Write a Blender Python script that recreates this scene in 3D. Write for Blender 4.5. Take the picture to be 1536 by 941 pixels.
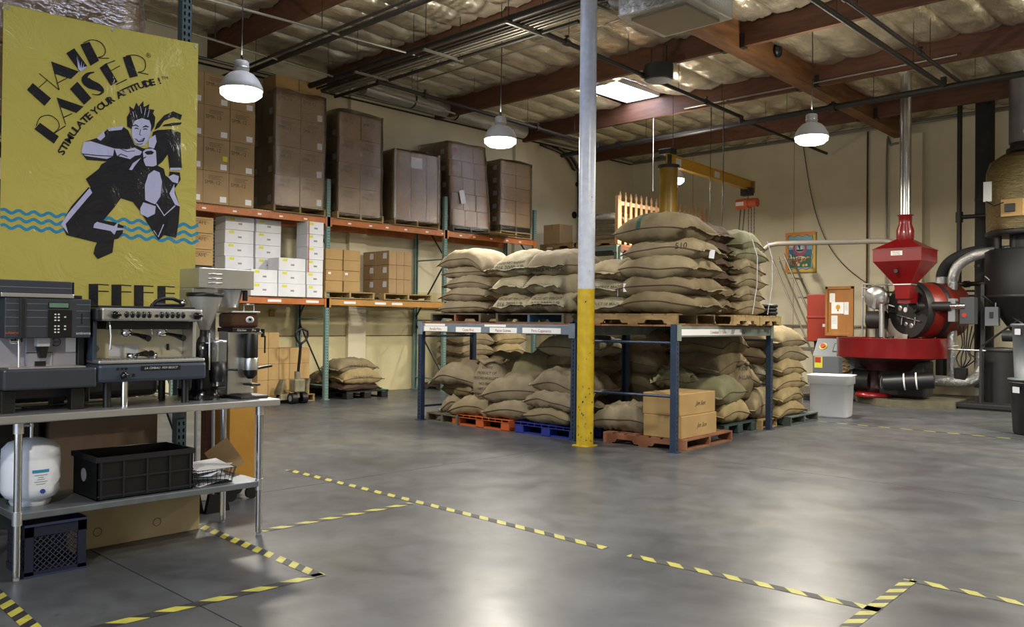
import bpy, bmesh, math, random
from mathutils import Vector, Matrix, noise
from mathutils.bvhtree import BVHTree
for o in list(bpy.data.objects): bpy.data.objects.remove(o)
S = bpy.context.scene
COL = S.collection
R_ = math.radians
# ------------------------------------------------------------------ camera
cd = bpy.data.cameras.new('camera'); cam = bpy.data.objects.new('camera', cd); COL.objects.link(cam)
cd.sensor_width = 36; cd.lens = 36*1284/1536; cd.clip_end = 200
cam.matrix_world = Matrix.Translation((0, 0, 1.44)) @ Matrix.Rotation(R_(44.0), 4, 'Z') @ Matrix.Rotation(R_(90.55), 4, 'X') @ Matrix.Rotation(R_(.59), 4, 'Z')
S.camera = cam
# ------------------------------------------------------------------ world and exposure
w = bpy.data.worlds.new('world'); S.world = w; w.use_nodes = True
w.node_tree.nodes['Background'].inputs[0].default_value = (.55, .68, 1, 1)
w.node_tree.nodes['Background'].inputs[1].default_value = .6
S.view_settings.view_transform = 'Standard'; S.view_settings.look = 'None'
S.view_settings.exposure = -0.3; S.view_settings.gamma = 1; S.view_settings.use_curve_mapping = False
LAMP_W = 320.0        # power of each high bay lamp
FRONT_FILL_W = 220.0        # cool fill light added behind the camera, in an unseen door opening
# ------------------------------------------------------------------ room measures (metres)
XL, YB, XR, YF = -14.14, 19.42, 5.0, -3.5
def zb(y): return 5.60 + .03*(YB - y)          # underside of the roof beams
# ------------------------------------------------------------------ helpers
MATS = {}
def lin(c):
    if isinstance(c, str):
        c = [int(c[i:i+2], 16)/255 for i in (0, 2, 4)]
    return tuple((v/12.92 if v <= .04045 else ((v+.055)/1.055)**2.4) for v in c) + (1,)
def mat(name, col, rough=.6, metal=0, noise_amt=0, noise_scale=8, col2=None, bump=0, bump_scale=30, emit=0, alpha=1, spec=.5, coat=0, stretch=(1, 1, 1), detail=4):
    if name in MATS: return MATS[name]
    m = bpy.data.materials.new(name); m.use_nodes = True; MATS[name] = m
    nt = m.node_tree; b = nt.nodes['Principled BSDF']
    c1 = lin(col)
    b.inputs['Base Color'].default_value = c1
    b.inputs['Roughness'].default_value = rough; b.inputs['Metallic'].default_value = metal
    b.inputs['Specular IOR Level'].default_value = spec
    b.inputs['Coat Weight'].default_value = coat
    m.diffuse_color = c1
    tc = nt.nodes.new('ShaderNodeTexCoord'); mp = nt.nodes.new('ShaderNodeMapping'); mp.inputs['Scale'].default_value = stretch
    nt.links.new(tc.outputs['Object'], mp.inputs[0])
    if col2 is not None or noise_amt:
        n = nt.nodes.new('ShaderNodeTexNoise'); n.inputs['Scale'].default_value = noise_scale; n.inputs['Detail'].default_value = detail
        nt.links.new(mp.outputs[0], n.inputs['Vector'])
        r = nt.nodes.new('ShaderNodeValToRGB'); r.color_ramp.elements[0].position = .35; r.color_ramp.elements[1].position = .68
        a = c1; z = lin(col2) if col2 is not None else tuple(v*(1-noise_amt) for v in c1[:3])+(1,)
        r.color_ramp.elements[0].color = a; r.color_ramp.elements[1].color = z
        nt.links.new(n.outputs['Fac'], r.inputs[0]); nt.links.new(r.outputs[0], b.inputs['Base Color'])
    if bump:
        n2 = nt.nodes.new('ShaderNodeTexNoise'); n2.inputs['Scale'].default_value = bump_scale; n2.inputs['Detail'].default_value = 3
        nt.links.new(mp.outputs[0], n2.inputs['Vector'])
        bp = nt.nodes.new('ShaderNodeBump'); bp.inputs['Strength'].default_value = bump; bp.inputs['Distance'].default_value = .02
        nt.links.new(n2.outputs['Fac'], bp.inputs['Height']); nt.links.new(bp.outputs[0], b.inputs['Normal'])
    if emit:
        b.inputs['Emission Color'].default_value = c1; b.inputs['Emission Strength'].default_value = emit
    if alpha < 1: b.inputs['Alpha'].default_value = alpha
    return m
def film_mat(name, base, tr, rough=.12, bscale=9, bstr=.6):
    """thin clear plastic: mostly see-through with glossy wrinkles"""
    m = bpy.data.materials.new(name); m.use_nodes = True; MATS[name] = m; nt = m.node_tree
    for n in list(nt.nodes):
        if n.type != 'OUTPUT_MATERIAL': nt.nodes.remove(n)
    out = nt.nodes['Material Output']
    t = nt.nodes.new('ShaderNodeBsdfTransparent'); t.inputs[0].default_value = (.99, .99, .99, 1)
    g = nt.nodes.new('ShaderNodeBsdfGlossy'); g.inputs['Roughness'].default_value = rough*1.0; g.inputs[0].default_value = (1, 1, 1, 1)
    d = nt.nodes.new('ShaderNodeBsdfDiffuse'); d.inputs[0].default_value = lin(base)
    tc = nt.nodes.new('ShaderNodeTexCoord'); mp = nt.nodes.new('ShaderNodeMapping'); mp.inputs['Scale'].default_value = (1, 1, 2.6)
    n = nt.nodes.new('ShaderNodeTexNoise'); n.inputs['Scale'].default_value = bscale; n.inputs['Detail'].default_value = 5; n.inputs['Distortion'].default_value = 1.4
    nt.links.new(tc.outputs['Object'], mp.inputs[0]); nt.links.new(mp.outputs[0], n.inputs['Vector'])
    bp = nt.nodes.new('ShaderNodeBump'); bp.inputs['Strength'].default_value = bstr; bp.inputs['Distance'].default_value = .02
    nt.links.new(n.outputs['Fac'], bp.inputs['Height']); nt.links.new(bp.outputs[0], g.inputs['Normal'])
    m1 = nt.nodes.new('ShaderNodeMixShader'); m1.inputs[0].default_value = .12
    fr = nt.nodes.new('ShaderNodeFresnel'); fr.inputs['IOR'].default_value = 1.5; nt.links.new(bp.outputs[0], fr.inputs['Normal'])
    ma = nt.nodes.new('ShaderNodeMath'); ma.operation = 'MULTIPLY_ADD'; ma.inputs[1].default_value = 1.5; ma.inputs[2].default_value = (1-tr)*.22; ma.use_clamp = True; nt.links.new(fr.outputs[0], ma.inputs[0])
    nt.links.new(g.outputs[0], m1.inputs[1]); nt.links.new(d.outputs[0], m1.inputs[2])
    m2 = nt.nodes.new('ShaderNodeMixShader'); nt.links.new(ma.outputs[0], m2.inputs[0])
    nt.links.new(t.outputs[0], m2.inputs[1]); nt.links.new(m1.outputs[0], m2.inputs[2]); nt.links.new(m2.outputs[0], out.inputs[0])
    return m

class MB:
    """collects shapes into one mesh"""
    def __init__(s): s.v = []; s.f = []; s.m = []; s.sm = []
    def add(s, vs, fs, mi=0, smooth=False):
        o = len(s.v); s.v += [tuple(v) for v in vs]; s.f += [tuple(i+o for i in f) for f in fs]; s.m += [mi]*len(fs); s.sm += [smooth]*len(fs); return s
    def box(s, x0, x1, y0, y1, z0, z1, mi=0, T=None):
        vs = [Vector((x, y, z)) for x in (x0, x1) for y in (y0, y1) for z in (z0, z1)]
        if T: vs = [T @ v for v in vs]
        return s.add(vs, [(0, 1, 3, 2), (4, 6, 7, 5), (0, 4, 5, 1), (2, 3, 7, 6), (0, 2, 6, 4), (1, 5, 7, 3)], mi)
    def bev(s, x0, x1, y0, y1, z0, z1, b=.005, mi=0, T=None, seg=2):
        bm = bmesh.new(); bmesh.ops.create_cube(bm, size=1)
        for v in bm.verts: v.co = Vector(((x0+x1)/2+v.co.x*(x1-x0), (y0+y1)/2+v.co.y*(y1-y0), (z0+z1)/2+v.co.z*(z1-z0)))
        b = min(b, .45*min(abs(x1-x0), abs(y1-y0), abs(z1-z0)))
        bmesh.ops.bevel(bm, geom=bm.edges[:], offset=b, segments=seg, affect='EDGES', profile=.5)
        vs = [(T @ v.co if T else v.co.copy()) for v in bm.verts]; bm.verts.index_update()
        fs = [[v.index for v in f.verts] for f in bm.faces]; bm.free(); return s.add(vs, fs, mi)
    def ring_frame(s, d):
        d = Vector(d).normalized(); a = Vector((0, 0, 1)) if abs(d.z) < .9 else Vector((1, 0, 0))
        u = d.cross(a).normalized(); return u, d.cross(u).normalized()
    def cyl(s, p0, p1, r0, r1=None, n=16, mi=0, cap=True):
        p0, p1 = Vector(p0), Vector(p1); r1 = r0 if r1 is None else r1
        u, v = s.ring_frame(p1-p0); vs = []
        for p, r in ((p0, r0), (p1, r1)):
            vs += [p + (u*math.cos(2*math.pi*i/n) + v*math.sin(2*math.pi*i/n))*r for i in range(n)]
        s.add(vs, [(i, (i+1) % n, n+(i+1) % n, n+i) for i in range(n)], mi, n > 6)
        if cap: s.add(vs[:n], [tuple(range(n-1, -1, -1))], mi); s.add(vs[n:], [tuple(range(n))], mi)
        return s
    def lathe(s, prof, c=(0, 0, 0), n=24, mi=0, T=None, sx=1, sy=1):
        vs = []; c = Vector(c)
        for r, z in prof:
            for i in range(n):
                a = 2*math.pi*i/n; v = Vector((c.x+r*math.cos(a)*sx, c.y+r*math.sin(a)*sy, c.z+z)); vs.append(T @ v if T else v)
        fs = []
        for k in range(len(prof)-1):
            fs += [(k*n+i, k*n+(i+1) % n, (k+1)*n+(i+1) % n, (k+1)*n+i) for i in range(n)]
        s.add(vs, fs, mi, True)
        if prof[0][0] > .0005: s.add(vs[:n], [tuple(range(n-1, -1, -1))], mi)
        if prof[-1][0] > .0005: s.add(vs[-n:], [tuple(range(n))], mi)
        return s
    def tube(s, path, r, n=8, mi=0, cap=True):
        P = [Vector(p) for p in path]; rings = []; u = None
        for i, p in enumerate(P):
            d = (P[min(i+1, len(P)-1)] - P[max(i-1, 0)]).normalized()
            if u is None: u, _ = s.ring_frame(d)
            u = (u - d*u.dot(d)).normalized() if (u - d*u.dot(d)).length > 1e-6 else s.ring_frame(d)[0]
            v = d.cross(u); rr = r[i] if isinstance(r, (list, tuple)) else r
            rings += [p + (u*math.cos(2*math.pi*k/n)+v*math.sin(2*math.pi*k/n))*rr for k in range(n)]
        s.add(rings, [(k*n+i, k*n+(i+1) % n, (k+1)*n+(i+1) % n, (k+1)*n+i) for k in range(len(P)-1) for i in range(n)], mi, True)
        if cap: s.add(rings[:n], [tuple(range(n-1, -1, -1))], mi); s.add(rings[-n:], [tuple(range(n))], mi)
        return s
    def prism(s, poly, h0, h1, axis='z', mi=0, T=None):
        def q(a, b, h): return Vector({'z': (a, b, h), 'x': (h, a, b), 'y': (a, h, b)}[axis])
        n = len(poly); vs = [q(a, b, h0) for a, b in poly]+[q(a, b, h1) for a, b in poly]
        if T: vs = [T @ v for v in vs]
        return s.add(vs, [tuple(range(n-1, -1, -1)), tuple(range(n, 2*n))]+[(i, (i+1) % n, n+(i+1) % n, n+i) for i in range(n)], mi)
    def sphere(s, c, r, n=14, mi=0, sx=1, sy=1, sz=1):
        return s.lathe([(max(r*math.sin(math.pi*k/8), .0001), -r*math.cos(math.pi*k/8)*sz) for k in range(9)], c, n, mi, None, sx, sy)
    def mesh(s, name):
        me = bpy.data.meshes.new(name); me.from_pydata(s.v, [], s.f)
        me.polygons.foreach_set('material_index', s.m); me.polygons.foreach_set('use_smooth', s.sm)
        bm = bmesh.new(); bm.from_mesh(me); bmesh.ops.recalc_face_normals(bm, faces=bm.faces[:]); bm.to_mesh(me); bm.free()
        me.update(); return me
def link(name, me, m=None, parent=None, loc=None, rot=None):
    o = bpy.data.objects.new(name, me); COL.objects.link(o)
    if m is not None and me is not None and not me.materials:
        for q in (m if isinstance(m, (list, tuple)) else [m]): me.materials.append(MATS[q] if isinstance(q, str) else q)
    if parent is not None: o.parent = parent
    if loc is not None: o.location = loc
    if rot is not None: o.rotation_euler = rot
    return o
def part(name, mb, m, parent, loc=None, rot=None, label=None, stuff=False):
    o = link(name, mb.mesh(name) if isinstance(mb, MB) else mb, m, parent, loc, rot)
    if label: o['label'] = label
    if stuff: o['kind'] = 'stuff'
    return o
def thing(name, label, cat, loc=(0, 0, 0), rz=0, group=None):
    o = link(name, None, None, None, loc, (0, 0, rz)); o['label'] = label; o['category'] = cat
    if group: o['group'] = group
    return o
def single(name, mb, m, label, cat, loc=(0, 0, 0), rot=(0, 0, 0), group=None):
    o = link(name, mb.mesh(name) if isinstance(mb, MB) else mb, m, None, loc, rot); o['label'] = label; o['category'] = cat
    if group: o['group'] = group
    return o
def struct(name, mb, m, loc=None):
    o = link(name, mb.mesh(name) if isinstance(mb, MB) else mb, m, None, loc); o['kind'] = 'structure'; return o
def copy_tree(o, parent=None):
    c = o.copy(); COL.objects.link(c)
    if parent is not None: c.parent = parent
    for ch in list(o.children): copy_tree(ch, c)
    return c
def again(o, loc, rz=0, label=None, group=None):
    c = copy_tree(o); c.location = loc; c.rotation_euler = (0, 0, rz)
    if label: c['label'] = label
    if group: c['group'] = group
    return c
def box1(x0, x1, y0, y1, z0, z1): return MB().box(x0, x1, y0, y1, z0, z1)
def tilt_box(cx, cy, cz, sx, sy, sz, rz): return MB().box(-sx/2, sx/2, -sy/2, sy/2, -sz/2, sz/2, T=Matrix.Translation((cx, cy, cz)) @ Matrix.Rotation(rz, 4, 'Z'))
_tc = {}
def text_mesh(txt, size, align='CENTER', shear=0, bold=0):
    """lettering as flat triangles in the XY plane, baseline at y=0"""
    k = (txt, round(size, 4), align, shear, bold)
    if k in _tc: return _tc[k]
    cu = bpy.data.curves.new('lettering', 'FONT'); cu.body = txt; cu.size = size; cu.align_x = align; cu.shear = shear; cu.resolution_u = 2; cu.offset = bold
    o = bpy.data.objects.new('lettering', cu); COL.objects.link(o)
    dg = bpy.context.evaluated_depsgraph_get(); dg.update(); me = bpy.data.meshes.new_from_object(o.evaluated_get(dg)); me.materials.clear()
    bpy.data.objects.remove(o); bpy.data.curves.remove(cu); _tc[k] = me; return me
def text_on(parent, txt, size, pos, out, m='ink', up=(0, 0, 1), align='CENTER', name='lettering', shear=0):
    """flat lettering on a face of a part; pos is the centre of the line, out the outward normal"""
    me = text_mesh(txt, size, align, shear).copy(); out = Vector(out).normalized(); up = Vector(up)
    x = up.cross(out).normalized(); y = out.cross(x)
    T = Matrix((x, y, out)).transposed().to_4x4(); T.translation = Vector(pos)+out*.0015-y*size*.35
    me.transform(T); return part(name, me, m, parent)
def arc(pts, k=5):
    P = [Vector(pts[0])]+[Vector(p) for p in pts]+[Vector(pts[-1])]; o = []
    for i in range(1, len(P)-2):
        for j in range(k):
            s_ = j/k; a, b_, c_, d_ = P[i-1], P[i], P[i+1], P[i+2]; o.append(.5*((2*b_)+(-a+c_)*s_+(2*a-5*b_+4*c_-d_)*s_*s_+(-a+3*b_-3*c_+d_)*s_**3))
    o.append(P[-2]); return o
# ------------------------------------------------------------------ materials
mat('ink', '1c1a18', .7); mat('orange_print', 'c0562a', .5)
mat('wall_paint', 'dbd2b6', .75, noise_scale=1.2, col2='d0c7aa', bump=.05, bump_scale=12)
mat('wall_lower', 'c9be94', .75, noise_scale=1.6, col2='b9ae86', bump=.05)
mat('beam_wood', '4c2d1d', .65, noise_scale=3, col2='5f3a25', stretch=(1, 1, 6))
mat('girder_wood', '7a5230', .65, noise_scale=2.5, col2='5a3a20', stretch=(4, .6, 5))
mat('black_pipe', '26231f', .5, metal=.2)
mat('conduit_metal', '8d8a80', .4, metal=.7)
mat('grey_paint', '83868a', .5)
mat('steel', 'cfcfce', .33, metal=.9, noise_scale=3, col2='c2c2c1')
mat('chrome', 'd6d6d6', .12, metal=1)
mat('dark_plastic', '16181c', .45)
mat('black', '09090a', .42)
mat('black_gloss', '0c0c0d', .2)
mat('white_paint', 'b9bdc9', .35, noise_scale=14, col2='aab0bd')
mat('yellow_paint', 'bb9f1c', .45, noise_scale=10, col2='a98e1a')
mat('chip_dark', '352c20', .8)
mat('rack_teal', '738f88', .5, noise_scale=6, col2='65807a')
mat('rack_orange', 'b3672e', .5, noise_scale=5, col2='9c5624')
mat('rack_blue', '1b2a40', .5, noise_scale=5, col2='22344a')
mat('beam_grey', '6c7784', .5, noise_scale=5, col2='596570')
mat('beam_green_grey', '6f7c72', .55, noise_scale=5, col2='5a675f')
mat('wire', 'a59a80', .4, metal=.6)
mat('brace_dark', '2f3632', .5, metal=.3)
mat('carton', 'a3865f', .75, noise_scale=2.5, col2='947a55', bump=.04, bump_scale=20)
mat('carton_light', 'a88a58', .75, noise_scale=2.5, col2='9b7c4d')
mat('carton_dark', '64503a', .75, noise_scale=2.5, col2='584632'); mat('carton_pale', 'b3a07a', .75, noise_scale=2.5, col2='a4916c')
mat('carton_white', 'd9dadd', .7, noise_scale=3, col2='cfd0d4')
mat('tape', '94734a', .3)
mat('tape_clear', 'b09468', .25)
mat('label_white', 'dcdcda', .6)
mat('label_yellow', 'c9c83a', .6)
mat('label_red', 'a82b20', .6)
mat('pallet_wood', '8d744a', .8, noise_scale=4, col2='6d5738', stretch=(1, 1, 4), bump=.1)
mat('pallet_pale', 'a58d5e', .8, noise_scale=4, col2='8c7347', stretch=(1, 1, 4), bump=.1)
mat('pallet_grey', '5b5344', .85, noise_scale=4, col2='484032', bump=.1)
mat('pallet_red', '6e3d28', .8, noise_scale=4, col2='82583a', bump=.1)
mat('plastic_blue', '1b2a7c', .45)
mat('plastic_orange', 'a24c1e', .5)
mat('plastic_dark_green', '2a3733', .5)
mat('plastic_black', '121314', .5)
mat('rust_ink', '8e3026', .8)
mat('green_ink', '28493a', .85)
mat('roaster_red', '7d0f12', .3, coat=.15, noise_scale=2, col2='6c0d10')
mat('roaster_orange', '7f2216', .4)
mat('cast_black', '1b1b1c', .5, noise_scale=12, col2='242424')
mat('lamp_white', 'a9a9a6', .5)
mat('lens_glow', 'fffdf2', .5, emit=16)
mat('sky_glow', 'dfe9ff', .5, emit=24)
mat('jib_yellow', '9c7a24', .35, noise_scale=4, col2='8a6b20')
mat('jib_ochre', 'c79a2e', .4)
mat('hoist_orange', 'c8613a', .45)
mat('fence_wood', 'bda98a', .7, noise_scale=5, col2='cbb898', stretch=(3, 3, .7))
mat('fence_wood_red', 'b08258', .7, noise_scale=5, col2='bb9066', stretch=(3, 3, .7))
mat('concrete_block', '615c49', .85, noise_scale=6, col2='4f4a3a', bump=.2)
mat('white_plastic', 'b6b8ba', .5, noise_scale=4, col2='abaeb2')
mat('grey_plastic', '4b5055', .5)
mat('cabinet_grey', '5d6268', .45)
mat('oak', '8c5a24', .55, noise_scale=4, col2='9f6a2e', stretch=(1, 1, .3))
mat('duct_black', '20211f', .75, noise_scale=5, col2='2a2a28', bump=.3, bump_scale=14)
mat('machine_grey', '33373e', .4, noise_scale=5, col2='2f333a')
mat('machine_blue', '333c49', .4)
mat('navy_plastic', '12162a', .5)
mat('clear_brown', '4a2f20', .15, alpha=.85)
mat('matte_black', '101113', .6); mat('clear_smoke', '8a8a84', .1, alpha=.45)
mat('aqua', '2d8f82', .5)
mat('osb', 'a07a3e', .8, noise_scale=20, col2='8b662f')
mat('mdf_yellow', 'b5832c', .6, noise_scale=6, col2='a87726')
mat('paper', 'c4c6cc', .7)
def foil(name, c1, c2, bscale, bstr, rough=.3, stretch=(1, 1, 1), dist=.03):
    m = mat(name, c1, rough, metal=.85, noise_scale=1.3, col2=c2)
    nt = m.node_tree; b = nt.nodes['Principled BSDF']
    tc = nt.nodes.new('ShaderNodeTexCoord'); mp = nt.nodes.new('ShaderNodeMapping'); mp.inputs['Scale'].default_value = stretch
    nt.links.new(tc.outputs['Object'], mp.inputs[0])
    n = nt.nodes.new('ShaderNodeTexNoise'); n.inputs['Scale'].default_value = bscale; n.inputs['Detail'].default_value = 6; n.inputs['Distortion'].default_value = 1.2; n.inputs['Roughness'].default_value = .6
    nt.links.new(mp.outputs[0], n.inputs['Vector'])
    bp = nt.nodes.new('ShaderNodeBump'); bp.inputs['Strength'].default_value = bstr; bp.inputs['Distance'].default_value = dist
    nt.links.new(n.outputs['Fac'], bp.inputs['Height']); nt.links.new(bp.outputs[0], b.inputs['Normal']); return m
foil('roof_foil', 'e2dac4', 'c6bca2', 6, .7, .2, (2.2, .7, 1), .02)
MATS['roof_foil'].node_tree.nodes['Principled BSDF'].inputs['Metallic'].default_value = .75
foil('gold_foil', '9c8e68', '7f7858', 6, .8, .22, (1, 1, 3))
foil('duct_foil', 'cfcfcc', 'b5b5b2', 11, .8, .3); MATS['duct_foil'].node_tree.nodes['Principled BSDF'].inputs['Metallic'].default_value = .75
foil('banner_yellow', 'aba052', 'a3984a', 3.6, .6, .17, (1, 1, 1), .03)
for n_ in ('banner_yellow',):
    MATS[n_].node_tree.nodes['Principled BSDF'].inputs['Metallic'].default_value = 0
for nm, c in (('print_black', '1b1c22'), ('print_lilac', 'a3a4c0'), ('print_blue', '2b7a9c'), ('print_lilac_shade', '55566e')):
    foil(nm, c, c, 3.6, .6, .2, (1, 1, 1), .03); MATS[nm].node_tree.nodes['Principled BSDF'].inputs['Metallic'].default_value = 0
film_mat('stretch_film', 'b8aa94', .66, .10, 9, .8)
film_mat('dark_film', '3a3430', .6, .2, 7, .5)
def burlap(name, c1, c2):
    m = mat(name, c1, .92, noise_scale=5, col2=c2, spec=.2)
    nt = m.node_tree; b = nt.nodes['Principled BSDF']
    tc = nt.nodes.new('ShaderNodeTexCoord')
    a = nt.nodes.new('ShaderNodeTexNoise'); a.inputs['Scale'].default_value = 9; a.inputs['Detail'].default_value = 5
    nt.links.new(tc.outputs['Object'], a.inputs['Vector'])
    k = nt.nodes.new('ShaderNodeTexNoise'); k.inputs['Scale'].default_value = 160; k.inputs['Detail'].default_value = 1
    nt.links.new(tc.outputs['Object'], k.inputs['Vector'])
    ad = nt.nodes.new('ShaderNodeMath'); ad.operation = 'MULTIPLY_ADD'; ad.inputs[1].default_value = .12
    nt.links.new(k.outputs['Fac'], ad.inputs[0]); nt.links.new(a.outputs['Fac'], ad.inputs[2])
    bp = nt.nodes.new('ShaderNodeBump'); bp.inputs['Strength'].default_value = .35; bp.inputs['Distance'].default_value = .03
    nt.links.new(ad.outputs[0], bp.inputs['Height']); nt.links.new(bp.outputs[0], b.inputs['Normal'])
    return m
burlap('burlap_tan', '84775d', '766a51')
burlap('burlap_pale', '948b73', '847b63')
burlap('burlap_brown', '74674e', '655942')
burlap('burlap_grey', '827761', '726753')
burlap('burlap_yellow', '978662', '887855')
burlap('burlap_dark', '493b30', '564536')
burlap('burlap_green', '7b775b', '6d6a4f')
# concrete floor: sealed, slightly glossy, mottled
m = mat('concrete_floor', '5b5e62', .35); nt = m.node_tree; b = nt.nodes['Principled BSDF']
tc = nt.nodes.new('ShaderNodeTexCoord'); 
def nz(scale, detail=6, dist=0):
    n = nt.nodes.new('ShaderNodeTexNoise'); n.inputs['Scale'].default_value = scale; n.inputs['Detail'].default_value = detail; n.inputs['Distortion'].default_value = dist
    nt.links.new(tc.outputs['Object'], n.inputs['Vector']); return n
def ramp(src, stops):
    r = nt.nodes.new('ShaderNodeValToRGB'); e = r.color_ramp.elements
    e[0].position, e[0].color = stops[0][0], lin(stops[0][1]); e[1].position, e[1].color = stops[-1][0], lin(stops[-1][1])
    for p, c in stops[1:-1]: q = e.new(p); q.color = lin(c)
    nt.links.new(src, r.inputs[0]); return r
def mixc(f, a, b_, mode='MIX', fac=None):
    x = nt.nodes.new('ShaderNodeMix'); x.data_type = 'RGBA'; x.blend_type = mode
    if fac is not None: x.inputs[0].default_value = fac
    else: nt.links.new(f, x.inputs[0])
    nt.links.new(a, x.inputs[6]); nt.links.new(b_, x.inputs[7]); return x.outputs[2]
r1 = ramp(nz(.55, 8, .6).outputs['Fac'], [(.3, '46484b'), (.5, '585a5d'), (.7, '63635f')])
r2 = ramp(nz(4.5, 10, .8).outputs['Fac'], [(.3, '5a5a5a'), (.5, '808080'), (.72, 'a0a0a0')])
r3 = ramp(nz(14, 6, 0).outputs['Fac'], [(.24, '505050'), (.34, 'ffffff'), (1, 'ffffff')])
c = mixc(None, r1.outputs[0], r2.outputs[0], 'OVERLAY', .65); c = mixc(None, c, r3.outputs[0], 'MULTIPLY', .5)
nt.links.new(c, b.inputs['Base Color'])
rr = nt.nodes.new('ShaderNodeMapRange'); rr.inputs['To Min'].default_value = .2; rr.inputs['To Max'].default_value = .52
nt.links.new(nz(1.8, 8, .5).outputs['Fac'], rr.inputs[0]); nt.links.new(rr.outputs[0], b.inputs['Roughness'])
bp = nt.nodes.new('ShaderNodeBump'); bp.inputs['Strength'].default_value = .12; bp.inputs['Distance'].default_value = .01
nt.links.new(nz(9, 8).outputs['Fac'], bp.inputs['Height']); nt.links.new(bp.outputs[0], b.inputs['Normal'])
b.inputs['Specular IOR Level'].default_value = .5
mat('joint_dark', '2c2b2a', .9)

# ------------------------------------------------------------------ room shell
fl = struct('floor', MB().box(XL-.3, XR+.3, YF-.3, YB+.3, -.25, -.012), 'joint_dark')
xs = [XL, -6.43, -.2, XR]; ys = [YF, 2.02, 8.0, 13.9, YB]; g_ = .004
for i in range(len(xs)-1):
    for j in range(len(ys)-1):
        part('slab', box1(xs[i]+(g_ if i else 0), xs[i+1]-(g_ if i < len(xs)-2 else 0), ys[j]+(g_ if j else 0), ys[j+1]-(g_ if j < len(ys)-2 else 0), -.05, 0), 'concrete_floor', fl)
wl = struct('wall_left', MB().box(XL-.2, XL, YF, YB+.2, 0, 7), 'wall_paint')
# tilt-up panels joints, dado band and pilasters of the left wall
part('wainscot', box1(XL, XL+.012, 7.6, YB, 0, 2.05), 'wall_lower', wl)
for y in (9.9, 14.6): part('pilaster', box1(XL, XL+.10, y, y+.42, 0, 7), 'wall_paint', wl)
part('wall_joint', box1(XL, XL+.018, 7.6, YB, 1.12, 1.135), 'beam_wood', wl)
wb = struct('wall_back', MB().box(XL-.2, XR+.2, YB, YB+.2, 0, 7), 'wall_paint')
for x in (-12.2, -9.4, -3.0): part('wall_joint', box1(x, x+.012, YB-.004, YB, 0, 6.2), 'carton_light', wb)
part('pilaster', box1(-6.85, -6.42, YB-.16, YB, 0, 5.6), 'wall_paint', wb)
struct('wall_right', MB().box(XR, XR+.2, YF, YB+.2, 0, 7), 'wall_paint')
struct('wall_front', MB().box(XL, -5.5, YF-.2, YF, 0, 7), 'wall_paint'); struct('wall_front', MB().box(1.5, XR, YF-.2, YF, 0, 7), 'wall_paint'); struct('wall_front', MB().box(-5.5, 1.5, YF-.2, YF, 3.8, 7), 'wall_paint')
ld = bpy.data.lights.new('front_fill', 'AREA'); ld.shape = 'RECTANGLE'; ld.size = 6.8; ld.size_y = 3.6; ld.energy = FRONT_FILL_W; ld.color = (.70, .82, 1)
lo = bpy.data.objects.new('front_fill', ld); COL.objects.link(lo); lo.location = (-2, YF-.1, 1.9); lo.rotation_euler = (R_(90), 0, 0)  # added fill, shining in through an opening left for it
# roof: board deck with skylight openings; the last three are unseen ones added for light
SKYL = [(-10.95, -10.1, 13.35, 14.8), (-8.55, -7.35, 5.2, 6.8), (-4.7, -3.4, 3.0, 4.8), (-2.2, -.8, 10.3, 11.6)]
rc = struct('ceiling', MB().box(XL-.2, XR+.2, YB-.2, YB+.2, 6.1, 6.3), 'beam_wood')
def roofz(y): return zb(y)+.46
def seg_roof():
    # deck strips around the openings
    ysp = sorted(set([YF, YB]+[s[2] for s in SKYL]+[s[3] for s in SKYL])); mb = MB()
    for a, b_ in zip(ysp, ysp[1:]):
        cuts = sorted([(s[0], s[1]) for s in SKYL if s[2] <= a+1e-6 and s[3] >= b_-1e-6]); x = XL-.2
        for c0, c1 in cuts+[(XR+.2, XR+.2)]:
            if c0 > x:
                mb.add([(x, a, roofz(a)), (c0, a, roofz(a)), (c0, b_, roofz(b_)), (x, b_, roofz(b_)), (x, a, roofz(a)+.1), (c0, a, roofz(a)+.1), (c0, b_, roofz(b_)+.1), (x, b_, roofz(b_)+.1)],
                       [(0, 1, 2, 3), (4, 5, 6, 7), (0, 1, 5, 4), (1, 2, 6, 5), (2, 3, 7, 6), (3, 0, 4, 7)])
            x = c1
    return mb
part('roof_deck', seg_roof(), 'beam_wood', rc)
random.seed(5)
PUR = [-2.9, -.2, 2.55, 5.0, 7.0, 9.45, 12.2, 14.88, 17.6]
def batt(L, W, seed):
    """one foil batt sagging between the sub-purlins: pinched on its long sides, creased across"""
    rnd = random.Random(seed); nx, ny = 10, 34; vs = []; fs = []
    o = Vector((seed*7.1, 3.3, 1))
    for j in range(ny+1):
        for i in range(nx+1):
            u = i/nx; v = j/ny; x = (u-.5)*W; y = (v-.5)*L
            sag = (.14*(math.sin(math.pi*u)**.42))*(.45+.55*min(1, math.sin(math.pi*v)*2.2))
            wr = noise.noise(Vector((u*2.5, v*7, seed)))*.035 + noise.noise(Vector((u*6, v*26, seed+3)))*.020
            end = max(0, abs(v-.5)*2-.8)*5
            wr += end*noise.noise(Vector((u*14, v*3, seed+9)))*.05
            z = -sag + wr*math.sin(math.pi*u)**.5*1.0
            vs.append((x, y, z))
    for j in range(ny):
        for i in range(nx): a = j*(nx+1)+i; fs.append((a, a+1, a+nx+2, a+nx+1))
    return MB().add(vs, fs, 0, True).mesh('insulation_batt')
SX = .61
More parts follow.
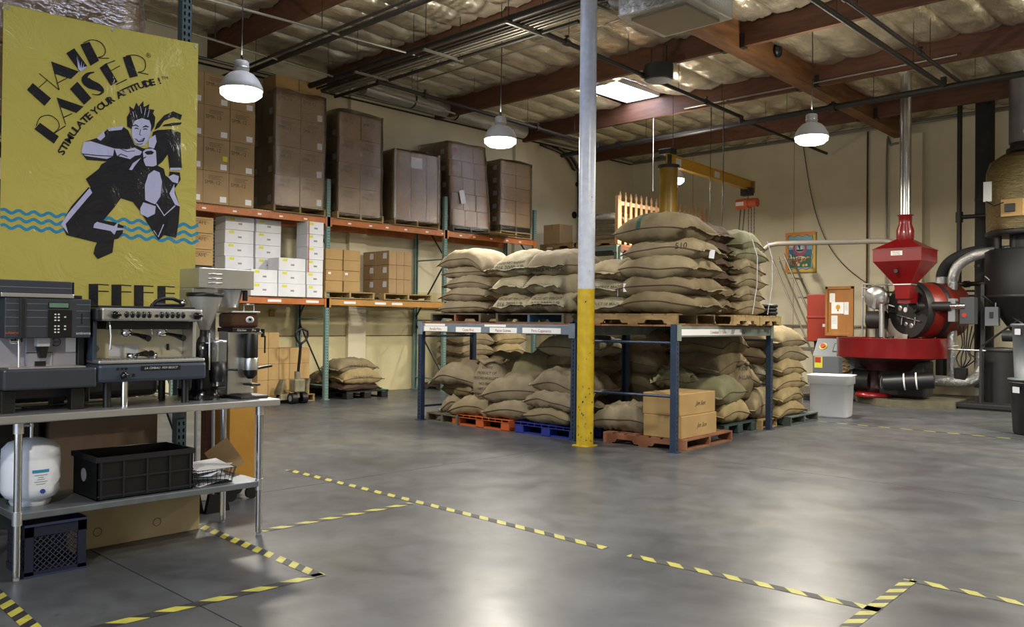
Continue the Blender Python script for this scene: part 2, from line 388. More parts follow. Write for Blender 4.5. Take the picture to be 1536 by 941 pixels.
for k in range(len(PUR)):
    y0 = PUR[k]+.07; y1 = (PUR[k+1]-.07) if k+1 < len(PUR) else YB-.02
    if y1 < 4: continue
    L = y1-y0; variants = [batt(L, SX*1.0, 20*k+s) for s in range(5)]
    zc = roofz((y0+y1)/2)-.05; n = int((XR-XL)/SX)
    for i in range(n+1):
        x = XL+SX*(i+.5); yc = (y0+y1)/2
        hit = [s for s in SKYL if x+SX*.35 > s[0] and x-SX*.35 < s[1] and y0 < (s[2]+s[3])/2 < y1]
        if hit:
            for a_, b_ in ((y0, hit[0][2]-.04), (hit[0][3]+.04, y1)):
                if b_-a_ > .4: part('insulation_batt', batt(b_-a_, SX, i+k*3), 'roof_foil', rc, (x, (a_+b_)/2, roofz((a_+b_)/2)-.05), (-math.atan(.03), 0, 0))
            continue
        o = part('insulation_batt', variants[random.randrange(5)], 'roof_foil', rc, (x, yc, zc), (-math.atan(.03), 0, 0))
for s in SKYL:
    # shaft of the skylight and its lit diffuser
    z0, z1 = roofz(s[3])-.06, roofz(s[2])+.0; mb = MB()
    mb.box(s[0], s[0]+.02, s[2], s[3], z0, z1).box(s[1]-.02, s[1], s[2], s[3], z0, z1).box(s[0], s[1], s[2], s[2]+.02, z0, z1).box(s[0], s[1], s[3]-.02, s[3], z0, z1)
    part('skylight_shaft', mb, 'lamp_white', rc)
    part('skylight_diffuser', box1(s[0]+.02, s[1]-.02, s[2]+.02, s[3]-.02, z1-.05, z1-.02), 'sky_glow', rc)
# beams
for i, y in enumerate(PUR):
    if y < 2: continue
    part('roof_beam', box1(XL, -7.06, y-.045, y+.045, zb(y), zb(y)+.42), 'beam_wood', rc)
    part('roof_beam', box1(-6.80, XR, y-.045, y+.045, zb(y), zb(y)+.42), 'beam_wood', rc)
    part('joist_hanger', MB().box(-6.8, -6.72, y-.06, y+.06, zb(y)-.02, zb(y)+.2).box(-7.14, -7.06, y-.06, y+.06, zb(y)-.02, zb(y)+.2), 'black_pipe', rc)
def sloped(mb, x0, x1, y0, y1, h0, h1):
    vs = [(x, y, zb(y)+h) for x in (x0, x1) for y in (y0, y1) for h in (h0, h1)]
    return mb.add(vs, [(0, 1, 3, 2), (4, 6, 7, 5), (0, 4, 5, 1), (2, 3, 7, 6), (0, 2, 6, 4), (1, 5, 7, 3)])
part('girder', sloped(MB(), -7.06, -6.80, YF, YB, -.02, .46), 'girder_wood', rc)
part('pipe_collar', MB().lathe([(.02, 0), (.11, 0), (.11, .05), (.05, .09), (.02, .09)], n=14), 'black', rc, (-6.79, 13.35, 6.03), (0, R_(90), 0))
part('junction_box', box1(-6.80, -6.72, 10.9, 11.1, 5.95, 6.12), 'black', rc)
def pipe(name, pts, r, m, label, cat='pipe', n=10, fit=(), group=None, fr=1.5):
    t = thing(name, label, cat, pts[0], group=group); o = Vector(pts[0])
    part('run', MB().tube([Vector(p)-o for p in pts], r, n), m, t)
    for f in fit:
        f = Vector(f)-o; ax = (Vector(pts[1])-Vector(pts[0])).normalized()
        part('fitting', MB().cyl(f-ax*r*2, f+ax*r*2, r*fr, n=n), m, t)
    return t
def drop(x, y, z0, z1, r=.004, m='black'): return MB().cyl((x, y, z0), (x, y, z1), r, n=5)
# ------------------------------------------------------------------ column
t = thing('steel_column', 'round steel column, white above and chipped yellow below, in the middle of the floor', 'column', (-6.33, 7.80, 0))
part('upper_shaft', MB().cyl((0, 0, 1.83), (0, 0, 6.4), .098, n=32), 'white_paint', t, label='white painted upper shaft')
part('lower_shaft', MB().cyl((0, 0, 0), (0, 0, 1.83), .100, n=32), 'yellow_paint', t, label='yellow painted lower shaft')
rnd = random.Random(3)
for nm, za, zz, cnt in (('paint_chips', .05, 3.4, 60),):
    mb = MB()
    for i in range(cnt):
        a = R_(rnd.uniform(-150, 50)); z = za+(zz-za)*rnd.random()**2.2; s_ = rnd.uniform(.004, .014) if z < 1.8 else rnd.uniform(.003, .007); r = .1005
        k = 6; vs = [(r*math.cos(a+s_/r*math.cos(q/k*6.283)*rnd.uniform(.5, 1)), r*math.sin(a+s_/r*math.cos(q/k*6.283)), z+s_*1.3*math.sin(q/k*6.283)*rnd.uniform(.5, 1)) for q in range(k)]
        mb.add(vs, [tuple(range(k))])
    part('paint_chip', mb, 'chip_dark', t, stuff=True)
part('base_plate', box1(-.105, .105, -.105, .105, 0, .012), 'yellow_paint', t)
# ------------------------------------------------------------------ hazard tape
def tape_run(p0, p1, label, w=.072, per=.185, gaps=(), ph=0., zz=.002):
    p0, p1 = Vector((*p0, 0)), Vector((*p1, 0)); d = (p1-p0); L = d.length; d.normalize(); n = Vector((-d.y, d.x, 0))
    def q(s, v): return p0 + d*s + n*(v-.5)*w + Vector((0, 0, zz))
    mb = MB(); s = -per*1.2+ph; k = 0
    while s < L+per:
        for mi, a0 in ((0, s), (1, s+per/2)):
            pts = [(a0+w, 0), (a0+per/2+w, 0), (a0+per/2, 1), (a0, 1)]
            pts = [(min(max(a, 0), L), v) for a, v in pts]
            if max(a for a, _ in pts)-min(a for a, _ in pts) < .003: continue
            if any(g0 < a0+per/4 < g1 for g0, g1 in gaps): continue
            mb.add([q(a, v) for a, v in pts], [(0, 1, 2, 3)], mi)
        s += per
    o = link('floor_tape', mb.mesh('floor_tape'), None); o.data.materials.append(MATS['tape_black']); o.data.materials.append(MATS['tape_yellow'])
    o['label'] = label; o['category'] = 'floor tape'; o['group'] = 'black and yellow hazard tapes on the floor'
mat('tape_black', '141311', .6, noise_scale=12, col2='232220'); mat('tape_yellow', 'a8a23a', .5, noise_scale=12, col2='8f8a38')
tape_run((-7.22, 4.42), (-3.36, 4.36), 'long black and yellow floor tape crossing the middle foreground', gaps=((2.9, 2.92),))
tape_run((-3.16, 4.34), (-1.66, 4.42), 'black and yellow floor tape with torn ends continuing the long run to the right corner')
tape_run((-5.25, 4.32), (-5.26, 3.02), 'thin-looking floor tape from the table leg to the long tape', per=.2)
tape_run((-1.68, 4.05), (-1.74, 5.07), 'short hazard tape forming the step at lower right', per=.16)
tape_run((-1.74, 5.07), (.2, 5.06), 'hazard tape running off the right edge from the step')
tape_run((-5.72, 2.79), (-4.12, 2.73), 'hazard tape in front of the table under the right leg', per=.15, gaps=((1.02, 1.10),))
tape_run((-4.13, 2.76), (-4.14, 1.3), 'hazard tape running from its corner to the bottom edge, left of centre', per=.23)
tape_run((-5.2, 1.36), (-3.6, 1.30), 'hazard tape in the bottom left corner of the photo', per=.15)
tape_run((-5.70, 12.36), (-1.5, 12.44), 'thin distant hazard tape before the roaster', w=.035, per=.3)
# ------------------------------------------------------------------ high bay lamps
def lamp_proto(loc, label):
    t = thing('high_bay_lamp', label, 'lamp', loc, group='round high bay lamps')
    part('reflector', MB().lathe([(.245, 0), (.25, .015), (.235, .06), (.19, .14), (.14, .19), (.085, .215), (.08, .215), (.13, .18), (.18, .13), (.225, .05), (.235, .012), (.245, 0)], n=32), 'lamp_white', t)
    part('lens', MB().lathe([(.001, -.12), (.10, -.115), (.18, -.095), (.235, -.05), (.24, .0), (.238, .02)], n=32), 'lens_glow', t)
    part('ballast', MB().lathe([(.075, .21), (.085, .22), (.085, .33), (.07, .345), (.03, .35)], n=20), 'lamp_white', t)
    h = part('hook', MB().tube([(0, 0, .35), (.02, 0, .38), (0, 0, .41), (-.02, 0, .39)], .008, 6), 'black', t)
    part('ring', MB().lathe([(.087, .25), (.092, .26), (.087, .27)], n=20), 'steel', t)
    return t
def light_lamp(t, x, y, z, top):
    part('cord', MB().tube([(0, 0, .4), (.01, 0, (top-z)*.6), (0, 0, top-z)], .007, 6), 'black', t)
    ld = bpy.data.lights.new('lamp', 'AREA'); ld.shape = 'DISK'; ld.size = .44; ld.energy = LAMP_W; ld.color = (1, .93, .80)
    lo = bpy.data.objects.new('lamp_light', ld); COL.objects.link(lo); lo.location = (x, y, z-.16)
    lu = bpy.data.lights.new('lamp_up', 'AREA'); lu.shape = 'DISK'; lu.size = .16; lu.energy = LAMP_W*.13; lu.color = (1, .93, .80)
    lo = bpy.data.objects.new('lamp_uplight', lu); COL.objects.link(lo); lo.location = (x, y, z+.42); lo.rotation_euler = (math.pi, 0, 0)  # extra upward disc, added to lift the brightness of the roof foil
lamps = [(-9.26, 4.98, 4.12, 'glowing high bay lamp just right of the yellow banner, nearest of the lit lamps'), (-9.05, 9.08, 4.17, 'glowing high bay lamp in front of the last wrapped cartons'),
         (-5.68, 12.3, 4.25, 'glowing high bay lamp on a long cord near the red roaster'), (-3.0, 6.6, 4.3, 'unseen high bay lamp added for light over the open floor'), (-1.6, 11.8, 4.3, 'unseen high bay lamp added for light at the right'), (-9.75, 14.75, 4.37, 'distant high bay lamp half hidden behind the crane post'), (-1.9, 15.8, 4.3, 'unseen high bay lamp added for light by the back wall'), (-1.6, -.8, 4.3, 'unseen high bay lamp added for light behind the camera')]  # the lamps out of view are added to brighten the hall
L0 = lamp_proto(lamps[0][:3], lamps[0][3]); copies = [L0]+[again(L0, l[:3], 0, l[3]) for l in lamps[1:]]
for o, l in zip(copies, lamps): light_lamp(o, l[0], l[1], l[2], zb(l[1])+.35)
# ------------------------------------------------------------------ racks
def punched(h, w=.078, d=.07, pitch=.0508, mat_='rack_teal', slots=False, z0=0):
    """upright post: channel whose front is punched with two columns of holes"""
    mb = MB(); y = 0
    hx = [(-.024, -.010), (.010, .024)] if not slots else [(-.006, .006)]
    xs_ = [-w/2]+[v for p in hx for v in p]+[w/2]; n = int((h-z0)/pitch); zz = z0
    for i in range(0, len(xs_)-1, 2): mb.add([(xs_[i], 0, z0), (xs_[i+1], 0, z0), (xs_[i+1], 0, h), (xs_[i], 0, h)], [(0, 1, 2, 3)])
    for a, b_ in hx:
        for k in range(n):
            z1 = z0+k*pitch; mb.add([(a, 0, z1), (b_, 0, z1), (b_, 0, z1+pitch*.45), (a, 0, z1+pitch*.45)], [(0, 1, 2, 3)])
        mb.add([(a, 0, z0+n*pitch), (b_, 0, z0+n*pitch), (b_, 0, h), (a, 0, h)], [(0, 1, 2, 3)])
        mb.add([(a-.002, .012, z0), (b_+.002, .012, z0), (b_+.002, .012, h), (a-.002, .012, h)], [(0, 1, 2, 3)], 1)
    mb.box(-w/2, -w/2+.003, 0, d, z0, h).box(w/2-.003, w/2, 0, d, z0, h).box(-w/2, -w/2+.02, d-.003, d, z0, h).box(w/2-.02, w/2, d-.003, d, z0, h)
    # side slots as dark recesses
    me = mb.mesh('upright_post'); me.materials.append(MATS[mat_]); me.materials.append(MATS['black']); return me
def wire_deck(L, D):
    mb = MB(); y = .03
    n = int(L/.05)
    for i in range(n+1): x = L*i/n; mb.box(x-.003, x+.003, 0, D, -.003, .003)
    for j in range(9): yy = D*j/8; mb.box(0, L, yy-.003, yy+.003, .003, .009)
    for i in range(n+1): x = L*i/n; mb.box(x-.003, x+.003, -.012, -.006, -.035, .003)
    return mb.mesh('wire_deck')
def rack(name, label, loc, rz, bays, depth, levels, h, mp, mbm, deck='wire', braces=(), beam_h=.11, slots=False, post_hs=None, beam_mats=None, group=None, feet=True, no_front=()):
    t = thing(name, label, 'rack', loc, rz, group); xs_ = [0]
    for b_ in bays: xs_.append(xs_[-1]+b_)
    pm = punched(h, mat_=mp, slots=slots); frame_made = {}
    for i, x in enumerate(xs_):
        pf = part('upright_post', pm, None, t, (x, 0, 0)); pb = part('upright_post', pm, None, t, (x, depth, 0), (0, 0, math.pi))
        if feet:
            part('foot_plate', box1(x-.055, x+.055, -.03, .10, 0, .008), mp, t); part('foot_plate', box1(x-.055, x+.055, depth-.10, depth+.03, 0, .008), mp, t)
        for k, (z0, z1) in enumerate(braces):
            part('brace', MB().cyl((x, .04, z0), (x, depth-.04, z1), .017, n=6), mp if z0 == z1 else ('brace_dark' if mp != 'rack_blue' else mp), t)
    for bi, L in enumerate(bays):
        for li, z in enumerate(levels):
            if (bi, li) in no_front: continue
            bm_ = (beam_mats or {}).get((bi, li), mbm); x0, x1 = xs_[bi]+.039, xs_[bi+1]-.039
            fb = MB().bev(x0, x1, -.004, .046, z-beam_h, z, .006)
            o = part('beam', fb, bm_, t)
            part('connector', box1(x0-.07, x0+.03, -.012, -.004, z-beam_h-.04, z+.02), bm_, o); part('connector', box1(x1-.03, x1+.07, -.012, -.004, z-beam_h-.04, z+.02), bm_, o)
            part('beam', box1(x0, x1, depth-.046, depth+.004, z-beam_h, z), bm_, t)
            if deck == 'wire': part('wire_deck', wire_deck(L-.09, depth-.02), 'wire', t, (x0, .01, z+.006))
            else:
                nb = 7
                for q in range(nb): part('deck_board', box1(x0, x1, depth*q/nb+.004, depth*(q+1)/nb-.004, z, z+.018), 'pallet_red', t)
    return t, xs_
mat('beam_pale', 'b0803c', .5, noise_scale=5, col2='a07436')
# long rack on the left wall
LR, _ = rack('pallet_rack', 'tall teal and orange pallet rack along the left wall', (-13.10, 5.96, 0), R_(90), [2.82, 2.82, 2.70], .98, [1.815, 3.275], 3.98, 'rack_teal', 'rack_orange',
             braces=((.25, .25), (.3, 1.4), (1.45, 1.45), (2.6, 1.5), (2.7, 2.7), (2.75, 3.8)), beam_mats={(1, 0): 'beam_pale', (2, 0): 'beam_pale'})
mb = MB()
rnd = random.Random(1)
lab = MB().box(-.035, .035, -.0055, -.0045, -.014, .014).mesh('shelf_tag')
for x in (3.0+.0, ): pass
for z in (3.215,):
    for i in range(17): part('shelf_tag', lab, 'label_white', LR, (.5+i*.46+rnd.uniform(-.05, .05), -.001, z))
lab2 = MB().box(-.13, .13, -.0055, -.0045, -.022, .022).mesh('shelf_label')
for x in (1.75, 2.5, 3.3, 4.0, 4.4): part('shelf_label', lab2, 'label_white', LR, (x, -.001, 1.76))
# blue racks in the middle of the floor
B1, _ = rack('low_rack', 'low dark blue rack with a grey labelled beam, left of the column', (-9.60, 8.02, 0), 0, [2.90], 1.10, [1.405], 1.43, 'rack_blue', 'beam_grey', deck='boards', slots=True, braces=((1.22, 1.22), (.2, .2)), beam_h=.12)
B2, _ = rack('low_rack', 'low dark blue rack whose corner post stands right of the column', (-5.285, 8.13, 0), R_(96.1), [2.80], 1.20, [1.405], 1.43, 'rack_blue', 'beam_green_grey', deck='boards', slots=True, braces=((1.22, 1.22), (.62, .62)), beam_h=.12)
def beam_label(t, x0, x1, txt, z=1.335, h=.07, m='rust_ink'):
    o = part('beam_label', box1(x0, x1, -.0065, -.005, z-h/2, z+h/2), 'label_white', t)
    text_on(o, txt, h*.75, ((x0+x1)/2, -.0065, z), (0, -1, 0), m)
for a, b_, tx, z in ((.1, .60, 'Amelia Peru', 1.33), (.78, 1.28, 'Costa Rica', 1.325), (1.45, 1.95, 'Papua Guinea', 1.325), (2.05, 2.7, 'Peru Cajamarca', 1.33)): beam_label(B1, a, b_, tx, z)
beam_label(B1, .12, .55, '', 1.385, .03); beam_label(B1, 1.35, 1.75, '', 1.385, .03)
beam_label(B2, .35, 1.75, 'Colombian        Lodo', 1.34)
beam_label(B2, .05, .35, '', 1.34)
# rack further back carrying the fence and the sacks
MR, _ = rack('storage_rack', 'grey green storage rack beyond the sacks, carrying the picket fence', (-13.35, 14.55, 0), 0, [2.33], 1.15, [3.08], 3.10, 'beam_green_grey', 'beam_green_grey', deck='boards', slots=True, braces=((.5, 1.5), (2.6, 2.6)), beam_h=.10)
MR2, _ = rack('fence_shelf', 'second grey green storage rack under the picket fence', (-10.92, 14.62, 0), R_(90), [3.6], .03+.06, [3.08], 3.06, 'beam_green_grey', 'beam_wood', deck='boards', slots=True, braces=((.5, 1.5), (2.6, 2.6)), beam_h=.10)
# rack behind the banner
NR, _ = rack('banner_rack', 'dark teal rack carrying the yellow banner behind the espresso table', (-6.27, .1, 0), R_(90), [2.82], 1.0, [.16, .84, 2.75], 4.4, 'rack_dark_teal', 'brace_dark', braces=((.5, 1.5), (1.6, 1.6), (2.6, 1.7)), beam_h=.11) if mat('rack_dark_teal', '33484a', .5, noise_scale=6, col2='2b3d40') else None
# ------------------------------------------------------------------ pallets
_pal = {}
def pallet(label, x, y, z, rz=0, m='pallet_wood', L=1.15, W=1.02, name='wooden_pallet', group=None, m2=None):
    """stringers run along local x; origin at the middle of the underside"""
    k = (m, L, W, m2)
    if k in _pal: return again(_pal[k], (x, y, z), rz, label, group)
    t = thing(name, label, 'pallet', (x, y, z), rz, group); H = .125
    for i, yy in enumerate((-W/2+.02, 0, W/2-.02)):
        prof = [(-L/2, .016), (-L/2+.16, .016), (-L/2+.19, .055), (-L/2+.40, .055), (-L/2+.43, .016), (L/2-.43, .016), (L/2-.40, .055), (L/2-.19, .055), (L/2-.16, .016), (L/2, .016), (L/2, .108), (-L/2, .108)]
        part('stringer', MB().prism(prof, yy-.019, yy+.019, 'y'), m if not (m2 and i == 1) else m2, t)
    rnd = random.Random(int(L*100))
    n = 7; bw = L/n*.80
    bd = box1(-bw/2, bw/2, -W/2, W/2, .108, .125).mesh('top_board')
    for i in range(n): part('top_board', bd, m, t, (-L/2+bw/2+(L-bw)*i/(n-1), 0, rnd.uniform(-.001, .002)))
    bb = box1(-bw/2, bw/2, -W/2, W/2, 0, .016).mesh('bottom_board')
    for i in (0, .5, 1): part('bottom_board', bb, m, t, (-L/2+bw/2+(L-bw)*i, 0, 0))
    _pal[k] = t; return t
def plastic_pallet(label, x, y, z, rz=0, m='plastic_blue', L=1.1, W=1.05):
    t = thing('plastic_pallet', label, 'pallet', (x, y, z), rz)
    deck = MB(); n = 9
    for i in range(n): deck.box(-L/2+L*i/n+.008, -L/2+L*(i+1)/n-.008, -W/2, W/2, .115, .14)
    deck.box(-L/2, L/2, -W/2, -W/2+.05, .105, .138).box(-L/2, L/2, W/2-.05, W/2, .105, .138)
    part('deck', deck, m, t)
    for a in (-1, 0, 1):
        for b_ in (-1, 0, 1): part('foot_block', MB().bev(a*(L/2-.08)-.075, a*(L/2-.08)+.075, b_*(W/2-.08)-.075, b_*(W/2-.08)+.075, 0, .118, .012), m, t)
    for a in (-1, 0, 1): part('runner', box1(-L/2+.01, L/2-.01, a*(W/2-.08)-.06, a*(W/2-.08)+.06, .0, .02), m, t)
    return t
# ------------------------------------------------------------------ cartons
_cm = {}
def carton(label, x, y, z, sx, sy, sz, m='carton', group=None, rz=0, prt=None, lab=None, tape='tape', name='carton', tilt=0):
    """centre x, y; underside z. Local +X is the printed front, -Y the side seen from the aisle"""
    t = thing(name, label, 'box', (x, y, z), rz, group)
    if tilt: t.rotation_euler[1] = tilt
    k = ('b', sx, sy, sz)
    if k not in _cm:
        _cm[k] = MB().bev(-sx/2, sx/2, -sy/2, sy/2, 0, sz, .007).mesh('body')
        _cm[('t',)+k] = MB().box(-.025, .025, -sy/2-.0012, -sy/2, sz*.72, sz-.004).box(-.025, .025, -sy/2, sy/2, sz-.001, sz+.0012).mesh('tape')
        _cm[('s',)+k] = MB().box(-sx/2+.006, sx/2-.006, -.003, .003, sz-.0005, sz+.0008).mesh('flap_seam')
    me = _cm[k]
    if me.materials and me.materials[0].name != m:
        kk = k+(m,)
        if kk not in _cm: c = me.copy(); c.materials.clear(); _cm[kk] = c
        me = _cm[kk]
    b_ = part('body', me, m, t)
    if tape: part('tape', _cm[('t',)+k], tape, t, (0, 0, 0))
    part('flap_seam', _cm[('s',)+k], 'carton_dark', t)
    if prt:
        text_on(b_, prt, .085, (sx/2, -sy*.14, sz*.66), (1, 0, 0), 'print_brown', name='printing')
        if 'l' not in _cm:
            _cm['l'] = MB().box(0, .001, -.09, .16, -.003, .003).box(0, .001, -.09, .10, -.028, -.022).box(0, .001, -.09, .13, -.052, -.047).mesh('printed_lines')
        part('printed_lines', _cm['l'], 'print_brown', b_, (sx/2+.0005, -sy*.10, sz*.86), stuff=False)
    if lab:
        face, u, v, wd, ht, lm = lab
        q = MB().box(0, .0012, -wd/2, wd/2, -ht/2, ht/2)
        if face == 'x': part('shipping_label', q, lm, t, (sx/2, u*sy/2, sz*v))
        else: part('shipping_label', q, lm, t, (u*sx/2, -sy/2, sz*v), (0, 0, -math.pi/2))
    return t
mat('print_brown', '4c3826', .8)
rnd = random.Random(11)
ORD = ['bottom', 'second', 'third', 'fourth', 'fifth', 'top', 'seventh']
def wrap(x0, x1, y0, y1, z0, z1, label, m='stretch_film', seed=1, lean=0, taper=.0, top=True):
    """stretch film pulled round a stack, wrinkled"""
    n = 15; per = []
    def side(a, b_, k): return [(a[0]+(b_[0]-a[0])*i/k, a[1]+(b_[1]-a[1])*i/k) for i in range(k)]
    c = [(x1, y0), (x1, y1), (x0, y1), (x0, y0)]
    for i in range(4): per += side(c[i], c[(i+1) % 4], 9)
    vs = []; K = len(per)
    for j in range(n+1):
        f = j/n
        for i, (x, y) in enumerate(per):
            q = noise.noise(Vector((x*3, y*3+z0*2, f*5+seed)))*.016+noise.noise(Vector((x*9, y*9, f*16+seed)))*.008
            mx, my = (x0+x1)/2, (y0+y1)/2; d = Vector((x-mx, y-my, 0)).normalized()
            s_ = 1-taper*f
            vs.append((mx+(x-mx)*s_+d.x*(.018+q), my+(y-my)*s_+d.y*(.018+q)-lean*f, z0+(z1-z0)*f+(noise.noise(Vector((x*2, y*2, seed)))*.05 if j == n else 0)))
    fs = [(j*K+i, j*K+(i+1) % K, (j+1)*K+(i+1) % K, (j+1)*K+i) for j in range(n) for i in range(K)]
    if top: vs.append(((x0+x1)/2, (y0+y1)/2-lean, z1+.01)); t_ = len(vs)-1; fs += [(n*K+i, n*K+(i+1) % K, t_) for i in range(K)]
    me = MB().add(vs, fs, 0, True)
    return single('stretch_wrap', me, m, label, 'plastic film')
def stack(desc, xf, y0, z0, cols, rowh, rows, dep, m='carton', prt=None, lab=None, group=None, back=True, lean=0, col_rows=None, lab_side=None, gap=.006):
    y = y0
    for c, cw in enumerate(cols):
        nr = col_rows[c] if col_rows else rows
        for r in range(nr):
            for d in range(2 if back else 1):
                if d == 1 and c > 0 and r < nr-1: continue
                l_ = lab if d == 0 else None
                if lab_side and c == 0: l_ = lab_side
                rn = 'top' if r == nr-1 else ORD[r]; cn = ('left', 'middle', 'right')[c] if len(cols) == 3 else ('left', 'right')[c % 2]
                lb = f"{desc}, {rn} row, {cn} column{', rear' if d else ''}"
                carton(lb, xf-dep/2-d*(dep+gap)-rnd.uniform(0, .012), y+cw/2-lean*r+rnd.uniform(-.004, .004), z0+r*(rowh+.002), dep, cw-gap, rowh, m, group, rnd.uniform(-.008, .008), prt if d == 0 else None, l_)
        y += cw
SH = 3.292; SL = 1.832
stack('printed brown carton in the unwrapped stack by the banner', -13.05, 5.93, SH, [.45, .45, .45], .525, 4, .46, 'carton', 'SMR-12', ('x', .55, .16, .11, .09, 'label_white'), 'printed cartons of the unwrapped stack')
part('sticker', MB().prism([(.06*math.cos(a*.785)*(1 if a % 2 else .7), .06*math.sin(a*.785)*(1 if a % 2 else .7)) for a in range(8)], 0, .002, 'x'), 'label_yellow', [o for o in bpy.data.objects if o.get('label') == 'printed brown carton in the unwrapped stack by the banner, second row, middle column'][0], (.24, .14, .22))
pallet('worn pallet under the second carton stack on the orange shelf', -13.56, 8.17, SH, 0, 'pallet_wood', 1.0, 1.05)
stack('printed carton in the half wrapped second stack', -13.06, 7.67, SH+.127, [.49, .49], .50, 4, .48, 'carton', 'SMR-12', ('x', .6, .2, .10, .11, 'label_white'), 'cartons of the second stack', lab_side=('y', .3, .22, .12, .11, 'label_white'))
stack('carton on the film of the second stack', -13.16, 7.72, SH+.127+2.01, [.46, .46], .24, 1, .44, 'carton_light', None, None, 'loose cartons on the second stack', back=False)
wrap(-14.02, -13.06, 7.67, 8.65, SH+.10, SH+2.12, 'clear stretch film torn open at the top of the second carton stack', 'stretch_film', 3)
pallet('pale pallet under the tall third stack on the orange shelf', -13.56, 9.46, SH, 0, 'pallet_pale', 1.0, 1.05)
stack('carton inside the shiny film of the third stack', -13.08, 8.98, SH+.127, [.475, .475], .455, 4, .48, 'carton', 'SMR-12', None, 'cartons of the third stack', lab_side=('y', .3, .22, .12, .11, 'label_white'))
wrap(-13.99, -13.07, 8.97, 9.94, SH+.06, SH+2.00, 'glossy stretch film around the third carton stack, highlights on its right', 'stretch_film', 5)
# fourth load: one big strapped crate of sheets
pallet('pallet under the strapped crate on the orange shelf', -13.56, 10.82, SH, 0, 'pallet_wood', 1.0, 1.16)
t = thing('strapped_carton', 'large single wrapped carton with dark straps and pale corner boards', 'box', (-13.54, 10.81, SH+.127))
part('body', MB().bev(-.46, .46, -.56, .56, 0, 1.33, .01), 'carton_light', t)
for y in (-.16, .24): part('strap', box1(.460, .464, y-.008, y+.008, 0, 1.33), 'black', t)
for y in (-.565, .545): part('corner_board', box1(.45, .470, y, y+.04, 0, 1.36), 'label_white', t)
part('shipping_label', box1(.462, .465, .0-.16, .12, 1.02, 1.24), 'label_white', t)
part('end_panel', box1(-.40, .40, -.563, -.56, .05, 1.25), 'carton', t)
wrap(-14.02, -13.06, 10.24, 11.39, SH+.09, SH+1.48, 'stretch film pulled tight round the strapped carton', 'stretch_film', 8)
pallet('pallet under the leaning fifth stack', -13.56, 12.28, SH, 0, 'pallet_grey', 1.0, 1.05)
stack('reddish carton in the leaning fifth stack', -13.10, 11.78, SH+.127, [.35, .35, .35], .335, 5, .46, 'carton_red', None, None, 'cartons of the leaning fifth stack', lean=.035, lab_side=('y', .2, .5, .11, .10, 'label_white')) if mat('carton_red', 'a17d5c', .75, noise_scale=2.5, col2='947050') else None
part('red_stamp', box1(.23, .2315, -.06, .06, .15, .25), 'label_red', [o for o in bpy.data.objects if o.get('label', '').startswith('reddish carton in the leaning fifth stack, top row, left column') and 'rear' not in o['label']][0])
wrap(-14.02, -13.08, 11.78, 12.84, SH+.06, SH+1.84, 'stretch film round the leaning fifth stack of reddish cartons', 'stretch_film', 12, lean=.17, taper=.02)
single('paper_sheet', box1(0, .002, -.07, .07, -.14, .14), 'label_white', 'small paper slip stuck at a tilt on the film of the leaning stack', 'paper', (-13.045, 12.0, SH+.72), (R_(15), 0, 0))
pallet('lower pallet under the sixth stack at the rack end', -13.56, 13.63, SH, 0, 'pallet_pale', 1.0, 1.0)
pallet('upper pallet under the sixth stack at the rack end', -13.56, 13.63, SH+.126, 0, 'pallet_grey', 1.0, .98)
stack('carton in the sixth wrapped stack by the rack end', -13.09, 13.16, SH+.254, [.48, .48], .28, 5, .44, 'carton', None, None, 'cartons of the sixth stack', lab_side=('y', .2, .5, .12, .10, 'label_white'))
wrap(-14.02, -13.08, 13.15, 14.13, SH+.15, SH+1.70, 'glossy stretch film round the sixth stack by the end post', 'stretch_film', 15)
single('cardboard_sheet', MB().box(-.32, .32, -.45, .45, 0, .006), 'carton', 'flat cardboard sheet sticking out between the last two wrapped stacks', 'cardboard', (-12.93, 12.95, SH+.012), (0, R_(3), R_(6)))
# lower level: white cartons
W_ = .222
def wcol(desc, xf, y0, wd, nrow, dep=.36, r0=0):
    for r in range(r0, nrow):
        rn = 'top' if r == nrow-1 else ORD[r]
        lb = f'white carton with yellow sticker, {rn} row of {desc}'
        t = carton(lb, xf-dep/2-rnd.uniform(0, .02), y0+wd/2, SL+r*(W_+.002), dep, wd-.01, W_, 'carton_white', 'white cartons on the lower shelf', rnd.uniform(-.03, .03), None, ('x', -.55, .82, .09, .045, 'label_yellow'), None)
        part('print_block', MB().box(.18, .1812, -.03, .04, .09, .12), 'grey_paint', t, (dep/2-.18, 0, 0))
wcol('the front left pile', -13.04, 7.24, .50, 2); wcol('the front middle pile', -13.04, 7.75, .54, 3); wcol('the front right pile', -13.04, 8.31, .34, 6)
wcol('the rear left pile', -13.46, 6.98, .54, 6); wcol('the rear middle pile', -13.46, 7.55, .50, 6); 
single('red_strap', box1(0, .002, -.008, .008, 0, .9), 'label_red', 'thin red strap down the front right pile of white cartons', 'strap', (-13.03, 8.33, SL+.44))
pallet('pallet under the small brown cartons of the lower shelf', -13.56, 9.25, SL, 0, 'pallet_pale', .98, 1.1)
for c in range(2):
    for r in range(4):
        carton(f"small brown carton on the lower shelf, {['bottom', 'second', 'third', 'top'][r]} row, {['left', 'right'][c]} column", -13.25-rnd.uniform(0, .02), 8.90+c*.385, SL+.127+r*.192, .36, .37, .19, 'carton_light', 'small cartons beside the shelf post', rnd.uniform(-.04, .04), None, ('x', -.6, .7, .06, .04, 'label_white') if r == 1 else None)
pallet('pallet under the labelled cartons near the bare wall', -13.56, 10.62, SL, 0, 'pallet_pale', .98, 1.2)
